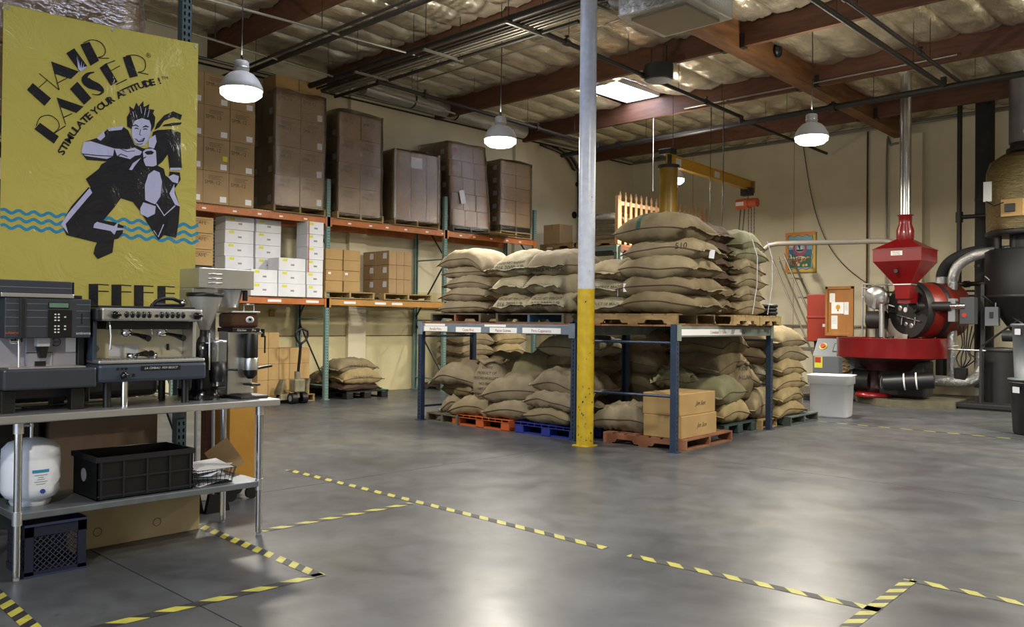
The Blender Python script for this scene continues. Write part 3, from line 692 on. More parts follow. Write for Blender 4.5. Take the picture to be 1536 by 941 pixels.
for r in range(3):
    for c in range(3):
        for d in range(2):
            if d and c: continue
            lb = f"brown carton near the bare wall, {['bottom', 'middle', 'top'][r]} row, {['left', 'middle', 'right'][c]} column{', rear' if d else ''}"
            carton(lb, -13.27-d*.42, 10.22+c*.185, SL+.127+r*.275, .41, .18, .272, 'carton', 'cartons near the bare wall', 0, None, ('y', .35, .65, .12, .11, 'label_white') if c == 0 else None)
# floor level under the rack
pallet('pallet under the brown cartons on the floor behind the pallet jack', -13.58, 7.95, 0, 0, 'pallet_wood', 1.0, 1.15)
for r in range(4):
    for c in range(5):
        if r == 3 and c > 1: continue
        lb = f"narrow brown carton on the floor pallet, {['bottom', 'second', 'third', 'top'][r]} row, {['first', 'second', 'third', 'fourth', 'last'][c]} from the left"
        carton(lb, -13.35, 7.53+c*.205, .127+r*.272, .42, .2, .27, 'carton_light', 'narrow cartons on the floor pallet', 0, None, None)
# pallet jack
t = thing('pallet_jack', 'worn pale pallet jack with a black tiller standing before the floor cartons', 'pallet jack', (-12.85, 8.02, 0), R_(-90+90))
part('pump_body', MB().bev(-.09, .10, -.10, .10, .20, .42, .02).cyl((0, 0, .10), (0, 0, .55), .05, n=14), 'jack_paint', t) if mat('jack_paint', '8b8468', .6, noise_scale=7, col2='5f5a48', bump=.1) else None
part('frame', MB().bev(-.22, -.08, -.27, .27, .06, .16, .01).prism([(-.1, .14), (-.26, .06), (-.40, .06), (-.12, .42), (0, .42)], -.27, -.22, 'y').prism([(-.1, .14), (-.26, .06), (-.40, .06), (-.12, .42), (0, .42)], .22, .27, 'y'), 'jack_paint', t)
for s_ in (-1, 1): part('fork', MB().bev(-1.25, -.2, s_*.19-.075, s_*.19+.075, .045, .095, .008), 'jack_paint', t)
for s_ in (-1, 1):
    wv = part('steer_wheel', MB().cyl((.03, s_*.05, .095), (.03, s_*.15, .095), .095, n=24), 'black', t)
    part('hub', MB().cyl((.03, s_*.05, .095), (.03, s_*.155, .095), .05, n=16), 'grey_paint', wv)
part('tiller', MB().cyl((.02, 0, .5), (.10, 0, 1.05), .024, n=10), 'black', t)
part('handle', MB().tube([(.10, 0, 1.02), (.11, -.08, 1.08), (.12, -.12, 1.16), (.13, -.11, 1.24), (.135, 0, 1.29), (.13, .11, 1.24), (.12, .12, 1.16), (.11, .08, 1.08), (.10, 0, 1.02)], .02, 8), 'black', t)
part('lever', MB().tube([(.12, 0, 1.26), (.12, .02, 1.15)], .01, 6), 'steel', t)
# wrapped goods, carton and fence on the storage rack
pallet('pallet at the left end of the storage rack shelf', -12.75, 15.1, 3.10, 0, 'pallet_wood', 1.0, .95)
carton('brown carton with film on top, alone on the far storage rack', -12.98, 14.95, 3.227, .5, .45, .45, 'carton')
pallet('pallet under the wrapped bags beside the fence', -11.62, 15.12, 3.10, 0, 'pallet_wood', 1.1, 1.0)

# goods at the far left of the lower shelf, next to the banner edge
for r in range(3): carton(f"small printed carton by the banner edge, {['bottom', 'middle', 'top'][r]} one", -13.3, 6.42, SL+.46+r*.26, .4, .34, .255, 'carton_light', 'printed cartons by the banner edge', 0, 'CAFE')
t = thing('black_box', 'black plastic box under the printed cartons by the banner edge', 'box', (-13.3, 6.42, SL)); part('body', MB().bev(-.2, .2, -.17, .17, .01, .455, .01), 'black', t)
gv = struct('trim_1', MB().box(XL, XL+.02, 6.9, 7.5, 1.9, 3.2), 'grey_paint')
for k in range(22): part('slat', MB().box(XL+.02, XL+.045, 6.9, 7.5, 1.92+k*.058, 1.955+k*.058), 'carton_white', gv)
# ------------------------------------------------------------------ sacks
def sack_mesh(L, W, T, seed, droop=.03, puff=.5, skirt=.04, lump=1.0, fold=0., ears=.06):
    rnd = random.Random(seed); nu, nv = 26, 18; o = Vector((seed*1.37, seed*.71, seed*2.3)); V = []; F = []
    def surf(u, v, top):
        au, av = abs(u), abs(v)
        x = L/2*u*(1-ears*(1-v*v)*au**3); y = W/2*v*(1-.9*ears*(1-u*u)*av**3-.10*au**4*(1-av*.6))
        e = (max(0, 1-au**3.0)**.55)*(max(0, 1-av**4.6)**.45)
        h = T*puff if top else T*(1-puff)
        n1 = noise.noise(Vector((u*1.6, v*1.6, 0))+o); n2 = noise.noise(Vector((u*4.5, v*4, 2))+o)
        wr = math.sin(v*9+n1*9+seed)*.008*max(0, au-.6)*2.2+noise.noise(Vector((u*10, v*3.5, 5))+o)*.010
        z = h*e*(1+lump*(.22*n1+.10*n2)) + wr*e**.5*2*lump
        z = z if top else -min(z, T)
        dr = -droop*1.4*(au**2.3)-droop*.6*(av**2.3)+.05*lump*noise.noise(Vector((u*.9, v*.9, 7))+o)*max(au, av)**2
        if fold: dr += -fold*max(0, u-.35)**1.5*1.6
        x += .012*lump*noise.noise(Vector((u*2.5, v*2.5, 9))+o); y += .014*lump*noise.noise(Vector((u*2.5, v*2.5, 12))+o)
        return (x, y, z+dr+T*(1-puff))
    idx = {}
    def us(i, n): a = -1+2*i/n; return math.sin(a*math.pi/2)*.55+a*.45
    for top in (1, 0):
        for i in range(nu+1):
            for j in range(nv+1):
                if not top and (i in (0, nu) or j in (0, nv)): idx[(0, i, j)] = idx[(1, i, j)]; continue
                idx[(top, i, j)] = len(V); V.append(surf(us(i, nu), us(j, nv), top))
    for i in range(nu):
        for j in range(nv):
            F.append((idx[(1, i, j)], idx[(1, i+1, j)], idx[(1, i+1, j+1)], idx[(1, i, j+1)]))
            F.append((idx[(0, i, j)], idx[(0, i, j+1)], idx[(0, i+1, j+1)], idx[(0, i+1, j)]))
    mb = MB().add(V, F, 0, True)
    seams = []
    for side in (0, nu):
        rim = [Vector(V[idx[(1, side, j)]]) for j in range(nv+1)]; sg = -1 if side == 0 else 1; vs = []
        for j, p in enumerate(rim):
            wv = .030*noise.noise(Vector((j*.22, seed*3.1, sg)))+.012*noise.noise(Vector((j*.8, seed, 4)))
            vs += [p, p+Vector((sg*skirt*.5, 0, wv*.6)), p+Vector((sg*skirt, 0, wv*1.3-.006)), p+Vector((sg*skirt*.98, 0, wv*1.3-.012)), p+Vector((0, 0, -.008))]
        hm = MB().add(vs, [(k*5+a, k*5+(a+1) % 5, k*5+5+(a+1) % 5, k*5+5+a) for k in range(nv) for a in range(5)], 0, True); seams.append(hm)
    long_ = [Vector(V[idx[(1, i, 0)]])+Vector((0, -.003, 0)) for i in range(nu+1)]
    return mb, seams, long_
def project_text(o, mesh, txt, size, frm, d, up, m='ink', parent=None):
    """print lettering onto the bulging cloth: local point frm, ray direction d"""
    me = text_mesh(txt, size).copy(); d = Vector(d).normalized(); up = Vector(up); x = d.cross(up).normalized(); y = x.cross(d).normalized()
    bm = bmesh.new(); bm.from_mesh(me); bmesh.ops.triangulate(bm, faces=bm.faces[:])
    bmesh.ops.subdivide_edges(bm, edges=[e for e in bm.edges if e.calc_length() > size*.5], cuts=2); bm.to_mesh(me); bm.free()
    bvh = BVHTree.FromPolygons([v.co for v in mesh.vertices], [tuple(p.vertices) for p in mesh.polygons]); n_ok = 0
    for v in me.vertices:
        s = Vector(frm)+x*v.co.x+y*(v.co.y-size*.35); h = bvh.ray_cast(s-d*1.5, d)
        if h[0] is not None: v.co = h[0]-d*.004; n_ok += 1
        else: v.co = s
    if n_ok < len(me.vertices)*.9: return None
    return part('lettering', me, m, o)
_sk = {}
def sack(label, x, y, z, L=.95, W=.6, T=.2, rz=0, m='burlap_tan', seed=1, droop=.03, tilt=(0, 0), group=None, texts=(), seam=True, puff=.5, lump=1., fold=0, stripes=(), tag=None, cat='sack', name='burlap_sack', ears=.06, skirt=.04):
    t = thing(name, label, cat, (x, y, z), 0, group); t.rotation_euler = (tilt[0], tilt[1], rz)
    T *= 1.24
    mb, hems, lg = sack_mesh(L, W, T, seed, droop, puff, skirt, lump, fold, ears)
    b_ = part('sack_body', mb, m, t)
    for h in hems: part('hem', h, m, t)
    if seam: part('seam', MB().tube(lg, .004, 5), 'burlap_dark', t)
    for tx in texts: project_text(t, b_.data, *tx)
    for (u, wd, mm) in stripes:
        bvh = BVHTree.FromPolygons([v.co for v in b_.data.vertices], [tuple(p.vertices) for p in b_.data.polygons]); vs = []; n = 40; ring = []
        for i in range(n+1):
            a = math.pi*i/n
            d = Vector((0, math.cos(a)*W, math.sin(a)*T*1.2)).normalized()
            row = []
            for s_ in (-wd/2, wd/2):
                c = Vector((u*L/2+s_, 0, T*.45)); h = bvh.ray_cast(c+d*1.2, -d); row.append((h[0]+d*.003) if h[0] is not None else None)
            ring.append(row)
        q = MB(); 
        for r0, r1 in zip(ring, ring[1:]):
            if None in r0 or None in r1: continue
            q.add([r0[0], r0[1], r1[1], r1[0]], [(0, 1, 2, 3)], 0, True)
        if q.v: part('stripe', q, mm, t)
    if tag:
        tx, ty, tz, rz_ = tag; part('paper_tag', MB().box(-.03, .03, 0, .002, -.10, 0), 'paper', t, (tx, ty, tz), (0, R_(rz_), R_(30)))
    return t
S1, S2 = (0, -1, 0), (1, 0, 0)
Z1 = 1.424+.125   # top of the pallets standing on the low racks
# ---- stack A, left on the low rack
pallet('dark pallet under the left sack pile on the low rack', -8.93, 8.62, 1.424, R_(90), 'pallet_grey', 1.05, 1.04, m2='pallet_red')
for i in range(5):
    z = Z1+[0, .165, .33, .50, .655][i]
    sack(f"plain burlap sack, {['bottom', 'second', 'middle', 'fourth', 'top'][i]} of the left pile above the rack", -8.90+[0, .02, .06, .0, -.02][i], 8.52+[0, .0, .02, .05, 0][i], z, [1.0, .98, .9, .92, 1.02][i], .72, [.19, .19, .19, .19, .22][i], R_([2, -3, 4, 0, -4][i]), 'burlap_grey', 40+i, .03+.02*(i == 4), (0, 0), 'sacks of the left pile', fold=.12 if i == 4 else 0, ears=.03)
for i in range(4):
    sack(f"shaded burlap sack behind the left pile, {['bottom', 'second', 'third', 'top'][i]} layer", -8.75, 9.12, Z1+.17*i, .95, .55, .19, R_(180), 'burlap_grey', 60+i, .03, group='sacks at the back of the left pile')
# ---- stack B, printed sacks, two wide
pallet('dark pallet with a blue block under the printed sacks', -7.52, 8.62, 1.424, R_(90), 'pallet_grey', 1.05, 1.20, m2='plastic_blue2') if mat('plastic_blue2', '3b5a78', .6) else None
for c in range(2):
    for i in range(3):
        z = Z1+[0, .235, .47][i]; x = -7.83+c*.60; y = 8.52
        tx = []
        if (c, i) in ((0, 0), (1, 0)): tx = [('016 2000 UR', .085, (0.5, -.0, .12), S2, (0, 0, 1)), ('GROSS NET WEIGHT', .05, (.5, 0, .19), S2, (0, 0, 1))]
        if (c, i) == (0, 2): tx = [('016 2000  UR', .09, (.5, 0, .13), S2, (0, 0, 1)), ('GROSS NET WEIGHT', .055, (.5, 0, .21), (1, 0, -.4), (0, 0, 1))]
        if (c, i) == (1, 2): tx = [('JAMAICA PRODUCE', .06, (.5, 0, .08), S2, (0, 0, 1))]
        tx = [(a, b_, (-c_[0], c_[1], c_[2]), (d_[0], d_[1], d_[2]), e_) for a, b_, c_, d_, e_ in tx]
        sack(f"pale sack, {['bottom', 'middle', 'top'][i]} of the {['left', 'right'][c]} column of the printed pile", x, y, z, 1.0, .64, [.27, .27, .30][i], R_(90+[3, -4, 2][i]+c*3), 'burlap_pale' if (c, i) != (1, 2) else 'burlap_grey', 80+c*7+i, .035, (0, 0), 'sacks of the printed pile', texts=tx, ears=.04, seam=(c, i) == (1, 2))
# ---- short pile beside the column
pallet('rough reddish pallet beside the yellow column on the low rack', -5.98, 8.66, 1.424, R_(6), 'pallet_wood', 1.15, 1.0)
for i in range(3):
    sack(f"sack of the short pile right of the column, {['bottom', 'middle', 'top'][i]} layer", -6.50+[0, -.0, .1][i], 8.72, Z1+.205*i, .95, .7, [.22, .22, .23][i], R_(96+[0, 2, -20][i]), ['burlap_pale', 'burlap_pale', 'burlap_tan'][i], 110+i, .03, (0, 0), 'sacks of the short pile', texts=[('PRODUCT OF BRAZIL', .05, (-.5, 0, .12), S2, (0, 0, 1))] if i < 2 else (), tag=(-.5, -.22, .1, 5) if i == 1 else None)
# ---- stack C, tall pile at the corner
for i in range(5):
    z = Z1+[0, .20, .405, .62, .83][i]; s_ = [1.0, 1.02, 1.03, .98, 1.0][i]
    sack(f"tan sack, {['bottom', 'second', 'middle', 'fourth', 'top'][i]} of the tall pile at the rack corner", -5.72+[.03, 0, -.02, .03, -.06][i], 8.62+[0, .02, 0, .04, -.02][i], z, s_, .78, [.24, .25, .26, .25, .30][i], R_([8, 4, 2, 9, 0][i]), ['burlap_brown', 'burlap_brown', 'burlap_tan', 'burlap_tan', 'burlap_brown'][i], 130+i, .035, (0, 0), 'sacks of the tall corner pile',
         texts=[('510', .10, (.25, -.5, .16), (0, 1, 0), (0, 0, 1))] if i == 3 else (), stripes=[(-.25, .06, 'green_ink')] if i == 4 else (), tag=(.52, -.1, .12, 8) if i == 3 else ((-.40, -.36, .16, 0) if i == 1 else None))
# ---- stack D, striped and tan sacks behind the corner
pallet('pallet under the front half of the pile behind the corner', -5.78, 9.62, 1.424, R_(96), 'pallet_pale', .8, 1.0)
pallet('pallet under the rear half of the pile behind the corner', -5.87, 10.42, 1.424, R_(96), 'pallet_pale', .75, 1.0)
for i in range(6):
    z = Z1+.178*i
    sack(f"dark striped sack behind the tall corner pile, {ORD[i]} layer", -5.85-.01*i, 9.42, z, .8, .62, .22, R_(6+[0, 3, -3, 4, 0, 2][i]), 'burlap_dark' if i > 1 else 'burlap_brown', 150+i, .03, (0, 0), 'dark striped sacks', texts=[('1292', .13, (.05, -.02, .3), (0, .35, -1), (0, 1, 0), 'ink')] if i == 5 else (), stripes=[(-.3, .03, 'rust_ink'), (-.15, .03, 'rust_ink'), (.05, .08, 'green_ink') if i == 5 else (.0, .03, 'rust_ink')])
for i in range(6):
    z = Z1+[0, .17, .34, .51, .68, .84][i]
    sack(f"tan sack at the right end of the low rack, {ORD[i]} layer", -5.80, 10.12, z, .92, .70, .22, R_(96+[0, 4, -2, 3, -3, 6][i]), 'burlap_green' if i > 3 else 'burlap_tan', 170+i, .035, (0, 0), 'tan sacks at the right end', texts=[('511', .09, (-.05, -.6, .13), (0, 1, 0), (0, 0, 1))] if i in (1, 3) else ())
for y in (9.95, 10.35): single('packing_strap', MB().tube([(-5.36, y, Z1+.02), (-5.31, y+.02, Z1+.4), (-5.32, y+.04, Z1+.75), (-5.40, y+.05, Z1+.98)], .006, 5), 'paper', f"{'left' if y < 10 else 'right'} white packing strap hanging down the tan sacks", 'strap')
t = thing('hose_coil', 'black corrugated hose coiled in a pile at the right end of the low rack', 'hose', (-5.62, 10.80, 1.424))
for k in range(6): part('hose_loop', MB().tube([((.13+.008*(k % 2))*math.cos(a*.314), (.13+.008*(k % 2))*math.sin(a*.314), .025+k*.048) for a in range(21)], .024, 8), 'black', t)
# ---- under the first low rack
pallet('grey pallet on the floor at the left end under the low rack', -9.12, 8.56, 0, R_(90), 'pallet_grey', 1.05, .66)
plastic_pallet('orange plastic pallet on the floor under the low rack', -8.38, 8.58, 0, 0, 'plastic_orange', 1.12, 1.05)
plastic_pallet('blue plastic pallet on the floor beside the column', -7.18, 8.58, 0, 0, 'plastic_blue', 1.08, 1.05)
U = [ # label, x, y, z, L, W, T, rz, mat, seed, kwargs
 ('crumpled half empty sack at the bottom left under the low rack', -9.10, 8.5, .13, .62, .55, .22, 20, 'burlap_grey', 201, dict(lump=2.2, droop=.05)),
 ('sack above the crumpled one at the left end under the rack', -9.02, 8.52, .36, .80, .6, .25, -10, 'burlap_brown', 202, dict(lump=1.3)),
 ('loose sack draped over the top at the left end under the rack', -9.0, 8.46, .58, .95, .7, .24, 10, 'burlap_grey', 203, dict(lump=2., droop=.12)),
 ('brown sack folded over the printed upright sack', -8.40, 8.62, .72, .70, .6, .24, -25, 'burlap_brown', 204, dict(lump=1.6, droop=.16)),
 ('sack hanging over the orange pallet edge', -8.62, 8.42, .145, .85, .68, .24, 12, 'burlap_tan', 205, dict(lump=1.5, droop=.07)),
 ('lower sack between the orange and blue pallets', -7.95, 8.42, .145, .80, .66, .24, 5, 'burlap_grey', 206, {}),
 ('lower sack on the blue pallet', -7.18, 8.40, .145, .86, .66, .22, -6, 'burlap_tan', 207, dict(lump=1.3)),
 ('plump sack leaning across the middle under the rack', -7.92, 8.45, .35, .95, .7, .34, 14, 'burlap_grey', 208, dict(lump=1.2, tilt=(0, R_(-6)))),
 ('flattened sack with a frayed mouth on the blue pallet', -7.12, 8.38, .33, .88, .66, .22, -4, 'burlap_grey', 209, dict(lump=2., seam=True)),
 ('torn-mouthed sack on top of the right side pile', -7.08, 8.50, .50, .90, .7, .28, 8, 'burlap_grey', 210, dict(lump=1.8, tilt=(R_(6), R_(6)))),
 ('pale sack crumpled into a hump behind the middle', -7.95, 8.72, .62, .68, .6, .34, 20, 'burlap_green', 211, dict(lump=1.9, droop=.18)),
 ('bottom sack at the back of the low rack', -7.45, 8.95, .145, 1.0, .6, .3, 0, 'burlap_brown', 212, {}),
 ('second sack at the back of the low rack', -7.45, 8.95, .43, 1.0, .6, .3, 3, 'burlap_brown', 213, {}),
 ('third sack at the back of the low rack, dark print', -7.35, 8.92, .72, 1.0, .6, .28, -3, 'burlap_brown', 214, dict(texts=[('No 214', .08, (0, -.6, .14), (0, 1, 0), (0, 0, 1))])),
 ('top pale sack at the back of the low rack', -7.30, 8.90, .98, 1.05, .6, .27, 2, 'burlap_pale', 215, dict(texts=[('MITOS', .07, (.25, -.4, .2), (0, 1, -.5), (0, 0, 1), 'rust_ink')])),
]
for (lb, x, y, z, L, W, T, rz, m_, sd, kw) in U: sack(lb, x, y, z, L, W, T, R_(rz), m_, sd, **kw)
# upright printed sack
def upright(label, x, y, z, w_, d_, h, rz, m, seed, lines, size=.06, lean=(0, 0), folded=True):
    t = thing('burlap_sack', label, 'sack', (x, y, z), rz); t.rotation_euler = (lean[0], lean[1], rz)
    n = 28; prof = []; mb = MB(); vs = []; rows = 16
    for j in range(rows+1):
        f = j/rows
        r = .80+.22*math.sin(math.pi*min(1, f*1.25))-.30*max(0, f-.62)**1.2*1.8; sq = 2.6
        for i in range(n):
            a = 2*math.pi*i/n; c, s_ = math.cos(a), math.sin(a)
            q = (abs(c)**sq+abs(s_)**sq)**(-1/sq); nn = 1+.07*noise.noise(Vector((c*1.5+seed, s_*1.5, f*3)))+.03*noise.noise(Vector((c*5+seed, s_*5, f*8)))
            vs.append((c*q*w_/2*r*nn, s_*q*d_/2*r*nn, h*f*(1+.03*c)+(.02*noise.noise(Vector((c*2, s_*2, seed))) if j == rows else 0)))
    fs = [(j*n+i, j*n+(i+1) % n, (j+1)*n+(i+1) % n, (j+1)*n+i) for j in range(rows) for i in range(n)]
    top = len(vs); vs.append((0, 0, h*.93)); fs += [(rows*n+i, rows*n+(i+1) % n, top) for i in range(n)]; b0 = len(vs); vs.append((0, 0, 0)); fs += [((i+1) % n, i, b0) for i in range(n)]
    b_ = part('sack_body', mb.add(vs, fs, 0, True), m, t)
    for k, l in enumerate(lines): project_text(t, b_.data, l, size, (0.0, -d_/2, h*.80-k*size*1.45), (0, 1, 0), (0, 0, 1))
    if folded:
        rim = [(1.06*w_/2*.72*math.cos(a*.35)+.0, 1.06*d_/2*.75*math.sin(a*.35), h*(.93+.04*math.sin(a*1.9+seed))) for a in range(19)]
        part('rolled_mouth', MB().tube(rim, [.022+.012*math.sin(a*2.1) for a in range(19)], 8), m, t)
    return t
upright('upright printed sack of six text lines standing among the sacks', -8.42, 8.36, .33, .58, .42, .60, R_(14), 'burlap_grey', 5, ['COFFEE', 'PRODUCT OF', 'MYSORE NUGGETS', 'NO 0002', 'NET 60 KG', 'ARABIAN NUGGETS', 'EXPORT'], .05)
# ---- under the second low rack
pallet('reddish pallet on the floor at the rack corner under two marked cartons', -5.88, 8.86, 0, R_(5), 'pallet_red', 1.10, 1.22)
pc = dict(m='carton_light', tape='tape_clear')
c1 = carton('lower of the two marked cartons at the rack corner', -5.62, 8.72, .127, .50, .86, .255, rz=R_(4), **pc)
c2 = carton('upper of the two marked cartons at the rack corner', -5.63, 8.71, .384, .49, .84, .25, rz=R_(3), **pc)
for c_ in (c1, c2): text_on(c_.children[0], 'Jim Son', .075, (.25, .05, .13), (1, 0, 0), 'ink', shear=.4, name='handwriting')
sack('crumpled grey sack on the reddish pallet beside the column', -6.30, 8.62, .127, .80, .66, .26, R_(10), 'burlap_grey', 220, droop=.06, lump=2.)
for i in range(4):
    sack(f"big shadowed sack under the second rack, {['bottom', 'second', 'third', 'top'][i]} layer, left heap", -7.05, 9.75, .14+.29*i, 1.15, .9, .36, R_(4*i), 'burlap_brown', 230+i, .05, group='shadowed sacks, left heap')
    sack(f"big shadowed sack under the second rack, {['bottom', 'second', 'third', 'top'][i]} layer, right heap", -6.25, 10.35, .14+.29*i, 1.10, .85, .35, R_(90+4*i), 'burlap_brown', 240+i, .05, group='shadowed sacks, right heap')
plastic_pallet('black plastic pallet under the shadowed heaps', -6.9, 10.0, 0, 0, 'plastic_black', 1.3, 1.3)
plastic_pallet('dark green pallet with a white tag under the rack, before the tagged sack', -6.20, 10.22, 0, R_(4), 'plastic_dark_green', 1.05, .98)
pallet('pale pallet on the floor next to the right rack post', -6.22, 11.03, 0, R_(6), 'pallet_pale', 1.05, .55)
V_ = [('plump lower sack on the dark green pallet', -5.98, 10.12, .145, .85, .66, .27, 96, 'burlap_yellow', 260, dict(lump=1.2)),
 ('tagged sack with an orange mark on the dark green pallet', -6.0, 10.02, .37, .90, .72, .33, 100, 'burlap_green', 261, dict(tag=(-.02, .42, .22, 20))),
 ('sack sagging over the pale pallet by the right post', -5.98, 11.0, .127, .8, .55, .34, 96, 'burlap_tan', 262, {}),
 ('empty folded sack lying left of the upright sack', -6.35, 9.7, .60, .62, .5, .20, 40, 'burlap_green', 263, dict(lump=2.4)),
 ('collapsed sack heaped on top under the second rack', -6.1, 10.6, .62, .8, .6, .24, 70, 'burlap_brown', 264, dict(lump=2.2, droop=.08)),
 ('draped sack under the rack beam, upper left', -6.45, 10.75, .90, .8, .6, .24, 80, 'burlap_brown', 265, dict(lump=2., droop=.08))]
for (lb, x, y, z, L, W, T, rz, m_, sd, kw) in V_: sack(lb, x, y, z, L, W, T, R_(rz), m_, sd, **kw)
upright('upright sack with large letters behind the tagged sack', -6.0, 10.62, .42, .5, .46, .52, R_(75), 'burlap_brown', 7, ['XXIII', 'ALLAN'], .08)
for i in range(5):
    sack(f"red-striped sack in the rear pile, {ORD[i] if i < 4 else 'top'} layer", -6.32, 11.5, .14+.235*i, .95, .8, .28, R_(6), 'burlap_brown' if i != 2 else 'burlap_pale', 270+i, .03, group='red striped sacks', stripes=[(.05, .025, 'rust_ink'), (.18, .025, 'rust_ink'), (.31, .025, 'rust_ink')])
# ---- free standing pile right of the racks
pallet('grey green pallet under the pile right of the racks', -6.12, 11.98, 0, R_(4), 'pallet_green', 1.0, 1.05) if mat('pallet_green', '3c4540', .8, noise_scale=4, col2='4a534c', bump=.1) else None
for i in range(6):
    sack(f"pale sack in the free standing pile right of the racks, {ORD[i]} layer", -6.02, 11.72, .127+[0, .19, .38, .58, .78, .97][i], .95, .75, [.22, .23, .24, .25, .25, .25][i], R_(93+[0, 5, -4, 3, -2, 2][i]), 'burlap_yellow' if i < 4 else 'burlap_tan', 290+i, .05, group='pile right of the racks', texts=[('SC', .09, (0.28, -.6, .13), (0, 1, 0), (0, 0, 1), 'ink')] if i in (1, 2) else ())
upright('narrow sack standing on end behind the right pile', -6.0, 12.35, .13, .3, .42, .9, R_(4), 'burlap_brown', 9, [], folded=False)
# ---- sacks on the floor below the long rack
pp_ = plastic_pallet('black plastic pallet with an aqua rim below the long rack', -13.50, 9.55, 0, 0, 'plastic_black', 1.2, .95)
part('rim', box1(.40, .60, .38, .48, .138, .142), 'aqua', pp_)
for k, (x, y, z, L, W, T, rz, m_, lb) in enumerate([(-13.2, 9.42, .15, .85, .6, .16, 92, 'burlap_dark', 'flat dark sack at the bottom on the black pallet by the wall'), (-13.75, 9.35, .15, .9, .6, .3, 90, 'burlap_brown', 'rear sack on the black pallet by the wall'),
        (-13.15, 9.42, .27, .85, .62, .25, 88, 'burlap_yellow', 'second printed sack on the black pallet by the wall'), (-13.25, 9.36, .47, .90, .62, .22, 92, 'burlap_tan', 'top printed sack on the black pallet by the wall')]):
    sack(lb, x, y, z, L, W, T, R_(rz), m_, 310+k, .03, texts=[('220 BAGS 60 KG', .06, (-.0, -.5, .13), (0, 1, 0), (0, 0, 1))] if k > 1 else ())
for k in range(5):
    sack(f"sack in the distant pile behind the low rack's left post, {['bottom', 'second', 'third', 'fourth', 'top'][k]} layer", -13.45, 12.55, .2+.24*k, .95, .8, .28, R_(90), 'burlap_brown' if k < 2 else 'burlap_tan', 320+k, .04, group='distant pile by the wall')
    sack(f"sack of the distant right column behind the low rack, {['bottom', 'second', 'third', 'fourth', 'top'][k]} layer", -13.40, 13.5, .2+.24*k, .9, .8, .28, R_(90), 'burlap_yellow', 330+k, .04, group='distant right column by the wall')
pallet('distant pallet on the floor by the wall', -13.5, 12.75, .0, 0, 'pallet_grey', 1.1, 1.8)
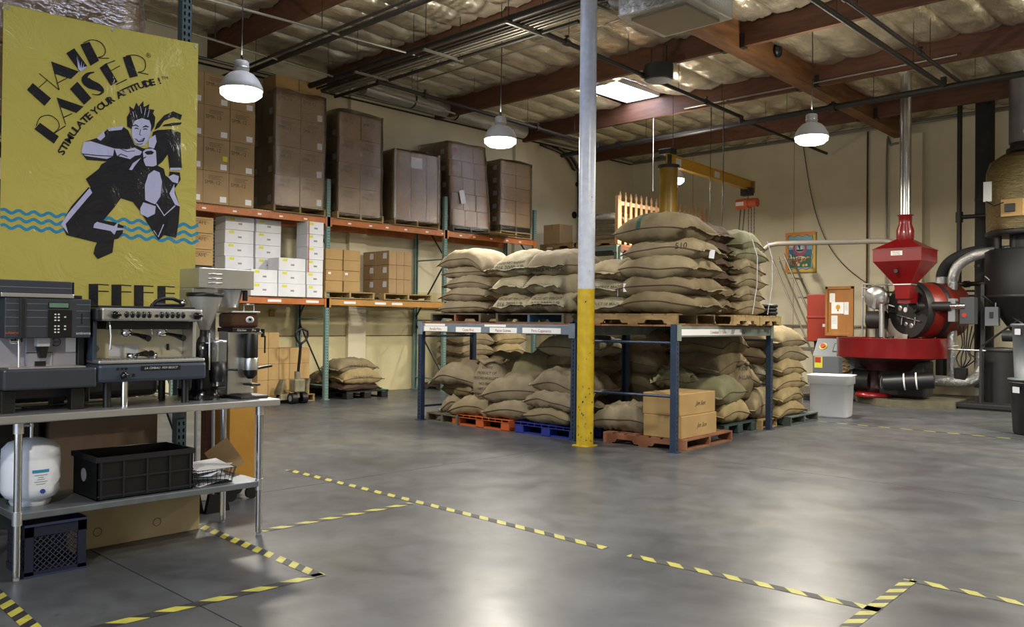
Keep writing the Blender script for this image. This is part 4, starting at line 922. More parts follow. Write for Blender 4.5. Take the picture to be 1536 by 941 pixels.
# wrapped bags on the storage rack
for k in range(3): sack(f"clear-wrapped sack beside the fence, {['bottom', 'middle', 'top'][k]} layer", -11.6, 15.05, 3.227+.16*k, 1.05, .75, .2, 0, 'burlap_pale', 350+k, .02, lump=.5, group='wrapped sacks by the fence')
wrap(-12.15, -11.08, 14.68, 15.5, 3.2, 3.78, 'shiny clear film over the pale sacks beside the fence', 'stretch_film', 21)
BAN = {'letters': [[[(1.846,2.984),(1.959,2.905),(1.919,2.847),(1.812,2.932)],[(1.883,3.053),(2.005,2.969),(2.008,2.974),(1.886,3.057)],[(1.935,3.027),(1.882,2.964),(1.885,2.961),(1.938,3.023)]],[[(1.959,3.152),(2.131,3.123),(2.081,3.06),(1.982,3.074)],[(1.956,3.151),(2.006,2.97),(2.011,2.973),(1.961,3.153)],[(1.992,3.008),(2.06,3.061),(2.057,3.065),(1.989,3.012)]],[[(2.049,3.229),(2.1,3.275),(2.186,3.171),(2.139,3.121)]],[[(2.138,3.309),(2.198,3.343),(2.263,3.228),(2.207,3.179)],[(2.158,3.322),(2.168,3.329),(2.181,3.34),(2.196,3.35),(2.21,3.357),(2.225,3.36),(2.24,3.36),(2.255,3.358),(2.268,3.354),(2.279,3.347),(2.289,3.336),(2.296,3.325),(2.301,3.313),(2.302,3.303),(2.3,3.292),(2.297,3.282),(2.292,3.273),(2.283,3.265),(2.268,3.257),(2.256,3.251),(2.254,3.243),(2.267,3.243),(2.29,3.248),(2.313,3.253),(2.329,3.256),(2.329,3.262),(2.313,3.259),(2.29,3.253),(2.267,3.249),(2.256,3.248),(2.259,3.246),(2.27,3.252),(2.285,3.26),(2.296,3.27),(2.302,3.28),(2.306,3.292),(2.307,3.304),(2.306,3.316),(2.301,3.328),(2.293,3.341),(2.283,3.352),(2.271,3.36),(2.258,3.364),(2.242,3.366),(2.225,3.365),(2.21,3.362),(2.194,3.355),(2.179,3.344),(2.165,3.333),(2.156,3.326)]],[[(1.894,2.729),(2.011,2.658),(1.981,2.604),(1.86,2.682)],[(1.874,2.705),(1.877,2.717),(1.881,2.733),(1.887,2.749),(1.895,2.762),(1.906,2.771),(1.919,2.779),(1.934,2.784),(1.948,2.786),(1.961,2.785),(1.975,2.78),(1.987,2.772),(1.997,2.764),(2.004,2.755),(2.008,2.743),(2.01,2.731),(2.009,2.719),(2.004,2.708),(1.995,2.696),(1.985,2.685),(1.978,2.677),(1.982,2.673),(1.988,2.681),(1.998,2.692),(2.008,2.705),(2.014,2.719),(2.015,2.732),(2.013,2.745),(2.008,2.758),(2.001,2.768),(1.99,2.777),(1.977,2.785),(1.963,2.79),(1.948,2.792),(1.934,2.789),(1.918,2.784),(1.904,2.776),(1.892,2.766),(1.883,2.751),(1.877,2.734),(1.872,2.718),(1.869,2.706)],[(1.986,2.674),(2.054,2.735),(2.051,2.739),(1.983,2.678)]],[[(1.997,2.917),(2.166,2.889),(2.12,2.836),(2.022,2.856)],[(1.994,2.915),(2.05,2.745),(2.055,2.747),(1.999,2.918)],[(2.039,2.787),(2.094,2.825),(2.092,2.83),(2.036,2.792)]],[[(2.076,2.991),(2.123,3.051),(2.216,2.957),(2.169,2.901)]],[[(2.232,3.143),(2.226,3.142),(2.217,3.139),(2.207,3.136),(2.197,3.132),(2.187,3.127),(2.178,3.121),(2.17,3.113),(2.162,3.104),(2.154,3.092),(2.149,3.076),(2.151,3.06),(2.157,3.048),(2.166,3.038),(2.176,3.031),(2.187,3.025),(2.2,3.02),(2.214,3.019),(2.226,3.018),(2.237,3.018),(2.245,3.018),(2.253,3.017),(2.262,3.015),(2.269,3.014),(2.275,3.014),(2.277,3.015),(2.279,3.015),(2.279,3.011),(2.275,3.005),(2.27,2.999),(2.264,2.994),(2.257,2.991),(2.247,2.989),(2.237,2.988),(2.228,2.987),(2.221,2.987),(2.221,2.981),(2.227,2.982),(2.236,2.982),(2.247,2.982),(2.257,2.983),(2.266,2.985),(2.275,2.99),(2.283,2.996),(2.29,3.003),(2.297,3.011),(2.301,3.024),(2.298,3.035),(2.292,3.045),(2.285,3.053),(2.276,3.06),(2.267,3.067),(2.255,3.072),(2.243,3.075),(2.231,3.078),(2.223,3.081),(2.217,3.083),(2.211,3.086),(2.205,3.09),(2.2,3.093),(2.196,3.094),(2.193,3.091),(2.19,3.089),(2.189,3.092),(2.19,3.098),(2.194,3.105),(2.197,3.112),(2.202,3.118),(2.21,3.124),(2.22,3.13),(2.228,3.134),(2.233,3.138)]],[[(2.267,3.178),(2.312,3.222),(2.39,3.107),(2.345,3.069)],[(2.3,3.205),(2.372,3.25),(2.37,3.255),(2.298,3.21)],[(2.345,3.173),(2.406,3.221),(2.403,3.225),(2.343,3.177)],[(2.38,3.081),(2.456,3.135),(2.453,3.14),(2.377,3.086)]],[[(2.423,3.288),(2.477,3.312),(2.531,3.177),(2.474,3.151)],[(2.444,3.299),(2.456,3.303),(2.474,3.31),(2.494,3.317),(2.511,3.32),(2.527,3.32),(2.543,3.318),(2.557,3.313),(2.568,3.307),(2.575,3.299),(2.579,3.288),(2.581,3.276),(2.582,3.265),(2.581,3.255),(2.579,3.244),(2.575,3.235),(2.569,3.227),(2.561,3.22),(2.549,3.215),(2.538,3.21),(2.53,3.207),(2.531,3.202),(2.539,3.205),(2.551,3.209),(2.563,3.215),(2.573,3.223),(2.58,3.233),(2.584,3.243),(2.587,3.255),(2.588,3.266),(2.587,3.278),(2.585,3.291),(2.58,3.303),(2.572,3.312),(2.56,3.319),(2.545,3.323),(2.529,3.326),(2.512,3.326),(2.493,3.323),(2.473,3.316),(2.455,3.309),(2.443,3.304)],[(2.53,3.201),(2.606,3.202),(2.607,3.208),(2.531,3.207)]]],'tuft': [[(2.116,3.226),(2.133,3.154),(2.126,3.135)],[(2.127,3.208),(2.143,3.139),(2.133,3.131)],[(2.148,3.202),(2.149,3.14),(2.139,3.127)],[(2.165,3.189),(2.158,3.142),(2.144,3.125)],[(2.183,3.17),(2.162,3.14),(2.141,3.124),(2.126,3.141)]],'arc': [('S',2.028,2.557,1.153),('T',2.045,2.592,1.092),('I',2.057,2.616,1.082),('M',2.076,2.652,1.097),('U',2.102,2.701,1.054),('L',2.119,2.73,0.994),('A',2.144,2.765,0.905),('T',2.174,2.801,0.872),('E',2.2,2.83,0.822),('Y',2.24,2.872,0.798),('O',2.279,2.911,0.759),('U',2.311,2.941,0.745),('R',2.344,2.97,0.704),('A',2.405,3.02,0.666),('T',2.433,3.041,0.625),('T',2.47,3.066,0.598),('I',2.492,3.081,0.572),('T',2.515,3.095,0.531),('U',2.554,3.117,0.48),('D',2.599,3.138,0.427),('E',2.635,3.154,0.4),('!',2.687,3.176,0.421)],'reg': (2.605,3.344),'tm': (2.726,3.206),'black': [[(2.461,2.802),(2.458,2.868),(2.479,2.911),(2.474,2.95),(2.506,2.932),(2.523,2.985),(2.539,2.959),(2.573,3.006),(2.576,2.962),(2.618,2.993),(2.61,2.955),(2.654,2.957),(2.644,2.928),(2.661,2.904),(2.656,2.836),(2.625,2.784),(2.593,2.745),(2.501,2.73),(2.494,2.788)],[(2.672,2.859),(2.725,2.929),(2.793,2.972),(2.86,2.956),(2.85,2.917),(2.794,2.928),(2.726,2.889),(2.692,2.835),(2.656,2.809)],[(2.726,2.862),(2.795,2.887),(2.86,2.901),(2.851,2.883),(2.781,2.86),(2.712,2.846)],[(2.298,2.729),(2.335,2.768),(2.429,2.797),(2.468,2.777),(2.515,2.679),(2.581,2.663),(2.667,2.69),(2.676,2.556),(2.728,2.537),(2.752,2.458),(2.787,2.449),(2.735,2.253),(2.654,2.218),(2.508,2.269),(2.424,2.286),(2.38,2.216),(2.307,2.118),(2.196,2.172),(2.218,2.34),(2.187,2.393),(2.271,2.474),(2.289,2.509),(2.325,2.534),(2.191,2.525),(2.154,2.57),(2.171,2.645),(2.267,2.692)],[(2.679,2.813),(2.781,2.837),(2.852,2.821),(2.853,2.719),(2.865,2.562),(2.772,2.54),(2.757,2.649),(2.719,2.589),(2.679,2.55),(2.648,2.633),(2.633,2.725),(2.645,2.794)],[(2.772,2.522),(2.849,2.526),(2.857,2.472),(2.816,2.405),(2.766,2.46)],[(2.508,2.269),(2.584,2.397),(2.676,2.516),(2.731,2.496),(2.787,2.463),(2.853,2.272),(2.847,2.155),(2.828,2.037),(2.738,2.05),(2.697,2.01),(2.628,2.108),(2.561,2.208)],[(2.205,2.338),(2.329,2.288),(2.312,2.158),(2.307,2.118),(2.382,2.112),(2.446,2.092),(2.44,2.039),(2.409,1.998),(2.272,1.959),(2.068,1.996),(2.038,2.069),(2.077,2.16),(2.1,2.2)],[(2.272,1.974),(2.383,1.996),(2.372,1.897),(2.273,1.846),(2.245,1.883),(2.254,1.928)]],'lilac': [[(2.493,2.795),(2.512,2.851),(2.564,2.88),(2.618,2.872),(2.631,2.838),(2.628,2.784),(2.606,2.72),(2.58,2.683),(2.547,2.674),(2.514,2.699),(2.494,2.742)],[(2.613,2.735),(2.662,2.776),(2.673,2.728),(2.654,2.674),(2.616,2.679)],[(2.154,2.572),(2.171,2.645),(2.213,2.658),(2.374,2.631),(2.365,2.576),(2.325,2.55),(2.178,2.551)],[(2.255,2.684),(2.3,2.745),(2.311,2.706),(2.28,2.671)],[(2.322,2.766),(2.438,2.802),(2.423,2.772),(2.335,2.747)],[(2.374,2.631),(2.463,2.639),(2.515,2.66),(2.568,2.637),(2.555,2.613),(2.516,2.6),(2.484,2.572),(2.394,2.582)],[(2.574,2.638),(2.594,2.661),(2.64,2.672),(2.668,2.66),(2.676,2.556),(2.649,2.542),(2.596,2.539),(2.582,2.57)],[(2.478,2.496),(2.504,2.546),(2.562,2.594),(2.517,2.528),(2.498,2.495)],[(2.775,2.55),(2.855,2.561),(2.856,2.543),(2.775,2.532)],[(2.759,2.48),(2.8,2.505),(2.842,2.497),(2.836,2.442),(2.794,2.447)],[(2.656,2.516),(2.697,2.505),(2.716,2.44),(2.706,2.331),(2.667,2.266),(2.595,2.292),(2.591,2.398),(2.616,2.481)],[(2.582,2.274),(2.673,2.257),(2.667,2.199),(2.614,2.167),(2.564,2.189),(2.56,2.228)],[(2.673,2.271),(2.735,2.189),(2.821,2.272),(2.814,2.278),(2.736,2.198),(2.681,2.277)],[(2.808,2.435),(2.772,2.359),(2.815,2.282),(2.853,2.272),(2.811,2.363)],[(2.657,2.075),(2.696,2.03),(2.736,2.127),(2.729,2.129),(2.692,2.036),(2.663,2.08)],[(2.212,2.333),(2.23,2.303),(2.061,2.071),(2.079,2.006),(2.032,2.066),(2.077,2.147)],[(2.246,2.087),(2.264,2.104),(2.38,2.084),(2.407,2.115),(2.401,2.075),(2.446,2.075),(2.443,2.063),(2.395,2.055),(2.383,2.024),(2.357,2.048),(2.24,2.061)],[(2.548,2.963),(2.559,2.912),(2.563,2.914),(2.552,2.965)],[(2.588,2.958),(2.578,2.903),(2.582,2.903),(2.592,2.958)],[(2.614,2.95),(2.602,2.894),(2.606,2.894),(2.618,2.95)],[(2.496,2.914),(2.505,2.876),(2.509,2.877),(2.5,2.915)]],'detail': [[(2.501,2.809),(2.519,2.818),(2.54,2.811),(2.543,2.816),(2.52,2.828),(2.498,2.815)],[(2.569,2.811),(2.592,2.822),(2.612,2.821),(2.614,2.826),(2.591,2.833),(2.567,2.815)],[(2.514,2.792),(2.526,2.797),(2.538,2.794),(2.54,2.801),(2.526,2.804),(2.512,2.799)],[(2.574,2.797),(2.589,2.804),(2.601,2.801),(2.604,2.807),(2.589,2.81),(2.572,2.804)],[(2.553,2.799),(2.546,2.757),(2.56,2.754),(2.561,2.758),(2.55,2.758),(2.557,2.799)],[(2.514,2.727),(2.547,2.716),(2.589,2.744),(2.577,2.713),(2.54,2.702)],[(2.527,2.687),(2.554,2.686),(2.573,2.697),(2.571,2.701),(2.554,2.69),(2.528,2.691)],[(2.584,2.634),(2.601,2.647),(2.634,2.655),(2.654,2.647),(2.641,2.629),(2.605,2.621)],[(2.411,2.635),(2.463,2.62),(2.516,2.635),(2.515,2.639),(2.464,2.624),(2.413,2.639)],[(2.578,2.278),(2.667,2.256),(2.671,2.268),(2.581,2.289)],[(2.396,2.574),(2.419,2.597),(2.463,2.584),(2.465,2.589),(2.419,2.602),(2.392,2.578)],[(2.593,2.608),(2.565,2.582),(2.579,2.557),(2.585,2.561),(2.572,2.581),(2.597,2.603)],[(2.166,2.559),(2.263,2.563),(2.362,2.573),(2.363,2.578),(2.263,2.568),(2.166,2.564)]],'teeth': [[(2.527,2.721),(2.548,2.715),(2.577,2.73),(2.567,2.719),(2.543,2.71)]],'waves': [[(1.674,2.117),(1.682,2.122),(1.688,2.124),(1.695,2.121),(1.703,2.115),(1.714,2.108),(1.726,2.103),(1.739,2.103),(1.751,2.11),(1.761,2.117),(1.769,2.123),(1.775,2.124),(1.782,2.123),(1.79,2.117),(1.8,2.109),(1.812,2.104),(1.826,2.104),(1.839,2.109),(1.849,2.117),(1.857,2.123),(1.864,2.125),(1.87,2.124),(1.879,2.118),(1.889,2.111),(1.901,2.105),(1.915,2.104),(1.928,2.109),(1.939,2.117),(1.948,2.123),(1.955,2.126),(1.961,2.125),(1.97,2.12),(1.98,2.112),(1.992,2.106),(2.006,2.104),(2.02,2.109),(2.031,2.117),(2.04,2.124),(2.048,2.126),(2.054,2.126),(2.063,2.121),(2.073,2.114),(2.085,2.107),(2.1,2.104),(2.114,2.109),(2.125,2.117),(2.135,2.124),(2.143,2.127),(2.149,2.127),(2.158,2.123),(2.168,2.115),(2.18,2.108),(2.195,2.105),(2.21,2.109),(2.222,2.117),(2.232,2.124),(2.24,2.128),(2.247,2.128),(2.255,2.124),(2.266,2.117),(2.278,2.109),(2.293,2.106),(2.308,2.109),(2.321,2.116),(2.331,2.124),(2.34,2.128),(2.346,2.129),(2.355,2.125),(2.365,2.118),(2.378,2.111),(2.393,2.106),(2.408,2.109),(2.422,2.116),(2.433,2.124),(2.442,2.129),(2.449,2.13),(2.457,2.127),(2.468,2.12),(2.48,2.112),(2.495,2.107),(2.511,2.109),(2.525,2.116),(2.537,2.124),(2.546,2.13),(2.554,2.131),(2.562,2.128),(2.573,2.122),(2.585,2.113),(2.6,2.108),(2.617,2.109),(2.632,2.116),(2.644,2.124),(2.654,2.13),(2.661,2.132),(2.669,2.13),(2.68,2.123),(2.693,2.115),(2.708,2.109),(2.725,2.109),(2.74,2.116),(2.753,2.124),(2.764,2.131),(2.771,2.133),(2.78,2.131),(2.79,2.125),(2.803,2.117),(2.819,2.11),(2.836,2.109),(2.852,2.115),(2.865,2.124),(2.876,2.131),(2.885,2.134),(2.893,2.132),(2.904,2.127),(2.917,2.118),(2.932,2.111),(2.95,2.11),(2.966,2.115),(2.98,2.124),(2.992,2.131),(3.003,2.135),(2.997,2.157),(2.983,2.152),(2.968,2.143),(2.957,2.136),(2.948,2.133),(2.94,2.133),(2.93,2.138),(2.917,2.147),(2.902,2.154),(2.885,2.157),(2.868,2.152),(2.854,2.143),(2.842,2.135),(2.833,2.132),(2.826,2.132),(2.816,2.137),(2.804,2.145),(2.789,2.152),(2.773,2.155),(2.756,2.151),(2.742,2.143),(2.73,2.135),(2.722,2.131),(2.714,2.131),(2.705,2.135),(2.693,2.143),(2.679,2.15),(2.663,2.154),(2.647,2.151),(2.633,2.143),(2.621,2.135),(2.613,2.13),(2.605,2.13),(2.596,2.133),(2.585,2.141),(2.572,2.149),(2.557,2.153),(2.541,2.15),(2.527,2.143),(2.515,2.135),(2.506,2.13),(2.499,2.129),(2.491,2.132),(2.48,2.139),(2.468,2.147),(2.453,2.152),(2.437,2.15),(2.423,2.143),(2.412,2.134),(2.403,2.129),(2.396,2.128),(2.388,2.13),(2.377,2.137),(2.365,2.145),(2.351,2.15),(2.336,2.149),(2.322,2.142),(2.311,2.134),(2.301,2.129),(2.295,2.127),(2.287,2.129),(2.277,2.135),(2.266,2.143),(2.252,2.149),(2.237,2.149),(2.223,2.142),(2.212,2.134),(2.203,2.128),(2.196,2.126),(2.189,2.128),(2.179,2.133),(2.168,2.141),(2.155,2.147),(2.14,2.148),(2.127,2.142),(2.116,2.134),(2.106,2.128),(2.1,2.125),(2.093,2.127),(2.084,2.132),(2.073,2.139),(2.061,2.146),(2.046,2.147),(2.033,2.142),(2.021,2.134),(2.012,2.127),(2.005,2.125),(1.999,2.125),(1.99,2.13),(1.98,2.138),(1.968,2.144),(1.954,2.146),(1.941,2.142),(1.93,2.134),(1.92,2.127),(1.913,2.124),(1.907,2.124),(1.899,2.129),(1.889,2.136),(1.878,2.143),(1.864,2.145),(1.851,2.141),(1.84,2.134),(1.831,2.127),(1.824,2.123),(1.818,2.123),(1.81,2.127),(1.8,2.134),(1.789,2.141),(1.776,2.144),(1.763,2.141),(1.752,2.134),(1.743,2.127),(1.736,2.123),(1.73,2.123),(1.723,2.126),(1.714,2.133),(1.703,2.14),(1.69,2.143),(1.677,2.141),(1.667,2.134)],[(1.675,2.068),(1.683,2.073),(1.689,2.074),(1.696,2.072),(1.704,2.066),(1.714,2.058),(1.726,2.053),(1.74,2.054),(1.752,2.06),(1.762,2.067),(1.77,2.073),(1.776,2.074),(1.782,2.072),(1.791,2.067),(1.801,2.059),(1.813,2.053),(1.827,2.053),(1.839,2.059),(1.85,2.067),(1.858,2.072),(1.864,2.074),(1.871,2.073),(1.88,2.068),(1.89,2.06),(1.902,2.054),(1.916,2.053),(1.929,2.058),(1.94,2.066),(1.949,2.072),(1.955,2.075),(1.962,2.073),(1.97,2.068),(1.981,2.061),(1.993,2.054),(2.007,2.053),(2.021,2.057),(2.032,2.065),(2.041,2.072),(2.048,2.075),(2.055,2.074),(2.063,2.069),(2.074,2.062),(2.086,2.055),(2.1,2.052),(2.114,2.057),(2.126,2.064),(2.136,2.071),(2.143,2.075),(2.15,2.074),(2.158,2.07),(2.169,2.063),(2.181,2.055),(2.196,2.052),(2.21,2.056),(2.223,2.064),(2.233,2.071),(2.241,2.075),(2.247,2.075),(2.256,2.071),(2.266,2.063),(2.279,2.056),(2.293,2.052),(2.309,2.055),(2.321,2.063),(2.332,2.07),(2.34,2.075),(2.347,2.075),(2.356,2.072),(2.366,2.064),(2.379,2.057),(2.393,2.052),(2.409,2.055),(2.423,2.062),(2.434,2.07),(2.443,2.075),(2.45,2.075),(2.458,2.072),(2.469,2.065),(2.481,2.057),(2.496,2.052),(2.512,2.054),(2.526,2.061),(2.538,2.069),(2.547,2.075),(2.554,2.076),(2.563,2.073),(2.573,2.066),(2.586,2.058),(2.601,2.052),(2.618,2.053),(2.632,2.06),(2.645,2.069),(2.655,2.074),(2.662,2.076),(2.67,2.074),(2.681,2.067),(2.694,2.059),(2.709,2.053),(2.726,2.053),(2.741,2.059),(2.754,2.068),(2.764,2.074),(2.772,2.076),(2.78,2.074),(2.791,2.068),(2.804,2.06),(2.819,2.053),(2.837,2.052),(2.853,2.058),(2.866,2.067),(2.877,2.074),(2.885,2.076),(2.894,2.075),(2.904,2.069),(2.917,2.061),(2.933,2.053),(2.95,2.052),(2.967,2.058),(2.981,2.066),(2.993,2.074),(3.004,2.077),(2.998,2.099),(2.983,2.094),(2.969,2.086),(2.958,2.078),(2.949,2.075),(2.941,2.076),(2.93,2.081),(2.918,2.089),(2.903,2.097),(2.886,2.099),(2.869,2.095),(2.855,2.086),(2.843,2.078),(2.834,2.075),(2.826,2.075),(2.817,2.08),(2.804,2.088),(2.79,2.096),(2.773,2.099),(2.757,2.095),(2.743,2.087),(2.731,2.079),(2.722,2.075),(2.715,2.075),(2.706,2.079),(2.694,2.087),(2.68,2.095),(2.664,2.098),(2.648,2.095),(2.634,2.087),(2.622,2.079),(2.613,2.075),(2.606,2.074),(2.597,2.078),(2.586,2.085),(2.573,2.093),(2.558,2.098),(2.541,2.095),(2.527,2.088),(2.516,2.08),(2.507,2.075),(2.5,2.074),(2.492,2.077),(2.481,2.084),(2.468,2.092),(2.454,2.097),(2.438,2.095),(2.424,2.088),(2.412,2.08),(2.403,2.075),(2.396,2.074),(2.389,2.076),(2.378,2.083),(2.366,2.091),(2.352,2.096),(2.336,2.096),(2.323,2.089),(2.311,2.081),(2.302,2.075),(2.295,2.074),(2.288,2.076),(2.278,2.082),(2.266,2.09),(2.253,2.096),(2.238,2.096),(2.224,2.089),(2.213,2.081),(2.204,2.075),(2.197,2.073),(2.19,2.075),(2.18,2.081),(2.169,2.089),(2.156,2.095),(2.141,2.095),(2.128,2.09),(2.116,2.082),(2.107,2.076),(2.1,2.073),(2.094,2.074),(2.085,2.08),(2.074,2.087),(2.061,2.094),(2.047,2.095),(2.033,2.09),(2.022,2.082),(2.013,2.076),(2.006,2.073),(2.0,2.074),(1.991,2.079),(1.981,2.086),(1.969,2.093),(1.955,2.095),(1.941,2.091),(1.93,2.083),(1.921,2.076),(1.914,2.073),(1.908,2.074),(1.9,2.078),(1.89,2.085),(1.878,2.092),(1.865,2.095),(1.852,2.091),(1.841,2.083),(1.831,2.077),(1.824,2.073),(1.818,2.073),(1.811,2.077),(1.801,2.084),(1.79,2.091),(1.777,2.094),(1.764,2.091),(1.753,2.084),(1.744,2.077),(1.736,2.073),(1.731,2.073),(1.723,2.076),(1.714,2.083),(1.704,2.09),(1.691,2.094),(1.678,2.091),(1.667,2.085)],[(1.676,2.018),(1.684,2.023),(1.69,2.025),(1.696,2.022),(1.705,2.016),(1.715,2.009),(1.727,2.003),(1.74,2.004),(1.752,2.01),(1.762,2.017),(1.77,2.023),(1.776,2.024),(1.783,2.022),(1.792,2.017),(1.802,2.009),(1.814,2.003),(1.828,2.003),(1.84,2.008),(1.85,2.016),(1.859,2.022),(1.865,2.024),(1.872,2.022),(1.88,2.017),(1.891,2.009),(1.903,2.003),(1.917,2.002),(1.93,2.007),(1.94,2.015),(1.949,2.021),(1.956,2.023),(1.963,2.022),(1.971,2.017),(1.981,2.009),(1.994,2.003),(2.008,2.001),(2.021,2.006),(2.033,2.013),(2.042,2.02),(2.049,2.023),(2.055,2.022),(2.064,2.017),(2.074,2.01),(2.087,2.003),(2.101,2.0),(2.115,2.004),(2.127,2.012),(2.137,2.019),(2.144,2.022),(2.151,2.022),(2.159,2.017),(2.17,2.01),(2.182,2.003),(2.196,1.999),(2.211,2.003),(2.223,2.011),(2.234,2.018),(2.242,2.022),(2.248,2.022),(2.257,2.018),(2.267,2.01),(2.28,2.003),(2.294,1.999),(2.309,2.002),(2.322,2.009),(2.333,2.017),(2.341,2.021),(2.348,2.021),(2.356,2.018),(2.367,2.011),(2.379,2.003),(2.394,1.998),(2.41,2.0),(2.423,2.008),(2.435,2.016),(2.443,2.02),(2.45,2.021),(2.459,2.018),(2.469,2.011),(2.482,2.003),(2.497,1.997),(2.513,1.999),(2.527,2.006),(2.539,2.014),(2.548,2.019),(2.555,2.021),(2.564,2.018),(2.574,2.011),(2.587,2.003),(2.602,1.997),(2.618,1.998),(2.633,2.005),(2.645,2.013),(2.655,2.019),(2.663,2.02),(2.671,2.018),(2.682,2.011),(2.695,2.003),(2.71,1.997),(2.727,1.997),(2.742,2.003),(2.755,2.011),(2.765,2.018),(2.773,2.02),(2.781,2.018),(2.792,2.012),(2.805,2.003),(2.82,1.996),(2.838,1.995),(2.854,2.001),(2.867,2.01),(2.878,2.017),(2.886,2.019),(2.894,2.018),(2.905,2.012),(2.918,2.003),(2.934,1.996),(2.951,1.994),(2.968,2.0),(2.982,2.008),(2.994,2.016),(3.005,2.019),(2.999,2.041),(2.984,2.036),(2.97,2.028),(2.958,2.02),(2.95,2.017),(2.942,2.018),(2.931,2.023),(2.919,2.032),(2.904,2.039),(2.886,2.042),(2.869,2.037),(2.855,2.029),(2.844,2.022),(2.835,2.018),(2.827,2.018),(2.817,2.023),(2.805,2.031),(2.791,2.039),(2.774,2.042),(2.758,2.039),(2.744,2.03),(2.732,2.023),(2.723,2.019),(2.716,2.019),(2.706,2.023),(2.695,2.031),(2.681,2.039),(2.665,2.043),(2.648,2.039),(2.635,2.032),(2.623,2.024),(2.614,2.019),(2.607,2.019),(2.598,2.023),(2.587,2.03),(2.574,2.038),(2.558,2.043),(2.542,2.04),(2.528,2.033),(2.517,2.025),(2.508,2.02),(2.501,2.019),(2.492,2.022),(2.482,2.029),(2.469,2.038),(2.454,2.043),(2.438,2.041),(2.425,2.034),(2.413,2.026),(2.404,2.021),(2.397,2.02),(2.389,2.022),(2.379,2.029),(2.367,2.037),(2.353,2.043),(2.337,2.042),(2.323,2.035),(2.312,2.027),(2.303,2.022),(2.296,2.02),(2.289,2.022),(2.279,2.029),(2.267,2.037),(2.254,2.043),(2.238,2.042),(2.225,2.036),(2.213,2.028),(2.204,2.022),(2.197,2.021),(2.19,2.022),(2.181,2.028),(2.17,2.036),(2.157,2.042),(2.142,2.043),(2.128,2.037),(2.117,2.029),(2.108,2.023),(2.101,2.021),(2.094,2.022),(2.085,2.028),(2.075,2.035),(2.062,2.042),(2.048,2.043),(2.034,2.038),(2.023,2.031),(2.014,2.024),(2.007,2.022),(2.0,2.022),(1.992,2.027),(1.982,2.035),(1.97,2.042),(1.956,2.044),(1.942,2.039),(1.931,2.032),(1.922,2.025),(1.915,2.022),(1.909,2.023),(1.901,2.027),(1.891,2.034),(1.879,2.041),(1.866,2.044),(1.852,2.04),(1.841,2.033),(1.832,2.026),(1.825,2.023),(1.819,2.023),(1.811,2.027),(1.802,2.034),(1.791,2.041),(1.778,2.044),(1.765,2.041),(1.753,2.034),(1.744,2.027),(1.737,2.023),(1.731,2.023),(1.724,2.026),(1.715,2.033),(1.704,2.04),(1.692,2.044),(1.679,2.042),(1.668,2.035)]],'coffee': [[(2.217,1.671),(2.279,1.674),(2.284,1.331),(2.222,1.331)],[(2.279,1.674),(2.351,1.672),(2.351,1.665),(2.279,1.667)],[(2.28,1.627),(2.351,1.627),(2.351,1.62),(2.28,1.62)],[(2.369,1.672),(2.437,1.675),(2.442,1.33),(2.374,1.331)],[(2.437,1.675),(2.507,1.673),(2.507,1.666),(2.438,1.668)],[(2.438,1.628),(2.508,1.628),(2.508,1.621),(2.438,1.621)],[(2.526,1.674),(2.593,1.676),(2.598,1.33),(2.531,1.33)],[(2.593,1.676),(2.665,1.674),(2.665,1.667),(2.593,1.669)],[(2.593,1.628),(2.666,1.628),(2.666,1.621),(2.593,1.621)],[(2.695,1.675),(2.754,1.677),(2.759,1.33),(2.699,1.33)],[(2.754,1.677),(2.824,1.675),(2.824,1.668),(2.754,1.67)],[(2.754,1.628),(2.825,1.628),(2.825,1.62),(2.755,1.621)],[(1.909,1.668),(1.971,1.671),(1.976,1.332),(1.914,1.332)],[(2.062,1.674),(2.122,1.677),(2.127,1.331),(2.067,1.331)]],'edge': [(1.667,3.463),(2.007,3.474),(2.352,3.481),(2.663,3.501),(2.983,3.518),(2.983,2.588),(2.977,1.771)]}
# ------------------------------------------------------------------ banner
XBN = -6.205
bn = thing('advertising_banner', 'glossy yellow plastic banner with black lettering and a running man print, behind the espresso table', 'banner', (XBN, 2.33, 1.2))
def bl_(p): return (0, p[0]-2.33, p[1]-1.2)
def flat(name, polys, m, off, th=.0, label=None):
    mb = MB()
    for i_, pl_ in enumerate(polys):
        vs = [(off+.00012*i_, p[0]-2.33, p[1]-1.2) for p in pl_]; mb.add(vs, [tuple(range(len(vs)))])
    return part(name, mb, m, bn)
mb = MB(); top = lambda y: 3.463+(y-1.667)*.042-.006*math.sin((y-1.667)*2.4); nY, nZ = 26, 40; vs = []
for sgn in (0, -.002):
    for j in range(nZ+1):
        for i in range(nY+1):
            y = 1.668+1.312*i/nY; z = 1.25+(top(y)-1.25)*j/nZ; vs.append((sgn, y-2.33, z-1.2))
K = (nY+1)*(nZ+1); fs = []
for s_ in (0, K):
    for j in range(nZ):
        for i in range(nY): a = s_+j*(nY+1)+i; fs.append((a, a+1, a+nY+2, a+nY+1))
part('sheet', mb.add(vs, fs), 'banner_yellow', bn)
flat('wave_stripe', [BAN['waves'][0]], 'print_blue', .0012); flat('wave_stripe', [BAN['waves'][1]], 'print_blue', .0012); flat('wave_stripe', [BAN['waves'][2]], 'print_blue', .0012)
flat('figure_print', BAN['black'], 'print_black', .0025); 

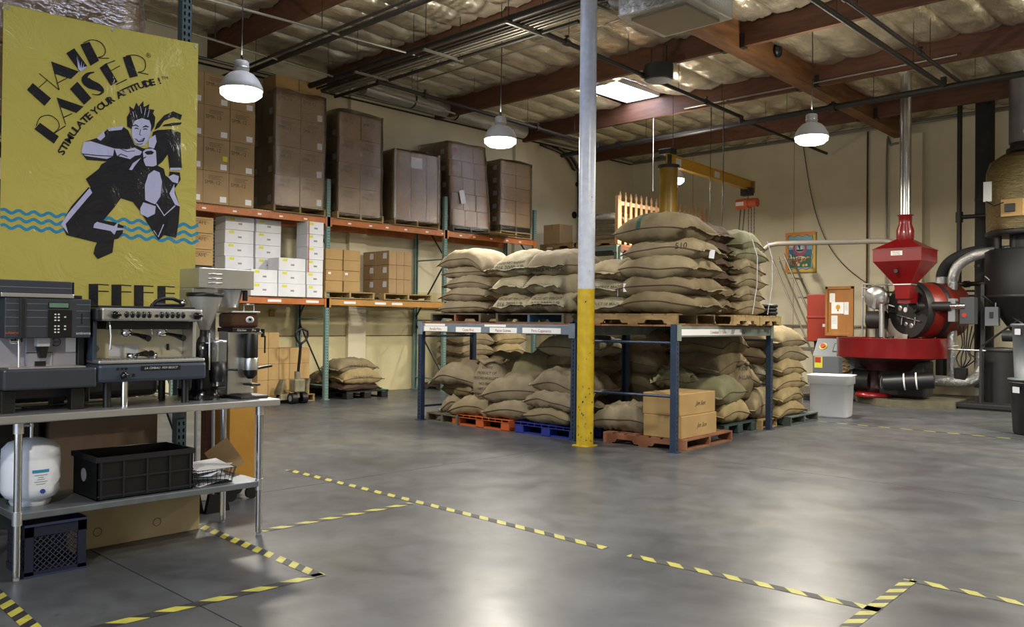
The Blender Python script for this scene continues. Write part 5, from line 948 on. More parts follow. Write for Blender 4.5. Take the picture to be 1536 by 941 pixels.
for q_, l_ in enumerate(BAN['lilac']): flat('figure_print_light', [l_], 'print_lilac', .0040+.00008*q_)
flat('figure_print_detail', BAN['detail'], 'print_black', .0052); flat('figure_print_detail', BAN['teeth'], 'print_lilac', .0060)
for l in BAN['letters']: flat('letter', l, 'print_black', .0025)
flat('letter_tuft', BAN['tuft'], 'print_lilac', .0040)
for i in range(0, 12, 3): flat('letter', BAN['coffee'][i:i+3], 'print_black', .0025)
for q in BAN['coffee'][12:]: flat('letter', [q], 'print_black', .0025)
def glyph(ch, y, z, ang, size, wide=1.25):
    me = text_mesh(ch, size, bold=.0016 if size > .05 else 0).copy(); ca, sa = math.cos(ang), math.sin(ang)
    for v in me.vertices:
        a, b_ = v.co.x*wide, v.co.y-size*.35; v.co = Vector((.003, y-2.33+a*ca-b_*sa, z-1.2+a*sa+b_*ca))
    part('small_letter', me, 'print_black', bn)
for ch, y, z, a in BAN['arc']:
    glyph(ch, y, z, a, .062); 
    mb = MB()   # heavy left stem as in the poster's type
    if ch in 'LERD': 
        o_ = {'T': 0, 'I': 0, 'M': -.018, 'U': -.014, 'L': -.012, 'E': -.012, 'Y': 0, 'R': -.012, 'D': -.014}[ch]; ca, sa = math.cos(a), math.sin(a)
        mb.add([(.0034, y-2.33+(o_+dx)*ca-dz*sa, z-1.2+(o_+dx)*sa+dz*ca) for dx, dz in ((-.008, -.025), (.008, -.025), (.008, .025), (-.008, .025))], [(0, 1, 2, 3)])
        part('letter_stem', mb, 'print_black', bn)
glyph('R', *BAN['reg'], .25, .03); ry, rz_ = BAN['reg']
part('registered_ring', MB().add([(.003, ry-2.33+r*math.cos(a*.3307), rz_-1.2+r*math.sin(a*.3307)) for r in (.017, .0145) for a in range(19)], [(i, (i+1) % 19, 19+(i+1) % 19, 19+i) for i in range(19)]), 'print_black', bn)
glyph('TM', *BAN['tm'], .25, .03)
for y, z in ((1.69, 3.44), (2.352, 3.465), (2.96, 3.49)): part('grommet', MB().cyl((-.001, y-2.33, z-1.2), (.003, y-2.33, z-1.2), .012, n=14), 'steel', bn)
# wrapped cartons on the shelf above the banner
for c in range(3):
    for r in range(3):
        carton(f"wrapped carton above the banner, {['bottom', 'middle', 'top'][r]} row, {['left', 'middle', 'right'][c]} column", -6.62, 1.36+c*.50, 2.76+r*.50, .5, .49, .49, 'carton', 'wrapped cartons above the banner')
wrap(-6.88, -6.36, 1.10, 2.62, 2.76, 4.28, 'crinkled film round the cartons above the banner', 'stretch_film', 31)
for k, (y, z) in enumerate([(1.0, .18), (1.68, .18)]):
    t = thing('dark_block', f"{['left', 'right'][k]} black block added for the dark low in the rack behind the white tank", 'dark block', (-6.75, y, z)); part('block_body', MB().bev(-.35, .35, -.32, .32, 0, .6, .05, seg=3), 'black', t)  # plain black blocks stand in for the dark space behind the tank
carton('dark tan carton behind the black tote', -6.62, 2.42, .17, .45, .75, .60, 'carton_dark')
for k, (y, w_) in enumerate(((1.05, .85), (1.85, .7), (2.5, .6))):
    t = thing('dark_block', f"{['left', 'middle', 'right'][k]} black block added for the dark on the rack shelf behind the machines", 'dark block', (-6.72, y, .86))
    part('block_body', MB().bev(-.34, .34, -w_/2, w_/2, 0, 1.5, .05, seg=3), 'black', t)  # black blocks put in so the gap behind the machines reads dark
# ------------------------------------------------------------------ steel table
TX0, TX1, TY0, TY1, TZ = -5.80, -5.13, 1.26, 3.075, .905
t = thing('steel_table', 'stainless steel work table with an undershelf, carrying the espresso machines', 'table', (-5.47, 2.2, 0))
def tl(x, y, z): return (x+5.47, y-2.2, z)
mb = MB().bev(TX0+5.47, TX1+5.47, TY0-2.2, TY1-2.2, TZ-.045, TZ, .006)
part('tabletop', mb, 'steel', t)
for i, (x, y) in enumerate([(-5.185, 1.50), (-5.185, 2.955), (-5.68, 1.50), (-5.68, 2.955)]):
    lg = part('leg', MB().cyl((0, 0, .02), (0, 0, TZ-.04), .0205, n=20), 'chrome', t, tl(x, y, 0))
    part('foot', MB().cyl((0, 0, 0), (0, 0, .05), .016, n=12), 'grey_paint', lg)
    part('shelf_clamp', MB().cyl((0, 0, .30), (0, 0, .375), .026, n=20), 'steel', lg); part('leg_socket', MB().cyl((0, 0, .80), (0, 0, .865), .027, n=20), 'steel', lg)
part('undershelf', MB().bev(-5.70+5.47, -5.165+5.47, 1.48-2.2, 2.975-2.2, .325, .365, .006), 'galvanised', t) if mat('galvanised', '8f969c', .35, metal=.8, noise_scale=9, col2='7f868c') else None
# ------------------------------------------------------------------ bean-to-cup machine
t = thing('coffee_machine', 'dark grey bean-to-cup coffee machine with a display, at the left end of the table', 'coffee machine', (-5.25, 1.66, TZ))
def M1(x0, x1, y0, y1, z0, z1, b=.004): return MB().bev(x0+5.25, x1+5.25, y0-1.66, y1-1.66, z0-TZ, z1-TZ, b)
part('housing', M1(-5.72, -5.40, 1.42, 1.895, .97, 1.57), 'dark_plastic', t)
for y in (1.47, 1.83):
    for x in (-5.30, -5.62): part('foot', M1(x-.035, x+.035, y-.035, y+.035, TZ, 1.03), 'black', t)
part('drip_tray', M1(-5.45, -5.20, 1.425, 1.912, 1.035, 1.150, .012), 'machine_grey', t)
part('tray_grate', M1(-5.44, -5.23, 1.46, 1.86, 1.150, 1.158, .001), 'steel', t)
part('back_panel', M1(-5.41, -5.385, 1.445, 1.86, 1.15, 1.33), 'panel_lilac', t) if mat('panel_lilac', '8f8d95', .35) else None
part('brew_panel', M1(-5.385, -5.37, 1.585, 1.725, 1.15, 1.33), 'panel_lilac', t); part('panel_line', M1(-5.371, -5.368, 1.585, 1.725, 1.232, 1.236, .001), 'black', t)
part('waste_slot', M1(-5.372, -5.365, 1.63, 1.69, 1.15, 1.185), 'black', t)
part('side_column', M1(-5.72, -5.36, 1.862, 1.897, 1.15, 1.34), 'dark_plastic', t)
part('upper_panel', M1(-5.42, -5.262, 1.445, 1.895, 1.32, 1.545, .006), 'machine_grey', t)
for (a, b_) in ((1.447, 1.515), (1.552, 1.66), (1.815, 1.893)):
    for z in (1.385, 1.435, 1.475, 1.512): part('panel_groove', M1(-5.263, -5.2605, a, b_, z, z+.0025, .0005), 'groove_light', t) if mat('groove_light', '6e747e', .3) else None
part('centre_strip', M1(-5.27, -5.252, 1.518, 1.548, 1.32, 1.545), 'dark_plastic', t)
cp = part('control_panel', M1(-5.265, -5.257, 1.665, 1.790, 1.325, 1.48, .002), 'black_gloss', t)
bt = MB().bev(0, .004, -.005, .005, -.004, .004, .001).mesh('button')
for y in (1.700, 1.718):
    for z in (1.455, 1.438, 1.421, 1.388, 1.370, 1.353): part('button', bt, 'paper', cp, (.007-.014+0, 0, 0) if False else (-.0065-.0005+.0, y-1.66, z-TZ))
for z in (1.44, 1.388, 1.37): part('button', bt, 'paper', cp, (-.0065, 1.752-1.66, z-TZ))
part('display', M1(-5.263, -5.256, 1.669, 1.770, 1.494, 1.520, .001), 'lcd', t) if mat('lcd', '5c7a68', .3) else None
part('display_frame', M1(-5.265, -5.259, 1.664, 1.775, 1.489, 1.525, .001), 'black', t)
part('card_slot', M1(-5.263, -5.2595, 1.842, 1.848, 1.40, 1.46, .0005), 'black', t)
up_ = [c for c in t.children if c.name.startswith('upper_panel')][0]
text_on(up_, 'schaerer', .020, (-.012, -.177, 1.352-TZ), (1, 0, 0), 'orange_print'); text_on(up_, 'ambiente', .022, (-.012, .195, 1.348-TZ), (1, 0, 0), 'paper')
part('top_strip', M1(-5.68, -5.258, 1.425, 1.80, 1.548, 1.572, .004), 'steel', t)
part('bean_lid', M1(-5.66, -5.29, 1.38, 1.80, 1.572, 1.645, .006), 'machine_grey', t); part('lid_line', M1(-5.291, -5.2885, 1.382, 1.798, 1.604, 1.607, .0005), 'groove_light', t)
part('spout', MB().bev(.0-.12, -.06, -.035, .035, 1.27-TZ, 1.33-TZ, .006), 'white_plastic', t); part('spout_nozzle', MB().prism([(-.028, 1.27), (.028, 1.27), (.016, 1.205), (-.016, 1.205)], -.11, -.07, 'x', T=Matrix.Translation((0, 0, -TZ))), 'black', t)
g_ = part('pressure_gauge', MB().cyl((-.14, .085, 1.295-TZ), (-.125, .085, 1.295-TZ), .026, n=24), 'black', t); part('gauge_dial', MB().cyl((-.125, .085, 1.295-TZ), (-.123, .085, 1.295-TZ), .021, n=24), 'groove_light', g_); part('gauge_needle', MB().box(-.1228, -.122, .070, .100, 1.293-TZ, 1.297-TZ), 'black', g_)
part('steam_wand', MB().tube([(-.05, -.135, 1.36-TZ), (-.03, -.138, 1.33-TZ), (-.025, -.138, 1.25-TZ), (-.028, -.136, 1.10-TZ)], .007, 10), 'chrome', t)
part('wand_grip', MB().cyl((-.045, -.135, 1.30-TZ), (-.035, -.135, 1.37-TZ), .020, n=14), 'black', t); part('steam_knob', MB().cyl((-.04, -.18, 1.30-TZ), (-.04, -.14, 1.30-TZ), .014, n=12), 'chrome', t)
part('instruction_sticker', M1(-5.386, -5.382, 1.80, 1.855, 1.235, 1.32, .0005), 'label_white', t)
single('cable', MB().tube([(-5.7, 1.80, 1.60), (-5.65, 1.86, 1.62), (-5.60, 1.89, 1.57), (-5.6, 1.90, 1.48), (-5.68, 1.90, 1.40)], .005, 6), 'black', 'thin black cable arching from the lid of the dark coffee machine', 'cable')
for k in range(3): single('power_cord', MB().tube([(-5.55+.05*k, 1.45, TZ+.012), (-5.4, 1.6+.03*k, TZ+.014), (-5.38-.03*k, 1.8, TZ+.018), (-5.55, 1.9+.1*k, TZ+.012)], .006, 6), 'groove_light' if k else 'black', f"{['black', 'grey', 'second grey'][k]} cord lying on the table under the machines", 'cable')
# ------------------------------------------------------------------ two group espresso machine
t = thing('espresso_machine', 'two group steel and blue-grey espresso machine in the middle of the table', 'espresso machine', (-5.25, 2.25, TZ))
def M2(x0, x1, y0, y1, z0, z1, b=.004): return MB().bev(x0+5.25, x1+5.25, y0-2.25, y1-2.25, z0-TZ, z1-TZ, b)
for y in (2.00, 2.48):
    for x in (-5.28, -5.62): part('foot', MB().cyl((x+5.25, y-2.25, 0), (x+5.25, y-2.25, .15), .022, n=16), 'black' if y > 2.2 or x < -5.5 else 'black', t)
part('front_foot', MB().cyl((.0, 2.09-2.25, 0), (0, 2.09-2.25, .155), .020, n=18), 'chrome', t)
part('base_body', M2(-5.70, -5.20, 1.918, 2.585, 1.055, 1.165, .02), 'machine_blue', t)
part('tray', M2(-5.66, -5.205, 1.922, 2.575, 1.165, 1.188, .008), 'steel', t); 
gr = MB()
for i in range(24): y = 1.95+i*.0255; gr.box(-5.42+5.25, -5.225+5.25, y-2.25, y+.004-2.25, 1.188-TZ, 1.193-TZ)
part('tray_grate', gr, 'steel', t, stuff=True)
part('splash_panel', M2(-5.46, -5.44, 1.945, 2.535, 1.18, 1.42), 'panel_steel', t) if mat('panel_steel', 'c9c1a8', .35, metal=.3) else None
part('rear_body', M2(-5.72, -5.46, 1.935, 2.545, 1.165, 1.50), 'machine_blue', t)
for y in (1.932, 2.545): part('side_pillar', M2(-5.50, -5.30, y-.010, y+.014, 1.18, 1.42), 'machine_blue' if y < 2 else 'steel', t)
part('hood', M2(-5.66, -5.23, 1.945, 2.568, 1.42, 1.498, .012), 'steel', t); part('hood_end', M2(-5.62, -5.232, 1.912, 1.950, 1.418, 1.498, .012), 'dark_plastic', t)
part('hood_underside', M2(-5.46, -5.28, 1.99, 2.50, 1.37, 1.42), 'black', t)
part('cup_rail', M2(-5.70, -5.30, 1.95, 2.55, 1.498, 1.512, .003), 'dark_plastic', t)
for y in (2.018, 2.522):
    k_ = part('steam_knob', MB().lathe([(.020, 0), (.024, .01), (.024, .028), (.018, .036), (.001, .038)], n=18, T=Matrix.Translation((.02, y-2.25, 1.456-TZ)) @ Matrix.Rotation(R_(90), 4, 'Y')), 'black_gloss', t); part('knob_grip', MB().bev(.035, .062, y-2.25-.030, y-2.25+.030, 1.449-TZ, 1.463-TZ, .006), 'black_gloss', k_)
for g0 in (2.088, 2.300):
    pn = part('keypad', M2(-5.231, -5.2285, g0-.012, g0+.148, 1.436, 1.482, .001), 'steel', t)
    for i in range(5): part('key', MB().lathe([(.0135, 0), (.013, .006), (.001, .007)], n=14, sx=1.55, T=Matrix.Translation((.0215, g0+i*.034-2.25, 1.459-TZ)) @ Matrix.Rotation(R_(90), 4, 'Y')), 'black_gloss', pn)
part('round_button', MB().cyl((.020, .018, 1.453-TZ), (.030, .018, 1.453-TZ), .010, n=14), 'black_gloss', t)
for y in (2.135, 2.355):
    gh = part('group_head', MB().lathe([(.030, .055), (.042, .05), (.044, .02), (.038, 0), (.034, -.012), (.001, -.012)], c=(-.10, y-2.25, 1.365-TZ), n=22), 'chrome', t)
    part('portafilter', MB().lathe([(.034, 0), (.036, -.015), (.030, -.03), (.001, -.034)], c=(-.10, y-2.25, 1.356-TZ), n=22), 'chrome', gh)
    part('portafilter_handle', MB().tube([(-.08, y-2.25+.02, 1.342-TZ), (-.02, y-2.25+.05, 1.332-TZ), (.02, y-2.25+.066, 1.322-TZ), (.05, y-2.25+.075, 1.315-TZ)], [.009, .012, .018, .020], 12), 'black_gloss', gh)
for y, x in ((2.008, -.02), (2.262, -.04)): part('steam_wand', MB().tube([(x-.02, y-2.25, 1.42-TZ), (x, y-2.25, 1.39-TZ), (x+.005, y-2.25+.005, 1.33-TZ), (x, y-2.25+.003, (1.25 if y < 2.1 else 1.34)-TZ)], .006, 10), 'chrome', t)
part('backsplash_sheet', M2(-5.439, -5.436, 2.065, 2.145, 1.20, 1.27, .0005), 'paper', t); part('backsplash_sheet', M2(-5.439, -5.436, 2.16, 2.245, 1.20, 1.27, .0005), 'paper', t)
part('rocker_switch', M2(-5.439, -5.430, 2.425, 2.442, 1.235, 1.275, .003), 'black', t); part('brand_badge', MB().cyl((-.19, 1.985-2.25, 1.25-TZ), (-.185, 1.985-2.25, 1.25-TZ), .024, n=18), 'grey_paint', t)
pl_ = part('name_plate', M2(-5.202, -5.196, 2.165, 2.41, 1.122, 1.150, .002), 'black', t); text_on(pl_, 'LA CIMBALI  M29 SELECT', .0185, (.054, 2.287-2.25, 1.136-TZ), (1, 0, 0), 'paper', shear=.3)
for i in range(3): part('indicator', MB().cyl((.049, 2.03+i*.024-2.25, 1.135-TZ), (.052, 2.03+i*.024-2.25, 1.135-TZ), .008, n=12), 'black', t)
part('water_knob', MB().lathe([(.02, 0), (.024, .01), (.02, .03), (.001, .033)], n=16, T=Matrix.Translation((.048, 2.065-2.25, 1.095-TZ)) @ Matrix.Rotation(R_(90), 4, 'Y')), 'black_gloss', t); part('power_switch', M2(-5.202, -5.196, 2.115, 2.13, 1.087, 1.105, .001), 'black', t)
# loose things on the machine
for k, (y, s_) in enumerate([(2.16, 1), (2.28, -1)]):
    p_ = thing('portafilter', f"{['left', 'right'][k]} loose portafilter lying on the drip tray of the espresso machine", 'portafilter', (-5.32, y, 1.193))
    part('basket', MB().lathe([(.028, .0), (.034, .01), (.034, .03), (.001, .028)], n=20), 'chrome', p_)
    part('handle', MB().tube([(.02, s_*.02, .02), (.06, s_*.035, .026), (.10, s_*.045, .03)], [.009, .015, .02], 10), 'black_gloss', p_)
t = thing('cup_rack', 'dark arched rack lying on top of the espresso machine, right end', 'rack', (-5.45, 2.44, 1.512))
part('arch', MB().tube([(.0, -.11, .0), (.0, -.08, .035), (0, -.03, .055), (0, .03, .055), (0, .08, .035), (0, .09, 0)], .012, 10), 'dark_plastic', t); part('chrome_knob', MB().sphere((0, .10, .03), .026, n=14), 'chrome', t)
part('cross_bar', MB().cyl((0, -.11, .012), (0, .09, .012), .010), 'dark_plastic', t)
# ------------------------------------------------------------------ grinders and brewer
t = thing('coffee_grinder', 'black coffee grinder with a tall smoky funnel hopper', 'grinder', (-5.40, 2.665, TZ))
part('base', MB().lathe([(.10, 0), (.105, .02), (.09, .05), (.078, .08), (.075, .25), (.082, .30), (.08, .36), (.06, .38)], n=28), 'black_gloss', t)
part('dosing_fork', MB().bev(.06, .15, .02, .08, .07, .09, .006), 'black', t)
part('hopper', MB().lathe([(.028, .455), (.045, .50), (.085, .60), (.113, .685)], n=32), 'hopper_grey', t) if mat('hopper_grey', 'a3a39d', .2, alpha=.8) else None
part('hopper_lid', MB().lathe([(.117, .680), (.120, .69), (.118, .705), (.001, .710)], n=32), 'black', t)
part('hopper_collar', MB().lathe([(.05, .38), (.045, .40), (.032, .42), (.030, .46)], n=20), 'black', t)
dz = part('doser', MB().lathe([(.048, .25), (.050, .26), (.050, .375), (.048, .38)], c=(.09, .055, 0), n=26), 'clear_smoke', t); part('doser_lid', MB().lathe([(.052, .375), (.054, .38), (.052, .395), (.001, .398)], c=(.09, .055, 0), n=26), 'steel', dz); part('doser_body', MB().lathe([(.040, .12), (.050, .16), (.050, .25), (.03, .255)], c=(.09, .055, 0), n=26), 'black', dz)
part('doser_lever', MB().cyl((.11, .09, .20), (.13, .17, .195), .007, n=8), 'black', dz)
part('tamper_post', MB().cyl((.11, -.02, .20), (.11, -.02, .44), .007, n=10), 'chrome', t)
t = thing('coffee_grinder', 'steel coffee grinder with a brown clear hopper at the table end', 'grinder', (-5.42, 2.90, TZ))
part('body', MB().bev(-.09, .05, -.085, .10, .02, .46, .012), 'steel', t); part('base_tray', MB().bev(-.10, .20, -.07, .14, 0, .022, .008), 'black', t)
part('hopper', MB().bev(-.10, .10, -.085, .118, .475, .575, .02), 'clear_brown', t); part('beans', MB().bev(-.085, .085, -.07, .10, .478, .515, .01), 'bean_brown', t) if mat('bean_brown', '2e1c12', .6, noise_scale=60, col2='4a2e1c', bump=.5, bump_scale=90) else None
part('hopper_lid', MB().bev(-.105, .105, -.09, .122, .575, .588, .004), 'steel', t); part('lid_handle', MB().tube([(.03, .04, .588), (.03, .04, .635), (.03, .115, .635), (.03, .115, .588)], .005, 8), 'chrome', t)
part('collar', MB().bev(-.10, .11, -.085, .118, .445, .475, .004), 'black', t)
lg = part('logo_plate', MB().lathe([(.030, 0), (.031, .003), (.001, .004)], n=24, sx=.75, T=Matrix.Translation((.101, .045, .53)) @ Matrix.Rotation(R_(90), 4, 'Y')), 'label_white', t); part('logo_ring', MB().lathe([(.020, .0045), (.014, .0055), (.010, .0045)], n=20, sx=.8, T=Matrix.Translation((.101, .045, .53)) @ Matrix.Rotation(R_(90), 4, 'Y')), 'grey_paint', lg)
cl_ = [c for c in t.children if c.name.startswith('collar')][0]; text_on(cl_, 'Kitchen', .022, (.11, -.02, .46), (1, 0, 0), 'paper', shear=.3); text_on(cl_, 'Pro', .022, (.11, .07, .46), (1, 0, 0), 'paper', shear=.3)
d_ = part('doser', MB().lathe([(.045, .27), (.048, .28), (.048, .43), (.046, .435)], c=(.10, .055, 0), n=26), 'black', t); part('doser_ring', MB().lathe([(.050, .19), (.052, .20), (.052, .265), (.050, .27)], c=(.10, .055, 0), n=26), 'steel', d_); part('doser_foot', MB().lathe([(.02, .13), (.045, .16), (.045, .19)], c=(.10, .055, 0), n=20), 'black', d_)
part('fork', MB().bev(.06, .18, .02, .09, .085, .10, .005), 'black', t); part('dose_lever', MB().cyl((.12, .10, .20), (.13, .20, .215), .009, n=8), 'black', t)
part('adjust_knob', MB().cyl((.06, .12, .44), (.06, .165, .44), .012, n=12), 'chrome', t); part('knob_cross', MB().bev(.045, .075, .16, .175, .41, .47, .004).mesh('knob_cross'), 'black', t); part('grip_bar', MB().cyl((.06, .185, .30), (.06, .185, .42), .006, n=8), 'black', t)
t = thing('coffee_brewer', 'tall stainless batch brewer with louvred head behind the two grinders', 'coffee brewer', (-5.63, 2.83, TZ))
part('column', MB().bev(-.10, .10, -.19, -.02, 0, .74, .006), 'steel', t); part('head', MB().bev(-.12, .17, -.18, .225, .74, .875, .006), 'steel', t); part('base', MB().bev(-.12, .17, -.19, .23, 0, .06, .006), 'steel', t)
hd = [c for c in t.children if c.name.startswith('head')][0]
for k in range(3): part('louvre', MB().lathe([(.001, -.0), (.007, 0), (.009, .05), (.007, .10), (.001, .10)], n=10, T=Matrix.Translation((.168, -.115, .775+k*.030)) @ Matrix.Rotation(R_(-90), 4, 'X')), 'steel', hd)
fb = part('funnel_basket', MB().lathe([(.055, .615), (.075, .68), (.085, .735)], c=(.06, .10, 0), n=26), 'steel', t); part('funnel_handle', MB().bev(.10, .13, .17, .20, .66, .735, .006), 'black', fb)
# ------------------------------------------------------------------ under the table
t = thing('pressure_tank', 'white water pressure tank with a blue label on the undershelf', 'tank', (-5.42, 1.635, .365))
mat('tank_white', 'd6dae2', .3); part('shell', MB().lathe([(.09, .03), (.13, .045), (.150, .075), (.153, .10), (.153, .26), (.151, .268), (.153, .276), (.150, .32), (.12, .355), (.06, .375), (.02, .38), (.001, .38)], n=36), 'tank_white', t)
part('base_ring', MB().lathe([(.10, 0), (.11, .02), (.10, .04)], n=24), 'white_plastic', t)
v_ = part('valve', MB().cyl((0, 0, .37), (0, 0, .46), .010, n=10), 'steel', t); part('valve_arm', MB().cyl((0, .01, .445), (0, -.055, .455), .009, n=8), 'steel', v_); part('valve_cap', MB().sphere((0, -.06, .456), .015, n=10), 'label_white', v_)
ang = -.15
T_ = Matrix.Rotation(ang, 4, 'Z')
def onshell(name, y0, y1, z0, z1, m, r=.1545):
    vs = [(r*math.cos(ang+y/r), r*math.sin(ang+y/r), z) for z in (z0, z1) for y in [y0+(y1-y0)*i/6 for i in range(7)]]
    return part(name, MB().add(vs, [(i, i+1, i+8, i+7) for i in range(6)], 0, True), m, t)
mat('label_blue', '2e7fae', .5); mat('dot_blue', '1c3f8f', .5)
onshell('label_band', -.015, .075, .195, .212, 'label_blue')
for z, a in ((.18, .07), (.168, .03), (.156, .04), (.143, .07), (.13, .05)): onshell('label_line', .03-a/2, .03+a/2, z, z+.003, 'grey_paint')
part('blue_cap', MB().cyl((.150*math.cos(ang+.25), .150*math.sin(ang+.25), .09), (.162*math.cos(ang+.25), .162*math.sin(ang+.25), .09), .013, n=14), 'dot_blue', t)
t = thing('plastic_tote', 'black ribbed plastic tote on the undershelf beside the white tank', 'tote', (-5.40, 2.215, .365))
w2, d2, hh = .29, .19, .255; mb = MB()
mb.box(-d2, d2, -w2, w2, 0, .006).box(-d2, -d2+.006, -w2, w2, 0, hh).box(d2-.006, d2, -w2, w2, 0, hh).box(-d2, d2, -w2, -w2+.006, 0, hh).box(-d2, d2, w2-.006, w2, 0, hh)
part('shell', mb, 'black', t)
part('rim', MB().box(-d2-.012, d2+.012, -w2-.012, -w2, hh-.03, hh).box(-d2-.012, d2+.012, w2, w2+.012, hh-.03, hh).box(d2, d2+.012, -w2, w2, hh-.03, hh).box(-d2-.012, -d2, -w2, w2, hh-.03, hh), 'dark_plastic', t)
for y in (-.27, -.14, .0, .14, .27): part('rib', box1(d2, d2+.010, y-.006, y+.006, .01, hh-.03), 'dark_plastic', t)
part('rib', box1(d2, d2+.008, -w2, w2, .12, .13), 'dark_plastic', t); part('rib', box1(d2, d2+.008, -w2, w2, .02, .03), 'dark_plastic', t)
part('round_sticker', MB().cyl((-.02, -w2-.002, .13), (-.02, -w2+.001, .13), .04, n=22), 'grey_paint', t)
t = thing('wire_basket', 'small black wire basket of papers at the right end of the undershelf', 'basket', (-5.36, 2.675, .366))
mb = MB()
for k in range(9):
    y = -.13+k*.0325; mb.cyl((.12, y*.85, 0), (.14, y, .10), .0022, n=5).cyl((-.12, y*.85, 0), (-.14, y, .10), .0022, n=5).cyl((-.12, y*.85, .003), (.12, y*.85, .003), .0022, n=5)
for k in range(7):
    x = -.12+k*.04; mb.cyl((x*.9, -.11, 0), (x, -.135, .10), .0022, n=5).cyl((x*.9, .11, 0), (x, .135, .10), .0022, n=5)
for z, s_ in ((.10, 1), (.055, .93), (.004, .86)):
    a, b_ = .14*s_, .135*s_; mb.tube([(-a, -b_, z), (a, -b_, z), (a, b_, z), (-a, b_, z), (-a, -b_, z)], .003, 5)
part('wire_mesh', mb, 'black', t)
for k, (rx, ry, rz_) in enumerate([(6, 4, 12), (-5, 7, -10), (10, -6, 30), (2, 9, 5)]): single('paper_sheet', MB().bev(-.11, .11, -.14, .12, 0, .004, .001), 'paper', f"{['lowest', 'second', 'third', 'top'][k]} loose paper sheet in the wire basket", 'paper', (-5.36+.01*k, 2.67, .385+.03*k), (R_(rx), R_(ry), R_(rz_)))
single('cardboard_flap', MB().box(-.003, .003, -.09, .09, -.10, .12), 'carton', 'torn brown cardboard piece sticking up behind the wire basket', 'cardboard', (-5.60, 2.93, .46), (R_(35), 0, R_(-20)))
t = thing('milk_crate', 'navy plastic milk crate with a lattice front on the floor under the table', 'crate', (-5.34, 1.70, 0))
w3, d3, h3 = .16, .15, .292; mb = MB().box(-d3, d3, -w3, w3, 0, .008)
for s_ in (-1, 1): mb.box(-d3, d3, s_*w3-.006, s_*w3+.006, 0, .04).box(-d3, d3, s_*w3-.006, s_*w3+.006, h3-.08, h3)
mb.box(-d3-.006, -d3+.006, -w3, w3, 0, h3)
part('shell', mb, 'navy_plastic', t)
part('front_frame', MB().box(d3-.008, d3+.006, -w3, -w3+.045, 0, h3).box(d3-.008, d3+.006, w3-.045, w3, 0, h3).box(d3-.008, d3+.006, -w3, w3, 0, .03).box(d3-.008, d3+.006, -w3, w3, h3-.07, h3), 'navy_plastic', t)
part('rim', MB().box(d3+.004, d3+.014, -w3-.004, w3+.004, h3-.012, h3).box(d3+.004, d3+.014, -w3-.004, w3+.004, .0, .010), 'navy_light', t) if mat('navy_light', '2a3048', .4) else None
lat = MB()
for side in range(2):
    for k in range(-9, 10):
        for s_ in (-1, 1):
            a0 = k*.032; 
            if side == 0:
                y0, z0, y1, z1 = a0, .03, a0+s_*.19, .22
                pts = []
                for f in range(13):
                    yy = y0+(y1-y0)*f/12; zz = z0+(z1-z0)*f/12
                    if abs(yy) <= w3-.045: pts.append((d3, yy, zz))
                if len(pts) > 1: lat.tube([pts[0], pts[-1]], .0035, 4)
            else:
                pts = []
                for f in range(13):
                    xx = a0+s_*.19*f/12; zz = .04+(.17)*f/12
                    if abs(xx) <= d3-.01: pts.append((xx, -w3, zz))
                if len(pts) > 1: lat.tube([pts[0], pts[-1]], .0035, 4)
part('lattice', lat, 'navy_plastic', t, stuff=True)
t = thing('long_carton', 'long low tan carton with two round punch marks on the floor behind the crate', 'box', (-5.72, 2.30, 0), R_(2))
part('body', MB().bev(-.14, .14, -.44, .44, 0, .31, .006), 'carton_pale', t)
for y in (-.24, .14): part('punch_mark', MB().add([(.1415, y+r*math.cos(a*.3307), .10+r*math.sin(a*.3307)) for r in (.028, .024) for a in range(19)], [(i, (i+1) % 19, 19+(i+1) % 19, 19+i) for i in range(19)]), 'carton_dark', t)
t = thing('yellow_cart', 'ochre yellow cabinet on casters seen past the right end of the table', 'cabinet', (-6.40, 3.42, 0))
part('cabinet', MB().bev(-.17, .13, -.11, .11, .16, .83, .004), 'mdf_yellow', t); part('side_board', MB().bev(-.19, -.10, -.19, -.135, .16, .84, .003), 'beam_wood', t)
for a in (-.12, .12):
    for b_ in (-.09, .09): part('caster', MB().cyl((a-.015, b_, .05), (a+.015, b_, .05), .05, n=18).box(a-.02, a+.02, b_-.02, b_+.02, .09, .16), 'black', t)
for k, (x, y, l_) in enumerate([(-6.05, 2.93, 'left'), (-6.0, 3.04, 'middle'), (-6.02, 3.12, 'right')]):
    t = thing('broom', f"{l_} grey handled broom standing behind the table's right leg", 'broom', (x, y, 0)); part('handle', MB().cyl((0, 0, .12), (-.03, .01, 1.0+.05*k), .012, n=10), 'grey_paint', t); part('bristles', MB().prism([(-.06, 0), (.06, 0), (.03, .14), (-.03, .14)], -.02, .02, 'x'), 'black', t)
# ------------------------------------------------------------------ roaster
RX, RY = -5.93, 16.2
t = thing('coffee_roaster', 'big red and black drum coffee roaster with a square hopper and round cooling tray', 'coffee roaster', (RX, RY, 0))
def rl(x, y, z): return Vector((x-RX, y-RY, z))
part('cooling_tray', MB().lathe([(.001, .90), (.90, .90), (.93, .86), (.935, .87), (.935, 1.205), (.945, 1.215), (.92, 1.215), (.915, 1.0), (.001, 1.0)], n=64), 'roaster_red', t)
mat('roaster_red_shaded', '2c0a0b', .5); part('tray_apron', MB().lathe([(.45, .62), (.60, .80), (.88, .87), (.90, .90)], n=48), 'roaster_red_shaded', t)  # red darkened to carry the shade under the cooling tray
part('pedestal', MB().lathe([(.32, .12), (.34, .16), (.16, .20), (.14, .62), (.3, .66)], n=28, c=(-.25, -.1, 0)), 'roaster_red_shaded', t); part('pedestal_foot', MB().lathe([(.30, .12), (.34, .14), (.30, .20), (.16, .21)], n=28, c=(-.25, -.15, 0)), 'roaster_red', t)
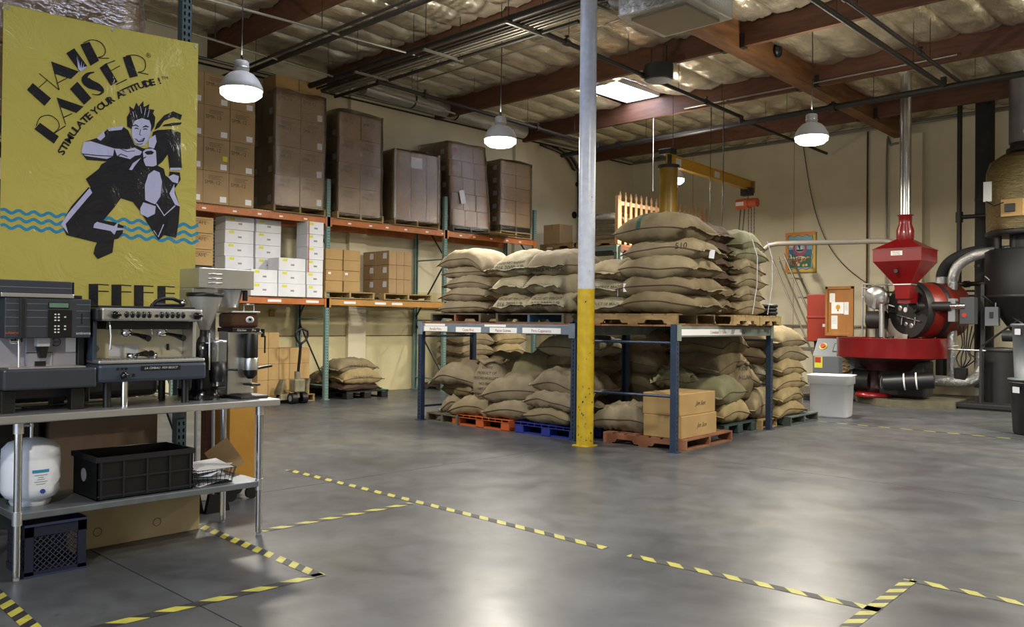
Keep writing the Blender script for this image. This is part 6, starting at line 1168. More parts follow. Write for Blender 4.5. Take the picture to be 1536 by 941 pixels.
part('stir_arm', MB().box(-.85, .85, -.02, .02, 1.0, 1.10).cyl((0, 0, 1.0), (0, 0, 1.25), .05), 'cast_black', t)
# drum: axis goes away to the right
dc = rl(-5.80, 16.75, 1.74); ax = Vector((.50, .86, 0)).normalized(); side = Vector((ax.y, -ax.x, 0)); 
Td = Matrix((side, Vector((0, 0, 1)), ax)).transposed().to_4x4()
if Td.determinant() < 0: Td = Matrix((-side, Vector((0, 0, 1)), ax)).transposed().to_4x4()
Td.translation = dc
part('drum_face', MB().lathe([(.001, -.03), (.42, -.03), (.50, 0), (.52, .06), (.52, .12)], n=48, T=Td), 'cast_black', t)
part('drum_shell', MB().lathe([(.50, .12), (.515, .14), (.515, .42)], n=48, T=Td), 'roaster_orange', t); part('drum_band', MB().lathe([(.52, .42), (.53, .44), (.53, .50), (.52, .52)], n=48, T=Td), 'cast_black', t); part('drum_shell', MB().lathe([(.515, .52), (.515, .95), (.45, 1.0), (.001, 1.0)], n=48, T=Td), 'roaster_orange', t)
part('front_hood', MB().lathe([(.53, -.04), (.535, -.02), (.535, .10)], n=48, T=Td), 'cast_black', t)
def onface(a, b_, h=-.035): return Td @ Vector((a, b_, h))
sgn = 1 if (Td @ Vector((1, 0, 0)) - dc).x > 0 else -1
for nm, a, b_, r, m_ in (('dial', -.20, .03, .055, 'steel'), ('sight_ring', -.05, .0, .05, 'label_white'), ('thermometer', .05, .06, .055, 'steel'), ('sight_ring', -.04, -.27, .04, 'steel'), ('sight_ring', .10, -.30, .05, 'steel')):
    a *= sgn; q = part(nm, MB().lathe([(r*.6, -.05), (r, -.05), (r, -.03), (r*.98, -.028)], n=22, T=Matrix.Translation(Td @ Vector((a, b_, 0)) - Td.translation) @ Td), m_, t)
    part('glass', MB().lathe([(r*.6, -.042), (.001, -.044)], n=20, T=Matrix.Translation(Td @ Vector((a, b_, 0)) - Td.translation) @ Td), 'black_gloss', q)
part('door_bar', MB().cyl(onface(-.26*sgn, -.10, -.06), onface(.36*sgn, -.22, -.06), .018, n=10), 'chrome', t)
for a in (-.12, .22): part('bar_lever', MB().cyl(onface(a*sgn, -.14, -.06), onface((a-.01)*sgn, -.28, -.07), .010, n=8), 'steel', t)
part('door_lever', MB().cyl(onface(-.32*sgn, -.05, -.06), onface(-.46*sgn, -.02, -.1), .012, n=8), 'cast_black', t)
mat('bright_sheet', 'b5b0a2', .3, metal=.4)
# discharge chute, bright metal shield below the face
vs = []; n = 18
for i in range(n+1):
    a = R_(172+108*i/n) if sgn > 0 else R_(-20-75*i/n)
    for r, h in ((.46, -.07), (.63, -.10), (.66, -.03)): vs.append(Td @ Vector((r*math.cos(a), r*math.sin(a), h)))
part('chute_shield', MB().add(vs, [(i*3+k, i*3+k+1, i*3+k+4, i*3+k+3) for i in range(n) for k in range(2)], 0, True), 'bright_sheet', t)
part('sampler_tube', MB().cyl(onface(.22*sgn, .06, -.12), onface(.22*sgn, .06, .0), .12, n=24), 'cast_black', t)
part('burner_pipe', MB().cyl(onface(.22*sgn, .06, -.08), onface(.22*sgn, .06, -.08)+Vector((.62, .02, 0)), .085, n=20), 'cast_black', t)
part('burner_end', MB().cyl(onface(.22*sgn, .06, -.08)+Vector((.62, .02, 0)), onface(.22*sgn, .06, -.08)+Vector((.86, .03, 0)), .055, n=18), 'chrome', t)
# hopper: square, with sloped lid
hx, hy = rl(-5.69, 16.2, 0).x, 0
def frus(a0, z0, a1, z1, rz=R_(0)):
    vs = []
    for a, z in ((a0, z0), (a1, z1)):
        for sx_, sy_ in ((-1, -1), (1, -1), (1, 1), (-1, 1)):
            v = Matrix.Rotation(rz, 3, 'Z') @ Vector((sx_*a, sy_*a, z)); vs.append((v.x+hx, v.y+hy, v.z))
    return MB().add(vs, [(0, 1, 2, 3), (4, 5, 6, 7)]+[(i, (i+1) % 4, 4+(i+1) % 4, 4+i) for i in range(4)])
part('hopper_lid', frus(.42, 2.83, .11, 3.02), 'roaster_red', t); part('hopper_lip', frus(.435, 2.815, .435, 2.83), 'roaster_red', t); part('hopper_band', frus(.42, 2.60, .42, 2.815), 'roaster_red', t)
part('hopper_cone', frus(.14, 2.19, .42, 2.60), 'roaster_red', t); part('hopper_neck', frus(.12, 1.93, .14, 2.19), 'roaster_red', t); part('neck_flange', frus(.16, 2.18, .16, 2.20), 'steel', t)
part('neck_chute', MB().box(hx-.11, hx+.11, hy-.05, hy+.55, 1.85, 2.06), 'roaster_red', t)
part('cyclone_bottle', MB().lathe([(.14, 3.0), (.15, 3.05), (.15, 3.18), (.11, 3.30), (.115, 3.44), (.14, 3.45), (.14, 3.46)], n=32, c=(hx, hy, 0)), 'roaster_red', t)
hb = [c for c in t.children if c.name.startswith('hopper_band')][0]; lb_ = part('name_plate', MB().box(hx-.10, hx+.10, hy-.423, hy-.42, 2.70, 2.78), 'label_white', hb)
text_on(hb, 'PROBAT', .038, (hx, hy-.4235, 2.755), (0, -1, 0), 'rust_ink'); text_on(hb, 'ROASTER', .03, (hx, hy-.4235, 2.72), (0, -1, 0), 'rust_ink')
part('hopper_bolt', MB().cyl((hx-.02, hy-.40, 2.42), (hx-.02, hy-.34, 2.42), .035, n=14), 'cast_black', t)
# motors and ducts below
part('drive_motor', MB().cyl((-.75, -.15, .42), (-.30, -.15, .42), .19, n=24), 'cast_black', t); part('motor_fin', MB().cyl((-.62, -.15, .42), (-.58, -.15, .42), .21, n=24), 'cast_black', t)
part('fan_housing', MB().cyl((-.2, .1, .48), (.25, .1, .48), .30, n=30), 'cast_black', t); part('gear_case', MB().bev(-.15, .65, -.2, .3, .16, .80, .03), 'cast_black', t)
an = part('air_cylinder', MB().cyl((.10, -.62, .42), (.88, -.40, .50), .145, n=28), 'black', t)
for f in (.42, .66): p_ = Vector((.10, -.62, .42)).lerp(Vector((.88, -.40, .50)), f); d_ = Vector((.78, .22, .08)).normalized(); part('cylinder_strap', MB().cyl(p_-d_*.012, p_+d_*.012, .150, n=28), 'label_white', an)
part('end_mark', MB().add([Vector((.092, -.622, .42))+Vector((-.004, -.005*math.cos(a)*0, 0))+Vector((-.06*math.sin(a)*0, r*math.cos(a)*.9-.0, r*math.sin(a))) for r in (.13, .10) for a in [R_(110+14*i) for i in range(10)]], [(i, i+1, 11+i, 10+i) for i in range(9)]), 'label_white', an)
# frame at the left with fan disc
for (x0, z0, x1, z1) in ((-6.72, .12, -6.72, 2.25), (-6.72, 2.25, -5.95, 2.22), (-6.70, 2.18, -6.3, 2.1), (-6.5, 1.25, -6.5, 2.2), (-6.3, 1.2, -6.28, 1.9), (-6.72, 2.0, -6.1, 1.8)):
    part('frame_tube', MB().cyl(rl(x0, 16.85, z0), rl(x1, 16.85, z1), .018, n=8), 'steel', t)
fd = part('fan_guard', MB().lathe([(.22, -.02), (.23, 0), (.20, .05), (.05, .07), (.001, .07)], n=30, T=Matrix.Translation(rl(-6.42, 16.75, 1.98)) @ Matrix.Rotation(R_(95), 4, 'X')), 'steel', t)
for k in range(3): part('fan_blade', MB().prism([(0, 0), (.20, .05), (.18, .12), (.02, .05)], .075, .08, 'z', T=Matrix.Translation(rl(-6.42, 16.75, 1.98)) @ Matrix.Rotation(R_(95), 4, 'X') @ Matrix.Rotation(2.1*k, 4, 'Z')), 'steel', fd)
part('side_motor', MB().cyl(rl(-6.58, 16.8, 1.55), rl(-6.25, 16.8, 1.55), .17, n=24).cyl(rl(-6.4, 16.8, 1.2), rl(-6.4, 16.8, 1.5), .05), 'cast_black', t)
part('valve_train', MB().cyl(rl(-6.25, 16.6, 1.22), rl(-6.25, 16.6, 1.85), .05, n=12), 'steel', t)
for k in range(6):
    a = (k*.17) % .6; part('frame_wire', MB().tube([rl(-6.6+a, 16.9, 2.2), rl(-6.5+a*.8, 16.95, 1.8+.05*k), rl(-6.2+.1*k, 17.0, 1.5), rl(-6.0+.14*k, 17.05, 1.28)], .009, 5), 'black', t)
# flue
t = thing('flue_pipe', 'shiny steel flue rising from the red roaster to the roof', 'pipe', (-5.69, 16.2, 3.45))
part('lower_section', MB().cyl((0, 0, 0), (0, 0, 1.75), .098, n=32), 'flue_steel', t) if mat('flue_steel', 'c4c4c0', .26, metal=.9, noise_scale=8, col2='b4b4b0') else None
part('upper_section', MB().cyl((0, 0, 1.75), (0, 0, 2.75), .100, n=32), 'flue_steel', t); part('joint_band', MB().cyl((0, 0, 1.73), (0, 0, 1.77), .106, n=32), 'flue_steel', t)
# suction hose to the left
pipe('suction_pipe', [(-5.82, 16.15, 2.93), (-5.92, 16.12, 2.98), (-6.05, 16.1, 3.0), (-8.10, 16.1, 3.07), (-8.30, 16.1, 3.05), (-8.47, 16.1, 2.93), (-8.56, 16.1, 2.75), (-8.6, 16.1, 2.5), (-8.6, 16.1, .3)], .05, 'hose_grey', 'grey suction pipe running level from the roaster hopper and bending down behind the sacks', fit=()) if mat('hose_grey', '8c8579', .4) else None
# concrete plinth
single('concrete_plinth', MB().prism([(-7.1, 17.6), (-7.03, 16.75), (-6.35, 15.95), (-5.59, 15.45), (-4.8, 16.1), (-4.9, 17.6)], 0, .125, 'z'), 'concrete_block', 'stained concrete plinth under the red roaster', 'plinth')
single('coil_hose', MB().tube([(-6.66+.06*math.cos(a*.6)+.0, 15.95+.06*math.sin(a*.6), .18+a*.0065+.0) for a in range(125)], .010, 5), 'hose_yellow', 'yellow coiled air hose hanging under the left edge of the cooling tray', 'hose') if mat('hose_yellow', 'b98a24', .5) else None
part_t = thing('air_coupling', 'small yellow bracket lying on the plinth at the foot of the coiled hose', 'bracket', (-6.35, 15.98, .126)); part('plate', MB().bev(-.13, .13, -.05, .05, 0, .07, .02), 'hose_yellow', part_t)
# control cabinet, red box, notice board
t = thing('control_cabinet', 'grey floor control cabinet with a slanted display panel left of the roaster', 'cabinet', (-7.03, 16.5, 0))
part('body', MB().bev(-.42, .42, -.25, .25, .02, .83, .01), 'cabinet_grey', t)
part('console', MB().prism([(-.25, .83), (.25, .83), (.25, 1.17), (.02, 1.17), (-.02, 1.17)], -.42, .42, 'x'), 'cabinet_grey', t)
nrm = Vector((0, -.34, .23)).normalized(); up_v = Vector((0, .23, .34)).normalized(); Tm = Matrix((Vector((1, 0, 0)), up_v, nrm)).transposed().to_4x4(); Tm.translation = Vector((0, -.135, 1.0))
ds = part('display', MB().bev(-.05, .22, -.10, .10, -.01, .012, .004, T=Tm), 'black', t); part('screen', MB().box(-.03, .20, -.08, .08, .012, .014, T=Tm), 'lcd_grey', ds) if mat('lcd_grey', '6d7a80', .25) else None
part('stop_button', MB().cyl(Tm @ Vector((-.26, .02, 0)), Tm @ Vector((-.26, .02, .04)), .05, n=20), 'label_red', t); part('stop_plate', MB().cyl(Tm @ Vector((-.26, .02, 0)), Tm @ Vector((-.26, .02, .012)), .075, n=20), 'label_yellow', t)
ws = part('warning_sticker', box1(-.38, -.22, -.254, -.25, .60, .82), 'label_yellow', t); part('sticker_block', box1(-.37, -.25, -.256, -.254, .70, .81), 'label_red', ws)
part('key_lock', MB().cyl((-.36, -.26, .42), (-.36, -.24, .42), .02, n=12), 'black', t); part('door_seam', box1(-.41, .41, -.2515, -.2505, .50, .506), 'black', t)
t = thing('red_cabinet', 'red metal cabinet behind the notice board', 'cabinet', (-7.62, 17.45, .0)); part('body', MB().bev(-.42, .28, -.2, .2, 1.10, 2.08, .01), 'roaster_orange2', t) if mat('roaster_orange2', '8f2d1c', .45) else None
part('stand', MB().bev(-.30, .16, -.12, .12, 0, 1.10, .01), 'cast_black', t); part('hood', MB().bev(-.43, .29, -.22, -.2, 1.58, 1.62, .004), 'roaster_orange2', t); part('logo_mark', box1(-.08, -.02, -.203, -.2, 1.40, 1.46), 'label_white', t)
t = thing('notice_board', 'oak framed notice board with four papers left of the roaster', 'notice board', (-7.22, 16.95, 1.72))
part('panel', box1(-.27, .27, 0, .02, -.46, .46), 'oak', t)
for (a, b_, c, d) in ((-.32, -.26, -.46, .50), (.26, .32, -.46, .50), (-.32, .32, .44, .50), (-.32, .32, -.50, -.44)): part('frame_rail', MB().bev(a, b_, -.02, .03, c, d, .008), 'oak', t)
for (a, b_, c, d) in ((-.22, -.10, .18, .36), (-.18, .10, -.05, .18), (.11, .21, -.07, .18), (-.18, -.04, -.36, -.09)):
    q = part('paper', box1(a, b_, -.004, 0, c, d), 'label_white', t)
    if (a, b_) == (-.18, .10):
        part('balloon_drawing', MB().cyl((-.03, -.006, .08), (-.03, -.004, .08), .05, n=18), 'hose_yellow', q); part('balloon_basket', box1(-.045, -.015, -.006, -.004, 0, .03), 'rust_ink', q)
    else:
        for k in range(5): part('text_line', box1(a+.015, b_-.02, -.0055, -.004, d-.035-k*.03, d-.03-k*.03), 'grey_paint', q)
part('post', box1(-.03, .03, .03, .06, -1.72, -.3), 'cast_black', t); t.scale = (.9, 1, 1)
# white bin
mat('bin_white', 'c6c8ca', .45)
t = thing('plastic_bin', 'white rectangular plastic tub on the floor right of the sack pile', 'bin', (-5.74, 13.20, 0))
def tub(w0, d0, w1, d1, h, th=.02):
    vs = []; ring = lambda w, d, z, r=.07: [(sx_*(w-r)+r*math.cos(a)*1, sy_*(d-r)+r*math.sin(a), z) for sx_, sy_, a0 in ((1, 1, 0), (-1, 1, 90), (-1, -1, 180), (1, -1, 270)) for a in [R_(a0+22.5*k) for k in range(5)]]
    prof = [(w0, d0, .0), (w0+.01, d0+.01, .03), (w1-.02, d1-.02, h*.78), (w1, d1, h*.79), (w1, d1, h*.97), (w1+.02, d1+.02, h), (w1-.02, d1-.02, h), (w1-.03, d1-.03, h*.9), (w0-.02, d0-.02, .03)]
    for w_, d_, z in prof: vs += ring(w_, d_, z)
    n = 20; fs = [(k*n+i, k*n+(i+1) % n, (k+1)*n+(i+1) % n, (k+1)*n+i) for k in range(len(prof)-1) for i in range(n)]; fs += [tuple(range(n-1, -1, -1)), tuple(range(8*n, 9*n))]
    return MB().add(vs, fs, 0, True)
part('tub', tub(.27, .22, .32, .26, .66), 'bin_white', t, rot=(0, 0, R_(12))); 
# trash cans
t = thing('trash_can', 'black round trash can at the right edge, standing on the floor', 'trash can', (-2.90, 13.15, 0))
part('body', MB().lathe([(.001, 0), (.27, 0), (.285, .03), (.325, .66), (.34, .665), (.345, .70), (.33, .71), (.31, .70), (.27, .05), (.001, .05)], n=40), 'black', t); part('sticker', MB().box(-.06, .06, -.004, 0, -.04, .04, T=Matrix.Translation((-.19, -.265, .60)) @ Matrix.Rotation(R_(-36), 4, 'Z')), 'paper', t)
t = thing('trash_can', 'grey round trash can stacked on the black one at the right edge', 'trash can', (-2.90, 13.15, .715))
part('body', MB().lathe([(.001, 0), (.335, -.0), (.35, .01), (.35, .03), (.27, .035), (.30, .72), (.315, .73), (.32, .765), (.30, .77), (.29, .75), (.001, .74)], n=40), 'grey_plastic', t); part('sticker', MB().box(-.05, .05, -.004, 0, -.04, .04, T=Matrix.Translation((-.18, -.245, .66)) @ Matrix.Rotation(R_(-36), 4, 'Z')), 'paper', t)
# ladder / steel stair leaning at the wall
t = thing('rolling_ladder', 'slanted grey steel stair rails behind the sacks, left of the red cabinet', 'ladder', (-8.9, 18.2, 0))
for y in (0, .35):
    part('rail', MB().cyl((-.15, y, 3.05), (1.24, y, 0), .025, n=8), 'conduit_metal', t); part('rail', MB().cyl((-.45, y, 3.0), (.92, y, 0), .02, n=8), 'conduit_metal', t)
for k in range(7): f = k/6; part('step', MB().box(-.15+1.2*f-.05, -.15+1.2*f+.1, 0, .35, 2.9-2.6*f, 2.93-2.6*f), 'conduit_metal', t)
for z in (1.42, 1.12, .9): single('wall_rail', MB().cyl((-9.6, YB-.08, z), (-7.2, YB-.08, z), .02, n=8), 'conduit_metal', f"{'upper' if z > 1.4 else 'middle' if z > 1 else 'lower'} horizontal wall pipe behind the stair rails", 'pipe')
single('cable', MB().tube([Vector((-9.15, 19.36, 5.75)).lerp(Vector((-7.5, 19.36, 2.3)), i/24)+Vector((-.28*math.sin(math.pi*i/24), 0, -.55*math.sin(math.pi*i/24))) for i in range(25)], .009, 6), 'black', 'thin dark cord sagging along the back wall past the poster', 'cable')
# afterburner side
t = thing('foil_tank', 'gold foil wrapped exhaust drum high up at the right edge', 'tank', (-3.98, 17.3, 3.10))
part('shell', MB().lathe([(.30, .0), (.62, .02), (.65, .06), (.66, .5), (.655, 1.10), (.60, 1.28), (.40, 1.42), (.22, 1.46)], n=40), 'gold_foil', t); part('neck_ring', MB().lathe([(.26, 1.44), (.34, 1.46), (.34, 1.52), (.28, 1.54), (.28, 1.62)], n=28), 'cast_black', t)
part('bottom_ring', MB().lathe([(.64, -.04), (.67, -.02), (.66, .03)], n=36), 'cast_black', t)
part('gauge_plate', box1(-.55, -.42, -.62, -.60, .55, .90), 'label_white', t); part('junction_box', MB().bev(-.25, .1, -.72, -.62, .25, .55, .01), 'carton_light', t)
part('probe_wire', MB().tube([(-.5, -.62, .55), (-.35, -.7, .45), (-.2, -.72, .5)], .012, 6), 'black', t)
part('sensor', MB().bev(-.18, -.02, -.76, -.72, .33, .47, .005), 'cast_black', t)
t = thing('spiral_duct', 'wide pale steel exhaust duct above the gold foil tank', 'duct', (-3.98, 17.3, 4.72)); part('duct', MB().cyl((0, 0, 0), (0, 0, 1.5), .30, n=36), 'duct_steel', t) if mat('duct_steel', '8f9096', .35, metal=.7, noise_scale=3, col2='7c7d85') else None
part('seam', MB().cyl((0, 0, .6), (0, 0, .63), .305, n=36), 'duct_steel', t); part('yellow_tag', MB().cyl((.05, -.30, .16), (.05, -.303, .16), .06, n=10), 'label_yellow', t)
t = thing('cyclone_collector', 'black cyclone dust collector with a cone below the gold tank', 'cyclone', (-3.98, 17.3, 0))
part('barrel', MB().lathe([(.66, 1.95), (.67, 2.0), (.67, 2.78), (.60, 2.82), (.001, 2.84)], n=40), 'matte_black', t) if True else None
part('cone', MB().lathe([(.12, 1.15), (.14, 1.2), (.66, 1.95)], n=36), 'matte_black', t); part('top_neck', MB().cyl((.0, 0, 2.83), (0, 0, 3.08), .28, n=24), 'cast_black', t)
for a, b_ in ((-.62, -.35), (.5, -.35)): part('leg', box1(a-.03, a+.03, b_-.03, b_+.03, 0, 2.2), 'cast_black', t)
part('cross_brace', MB().cyl((-.62, -.38, 2.0), (.5, -.38, 1.1), .02, n=6), 'cast_black', t); part('cross_brace', MB().cyl((-.62, -.38, 1.1), (.5, -.38, 2.0), .02, n=6), 'cast_black', t)
part('rim_line', MB().lathe([(.672, 1.96), (.68, 1.98), (.672, 2.0)], n=40), 'cast_black', t)
for a in (-.42, -.15): part('outlet_neck', MB().cyl((a, -.2, 2.84), (a, -.2, 3.15), .06, n=14), 'cast_black', t)
t = thing('black_canister', 'tall black steel canister on the floor beneath the cyclone', 'canister', (-4.30, 16.95, .10)); part('shell', MB().cyl((0, 0, .0), (0, 0, .90), .26, n=30), 'matte_black', t); part('lid', MB().lathe([(.27, .90), (.28, .92), (.27, .96), (.001, .98)], n=30), 'cast_black', t)
part('blower', MB().cyl((.05, -.1, 1.18), (.30, -.1, 1.18), .10, n=18), 'cast_black', t)
t = thing('foil_elbow_duct', 'insulated silver duct curving from the gold tank down to the floor pipe', 'duct', (-4.5, 17.25, 2.7))
o_ = Vector((-4.5, 17.25, 2.7)); pts = [Vector(p)-o_ for p in [(-3.9, 17.25, 2.82), (-4.5, 17.25, 2.80), (-4.85, 17.25, 2.74), (-5.12, 17.25, 2.55), (-5.2, 17.25, 2.3)]]
part('upper_bend', MB().tube(arc(pts), .095, 16), 'duct_foil', t); part('down_leg', MB().tube([p-o_ for p in [Vector((-5.2, 17.25, 2.32)), Vector((-5.2, 17.25, .42))]], .085, 16), 'duct_foil', t)
part('floor_run', MB().tube(arc([Vector(p)-o_ for p in [(-5.45, 17.0, .42), (-5.1, 17.0, .42), (-4.85, 17.05, .44), (-4.72, 17.2, .58), (-4.70, 17.3, .95)]]), .105, 14), 'duct_foil', t)
t = thing('black_elbow_duct', 'black insulated duct bending down beside the silver one', 'duct', (-5.41, 17.5, 2.5)); o_ = Vector((-5.41, 17.5, 2.5))
part('bend', MB().tube(arc([Vector(p)-o_ for p in [(-4.7, 17.5, 2.86), (-5.05, 17.5, 2.80), (-5.32, 17.5, 2.66), (-5.45, 17.5, 2.45), (-5.46, 17.5, 2.2)]]), .11, 16), 'duct_black', t)
part('band', MB().cyl((-.05, 0, -.42), (-.05, 0, -.12), .118, n=18), 'duct_foil', t); part('down_leg', MB().cyl((-.05, 0, -2.2), (-.05, 0, -.3), .105, n=18), 'duct_black', t)
t = thing('insulated_stack', 'tall dark green-black lagged duct rising to the roof', 'duct', (-4.97, 18.4, 0)); part('stand_leg', box1(-.03, .03, -.03, .03, 0, .4), 'cast_black', t); part('duct', MB().cyl((0, 0, .25), (0, 0, 6.05), .17, n=24), 'duct_black', t); part('bare_end', MB().cyl((0, 0, .1), (0, 0, .5), .155, n=24), 'duct_foil', t)
for z in (1.2, 2.6, 3.9): part('band', MB().cyl((0, 0, z), (0, 0, z+.05), .178, n=24), 'black', t)
t = thing('gas_pipe', 'vertical black gas pipe with a branch tee', 'pipe', (-5.28, 17.9, .3)); part('run', MB().cyl((0, 0, 1.7), (0, 0, 5.5), .045, n=14), 'black_pipe', t)
part('tee', MB().cyl((0, 0, 3.15), (0, 0, 3.35), .065, n=14), 'black_pipe', t); part('branch', MB().cyl((0, 0, 3.25), (.55, 0, 3.25), .04, n=12), 'black_pipe', t); part('lower_branch', MB().cyl((0, 0, 1.95), (.6, -.2, 1.95), .045, n=12), 'black_pipe', t); part('union', MB().cyl((.1, -.03, 1.95), (.2, -.06, 1.95), .065, n=12), 'black_pipe', t)
mat('cabinet_dark', '3c3f42', .5)
t = thing('electrical_box', 'grey electrical control box beside the roaster burner pipe', 'electrical box', (-4.86, 16.7, 1.72)); part('box', MB().bev(-.02, .22, -.12, .1, -.24, .24, .01), 'cabinet_dark', t); part('side_box', MB().bev(-.22, -.10, -.1, .08, -.2, .22, .01), 'grey_paint', t); part('bezel', MB().cyl((.06, -.13, -.08), (.06, -.12, -.08), .04, n=16), 'label_red', t)
t = thing('disconnect_switch', 'small grey disconnect switch box on the cyclone frame', 'electrical box', (-4.42, 16.85, 1.62)); part('box', MB().bev(-.11, .11, -.06, .06, -.17, .17, .01), 'cabinet_grey', t); part('toggle', box1(-.03, .03, -.075, -.06, -.03, .08), 'black', t); part('conduit', MB().tube([(.05, 0, .17), (.07, 0, .4), (-.02, 0, .62), (-.12, 0, .72)], .015, 8), 'conduit_metal', t)
for k in range(5): single('cable', MB().tube(arc([(-5.0+.07*k, 17.0, 1.45), (-4.95+.03*k, 17.0, 1.1-.03*k), (-5.05+.08*k, 17.0, .85), (-4.95, 17.0, .66)]), .011, 5), 'black', f"{['first', 'second', 'third', 'fourth', 'fifth'][k]} of the thin black cables hanging below the grey electrical box", 'cable', group='cables below the electrical box')
t = thing('motor_block', 'small dark motor hanging among the cables', 'motor', (-4.97, 17.0, .58)); part('block', MB().bev(-.10, .10, -.08, .08, -.12, .10, .02), 'duct_black', t)
t = thing('floor_scale', 'low black platform on the floor right of the roaster plinth', 'platform', (-4.70, 16.55, 0)); part('deck', MB().bev(-.95, .85, -.38, .38, .03, .105, .01), 'matte_black', t); part('skirt', box1(-.92, .82, -.35, .35, 0, .03), 'black', t)
t = thing('black_pallet', 'low black pallet between the white tub and the plinth', 'pallet', (-7.0, 15.9, 0)); part('deck', box1(-.35, .35, -.3, .3, .08, .12), 'plastic_black', t)
for a in (-.28, 0, .28): part('foot_block', box1(a-.06, a+.06, -.28, .28, 0, .08), 'plastic_black', t)
t = thing('guard_frame', 'thin steel rail stand before the cyclone', 'stand', (-4.82, 16.4, 0)); part('post', MB().bev(.32, .36, -.02, .02, 0, 1.05, .003), 'cast_black', t); part('rail', MB().cyl((-.75, 0, 1.04), (.42, 0, 1.02), .015, n=8), 'steel', t); part('crank', MB().cyl((-.3, 0, 1.06), (-.02, 0, 1.10), .015, n=8), 'steel', t)
# poster
t = thing('wall_poster', 'colourful poster with an orange wavy border, round pink emblem and flowers on the back wall', 'poster', (-9.22, YB-.01, 3.17))
for i_, (nm, c) in enumerate((('p_orange', 'd98f3a'), ('p_yellow', 'd9b44a'), ('p_sky', '7fb0c4'), ('p_blue', '2f6f98'), ('p_pink', 'b83d66'), ('p_green', '2f6a45'), ('p_red', 'a83a34'), ('p_cream', 'd8d2bc'), ('p_dark', '23303e'), ('p_brown', '6e2e22'))): mat(nm, c, .45)
def pst(name, pts, m, o): return part(name, MB().add([(x, -o, z) for x, z in pts], [tuple(range(len(pts)))]), m, t)
Wp, Hp = .375, .475
part('sheet', box1(-Wp, Wp, -.004, 0, -Hp, Hp), 'p_yellow', t, rot=(0, 0, 0)); pst('left_border', [(-Wp, -Hp), (-Wp+.08, -Hp), (-Wp+.08, Hp), (-Wp, Hp)], 'p_orange', .0045); pst('top_border', [(-Wp, Hp-.08), (Wp, Hp-.08), (Wp, Hp), (-Wp, Hp)], 'p_orange', .0048)
wavy = [(-.29+.58*i/20, .38+.018*math.sin(i*.95)) for i in range(21)]+[(.29+.015*math.sin(i*1.1), .36-.74*i/20) for i in range(21)]+[(.29-.58*i/20, -.40+.018*math.sin(i*.95)) for i in range(21)]+[(-.29+.012*math.sin(i*1.2), -.38+.74*i/20) for i in range(21)]
pst('outline', [(x*1.04, z*1.03) for x, z in wavy], 'p_brown', .0052); pst('sky', wavy, 'p_sky', .0060)
pst('sea', [(-.28, .02)]+[(-.28+.56*i/12, .06+.01*math.sin(i)) for i in range(13)]+[(.28, -.12), (-.28, -.12)], 'p_blue', .0066)
pst('field', [(-.27, -.10)]+[(-.27+.54*i/12, -.10+.05*math.sin(i*.26)) for i in range(13)]+[(.27, -.37), (-.27, -.37)], 'p_green', .0072)
circ = lambda cx, cz, r, n=20, sx=1, sz=1: [(cx+r*sx*math.cos(a*6.2832/n), cz+r*sz*math.sin(a*6.2832/n)) for a in range(n)]
pst('emblem_ring', circ(-.01, .09, .175), 'p_pink', .0078); pst('emblem_inner', circ(-.01, .10, .12), 'p_sky', .0084); pst('emblem_base', [(-.11, .06), (-.08, .02), (.06, .02), (.10, .06)], 'p_dark', .0090)
pst('cloud', circ(-.22, .16, .06, 12, 1, .8), 'p_cream', .0068); pst('sail_left', [(-.085, .06), (-.02, .06), (-.055, .14)], 'p_cream', .0096); pst('sail_right', [(.0, .06), (.07, .06), (.03, .19)], 'p_cream', .0096); pst('mast_shape', [(-.06, .19), (.0, .22), (-.01, .05), (-.03, .05)], 'p_dark', .0093)
pst('pale_hill', circ(.0, -.13, .12, 16, 1, .28), 'p_cream', .0080)
rnd = random.Random(9)
for k in range(34):
    x, z = rnd.uniform(-.25, .25), rnd.uniform(-.36, -.13); s_ = rnd.uniform(.018, .034); q = pst('flower', circ(x, z, s_, 7), rnd.choice(['p_pink', 'p_red', 'p_yellow', 'p_cream', 'p_red']), .0090+k*.0001); part('flower_heart', MB().add([(a, -.0130-k*.0001, b_) for a, b_ in circ(x, z, s_*.35, 6)], [tuple(range(6))]), 'p_yellow', q)
pst('banner_band', [(-.30, .255), (.28, .27), (.28, .22), (-.30, .21)], 'p_dark', .0088)
part('poster_shadow', box1(-Wp+.05, Wp+.03, .004, .009, -Hp-.04, Hp-.02), 'p_shadow', t) if mat('p_shadow', '8a7a50', .8) else None  # the poster's cast shadow, painted as an offset flat sheet
# ------------------------------------------------------------------ jib crane
t = thing('jib_crane', 'ochre jib crane post with a long level arm holding an orange chain hoist', 'crane', (-9.34, 14.0, 0))
part('post', MB().cyl((0, 0, 0), (0, 0, 4.44), .175, n=32), 'jib_yellow', t); part('post_cap', MB().cyl((0, 0, 4.44), (0, 0, 4.50), .21, n=32), 'cast_black', t); part('base_plate', MB().cyl((0, 0, 0), (0, 0, .03), .35, n=24), 'jib_yellow', t)
part('pivot', MB().cyl((0, 0, 4.50), (0, 0, 4.82), .06, n=16), 'cast_black', t); part('head_bracket', MB().bev(-.17, .12, -.10, .10, 4.72, 4.82, .01), 'cast_black', t)
E_ = Vector((-.36, 3.9, 0)); L_ = E_.length; an_ = math.atan2(E_.y, E_.x); TJ = Matrix.Rotation(an_, 4, 'Z')
z0, z1 = 4.50, 4.72
part('arm_web', MB().box(-.1, L_, -.006, .006, z0, z1, T=TJ), 'jib_ochre', t); part('arm_flange', MB().box(-.1, L_, -.06, .06, z1-.012, z1, T=TJ), 'jib_ochre', t); part('arm_flange', MB().box(-.1, L_, -.06, .06, z0, z0+.012, T=TJ), 'jib_ochre', t)
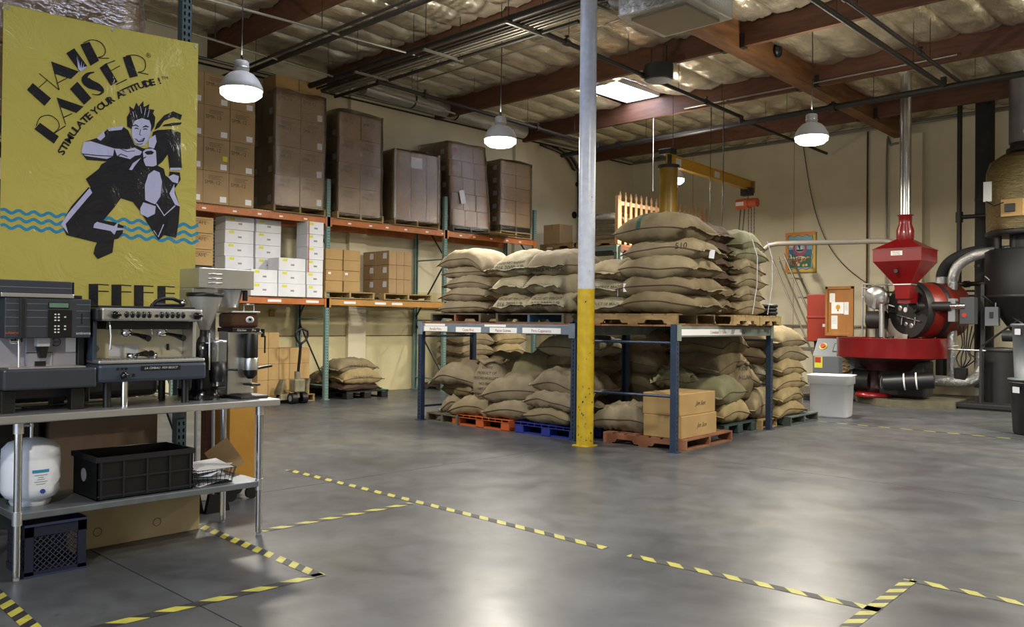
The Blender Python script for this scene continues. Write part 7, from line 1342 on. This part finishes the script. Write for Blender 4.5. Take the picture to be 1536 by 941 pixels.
aw = [c for c in t.children if c.name.startswith('arm_web')][0]
part('capacity_plate', MB().box(2.0, 2.25, -.009, -.006, z0+.05, z1-.04, T=TJ), 'label_white', aw); part('maker_plate', MB().box(.28, .50, -.009, -.006, z0+.05, z1-.03, T=TJ), 'label_white', aw)
part('end_stop', MB().box(L_-.02, L_+.06, -.07, .07, z0-.05, z1, T=TJ), 'jib_yellow', t)
t = thing('chain_hoist', 'orange electric chain hoist hanging from the end of the crane arm', 'hoist', tuple(Vector((-9.34, 14.0, 0))+TJ @ Vector((L_-.22, 0, 0))))
part('trolley', MB().bev(-.13, .13, -.09, .09, 4.36, 4.54, .02), 'cast_black', t); part('hook', MB().tube([(0, 0, 4.40), (.03, 0, 4.33), (0, 0, 4.28)], .014, 8), 'hoist_orange', t)
part('housing', MB().cyl((-.24, 0, 4.18), (.06, 0, 4.18), .12, n=24), 'hoist_orange', t); part('motor_cover', MB().cyl((.06, 0, 4.19), (.26, 0, 4.19), .10, n=22), 'hoist_orange', t); part('hoist_plate', MB().cyl((-.246, 0, 4.18), (-.24, 0, 4.18), .08, n=20), 'label_white', t)
part('front_plate', MB().bev(-.22, -.02, -.128, -.118, 4.13, 4.22, .003), 'label_white', t)
for k, x in enumerate((.04, .11, .18)):
    mb = MB()
    for j in range(40): z = 4.08-j*.042; mb.box(x-.009, x+.009, -.004, .004, z-.019, z+.019) if j % 2 else mb.box(x-.004, x+.004, -.009, .009, z-.019, z+.019)
    part('chain', mb, 'cast_black', t, stuff=True)
for dx in (-.20, -.10): part('pendant_cable', MB().tube([(dx+.05, 0, 4.16), (dx, 0, 3.6), (dx-.02, 0, 2.9), (dx+.01, 0, 2.2)], .012, 6), 'black', t)
# ------------------------------------------------------------------ picket fence panels
t = thing('picket_fence', 'pale wooden picket fence panel standing on the far shelf behind the crane post', 'fence', (-11.02, 14.65, 3.10))
pk = MB().prism([(-.038, 0), (.038, 0), (.038, .92), (.014, .955), (.034, 1.00), (.030, 1.04), (0, 1.12), (-.030, 1.04), (-.034, 1.00), (-.014, .955), (-.038, .92)], -.009, .009, 'x', T=Matrix.Identity(4)).mesh('picket')
for k in range(19): part('picket', pk, 'fence_wood_red' if k < 2 else 'fence_wood', t, (0, .05+k*.192, 0.02))
for z in (.25, .86): part('fence_rail', MB().box(-.05, -.012, 0, 3.6, z, z+.08), 'fence_wood', t)
part('end_post', MB().box(-.06, .02, -.05, .0, .02, 1.05), 'fence_wood_red', t)
# ------------------------------------------------------------------ services under the roof
t = thing('conduit_rack', 'bundle of dark pipes and conduits on hangers crossing under the roof, upper left', 'conduit rack', (-13.3, 8.4, 5.6))
part('large_pipe', MB().cyl((-.1, 0, 0), (6.65, 0.0, 0.02), .05, n=14), 'black_pipe', t)
for k in range(5): part('conduit', MB().cyl((.1, .14+.09*k, -.02-.012*(k % 2)), (6.65, .14+.09*k, 0), .020, n=8), 'conduit_metal' if k > 1 else 'black_pipe', t)
part('lower_pipe', MB().cyl((0, .62, -.05), (5.8, .62, -.03), .028, n=10), 'black_pipe', t)
for x in (1.6, 3.35, 5.1, 6.4):
    h = part('trapeze_bar', MB().box(x-.02, x+.02, -.08, .72, -.07, -.035), 'conduit_metal', t)
    for y in (-.04, .66): part('hanger_rod', MB().cyl((x, y, -.04), (x, y, .78), .006, n=6), 'black', h)
for k in range(4): single('conduit_drop', MB().tube(arc([(-13.98+.05*k, 15.4+.18*k, 5.75), (-14.02, 16.3+.12*k, 5.65), (-14.06, 16.75+.1*k, 5.35), (-14.07, 16.98+.10*k, 4.9), (-14.07, 16.98+.1*k, .3)]), .025, 8), 'conduit_metal' if k % 2 else 'black_pipe', f"{['left', 'second', 'third', 'right'][k]} of the four conduits dropping down the left wall behind the column", 'conduit', group='conduits down the left wall')
def hung(nm, lab_, a, b_, r, m='black_pipe', rods=4, fits=0):
    t = thing(nm, lab_, 'pipe', a); A_, B_ = Vector(a), Vector(b_); D = B_-A_
    part('run', MB().cyl((0, 0, 0), D, r, n=12), m, t)
    for k in range(rods):
        p = D*((k+.5)/rods); top_ = zb(A_.y+p.y)+.30-A_.z
        if top_-p.z > .1: part('hanger_rod', MB().cyl(p, (p.x, p.y, top_), .005, n=5), 'black', t)
    for k in range(fits):
        p = D*((k+.35)/fits); d = D.normalized(); part('coupling', MB().cyl(p-d*.05, p+d*.05, r*1.5, n=12), m, t); part('sprinkler_head', MB().cyl(p, p+Vector((0, 0, .09)), .018, n=8).cyl(p+Vector((0, 0, .09)), p+Vector((0, 0, .10)), .035, n=10), m, t)
    return t
hung('sprinkler_main', 'long dark sprinkler main crossing the whole hall in front of the back wall', (-13.2, 15.3, 5.38), (1.5, 14.9, 5.38), .055, rods=9, fits=3)
hung('sprinkler_branch', 'dark sprinkler branch passing behind the column top to the skylight', (-8.25, 8.95, 5.62), (-8.46, 15.2, 5.52), .035, rods=4, fits=3)
hung('sprinkler_branch', 'dark sprinkler branch above the wrapped stacks, left of the column', (-11.8, 8.85, 5.52), (-12.1, 15.2, 5.45), .035, rods=4, fits=2)
hung('sprinkler_branch', 'thick sprinkler branch slanting in from the top edge right of the girder', (-4.60, 6.5, 5.45), (-4.68, 15.0, 5.40), .04, rods=3, fits=0)
hung('sprinkler_branch', 'thinner sprinkler branch beside the thick one, right of the girder', (-4.30, 6.5, 5.48), (-4.45, 15.0, 5.43), .03, rods=3, fits=3)
hung('sprinkler_branch', 'short sprinkler branch beyond the main near the far lamp', (-8.46, 15.2, 5.46), (-8.5, 19.2, 5.40), .03, rods=2, fits=0)
for x, y in ((-8.44, 15.15), (-12.08, 15.25), (-4.66, 14.95)): single('pipe_riser', MB().cyl((x, y, 5.38), (x, y, 5.52), .05, n=12), 'black_pipe', f"short riser joining a branch to the sprinkler main, {'middle' if x == -8.44 else 'left' if x < -12 else 'right'} one", 'pipe')
hung('wall_conduit', 'paired conduits hanging along the back wall under the roof', (-14.0, 19.25, 5.86), (2.0, 19.25, 5.84), .032, 'conduit_metal', 6, 0)
hung('wall_conduit', 'second conduit hanging along the back wall', (-14.0, 19.15, 5.80), (2.0, 19.15, 5.78), .022, 'conduit_metal', 6, 0)
hung('wall_conduit', 'conduit running level along the top of the left wall', (-13.98, 4.0, 5.90), (-13.98, 19.2, 5.88), .028, 'conduit_metal', 0, 0)
hung('wall_conduit', 'thin conduit just below the level one on the left wall', (-14.02, 4.0, 5.82), (-14.02, 19.2, 5.80), .018, 'black_pipe', 0, 0)
hung('roof_conduit', 'thin conduit slanting across the foil at the upper left', (-10.7, 4.5, 5.62), (-10.35, 9.3, 5.60), .018, 'conduit_metal', 3, 0)
hung('roof_conduit', 'thin conduit over the first lamp', (-12.0, 5.0, 5.62), (-12.75, 11.5, 5.60), .018, 'conduit_metal', 3, 0)
hung('roof_pipe', 'slanting dark pipe at the upper left corner of the roof', (-14.0, 7.26, 5.62), (-6.0, 7.15, 5.62), .04, rods=4)
hung('roof_pipe', 'thin dark pipe close to the slanting one at the upper left', (-14.0, 7.05, 5.60), (-6.0, 6.95, 5.60), .022, rods=0)
hung('roof_conduit', 'pale conduit on the underside of the foil near the second lamp', (-12.5, 10.3, 5.95), (-7.1, 10.3, 6.0), .016, 'conduit_metal', 0, 0)
hung('roof_conduit', 'conduit on the beam before the skylight', (-9.5, 14.78, 5.78), (-4.4, 14.78, 5.80), .016, 'conduit_metal', 0, 0)
t = thing('foil_duct', 'foil wrapped round duct lying along the top of the left wall', 'duct', (-13.78, 10.0, 6.03)); part('duct', MB().cyl((0, 0, 0), (0, 4.6, -.12), .16, n=18), 'duct_foil', t)
for y in (1.2, 2.4, 3.6): part('clamp', MB().cyl((0, y, -.03*y), (0, y+.03, -.03*y), .166, n=18), 'black', t)
# supply duct box
t = thing('supply_duct', 'silver insulated square duct box with a round collar, top centre beside the column', 'duct', (-5.88, 8.95, 5.20))
part('plenum', MB().bev(-.52, .50, -.50, .50, .0, .78, .02), 'duct_foil', t); part('diffuser', box1(-.40, .38, -.38, .38, -.03, .0), 'duct_diffuser', t) if mat('duct_diffuser', '8a8272', .4, metal=.4) else None
part('round_collar', MB().tube([(-.45, 0, .45), (-.75, -.05, .55), (-1.0, -.1, .75), (-1.1, -.1, 1.1)], .28, 20), 'duct_black2', t) if mat('duct_black2', '3b4046', .5) else None
t = thing('exhaust_fan', 'dark round exhaust fan hanging under the roof by the skylight', 'fan', (-8.15, 11.9, 5.50)); part('drum', MB().cyl((0, 0, 0), (0, 0, .24), .24, n=26), 'cast_black', t); part('grille', MB().cyl((0, 0, -.02), (0, 0, 0), .22, n=26), 'grey_plastic', t)
for a in (-.15, .15): part('hanger', MB().cyl((a, 0, .24), (a, 0, .55), .01, n=6), 'black', t)
t = thing('cord_drop', 'two thin black cords hanging from the beam to the hoist area', 'cable', (-8.5, 14.6, 3.0)); part('cord', MB().tube([(0, .28, 2.78), (0, 0, 2.75), (.0, 0, 1.0), (-.03, 0, 0)], .010, 6), 'black', t); part('cord', MB().tube([(-.28, 0, 2.75), (-.28, 0, 0)], .006, 6), 'black', t)
single('pull_cord', MB().cyl((-10.3, 14.86, 4.2), (-10.3, 14.86, 5.8), .008, n=6), 'paper', 'thin white pull cord hanging below the skylight', 'cord')
# things on the back wall
t = thing('wall_pipe', 'thin rusty brown pipe running down the back wall behind the roaster', 'pipe', (-7.63, YB-.05, 0)); part('run', MB().cyl((0, 0, .3), (0, 0, 5.8), .02, n=8), 'beam_wood', t)
single('wall_conduit', MB().tube(arc([(-6.95, YB-.06, 5.45), (-7.12, YB-.06, 5.42), (-7.2, YB-.06, 5.25), (-7.2, YB-.06, .8)]), .022, 8), 'conduit_metal', 'grey conduit with a bent top left of the roaster flue', 'conduit')
for k, z in enumerate((2.18, 2.08)): single('gas_line', MB().cyl((-7.6, YB-.02, z), (-4.6, YB-.02, z), .018, n=8), 'black_pipe', f"{['upper', 'lower'][k]} dark horizontal line behind the roaster drum", 'pipe')
for k, (y, z) in enumerate(((17.0, 5.0), (17.6, 4.97), (16.9, 4.2))): single('wall_hole', MB().cyl((XL, y, z), (XL+.02, y, z), .06 if k < 2 else .09, n=12), 'black', f"{['left small', 'right small', 'larger lower'][k]} dark blob on the left wall near the corner", 'bracket')
single('wall_outlet', MB().bev(0, .05, -.05, .05, -.06, .06, .006), 'carton_light', 'small square outlet box on the left wall above the pallet jack', 'outlet', (XL+.012, 8.25, 1.55))
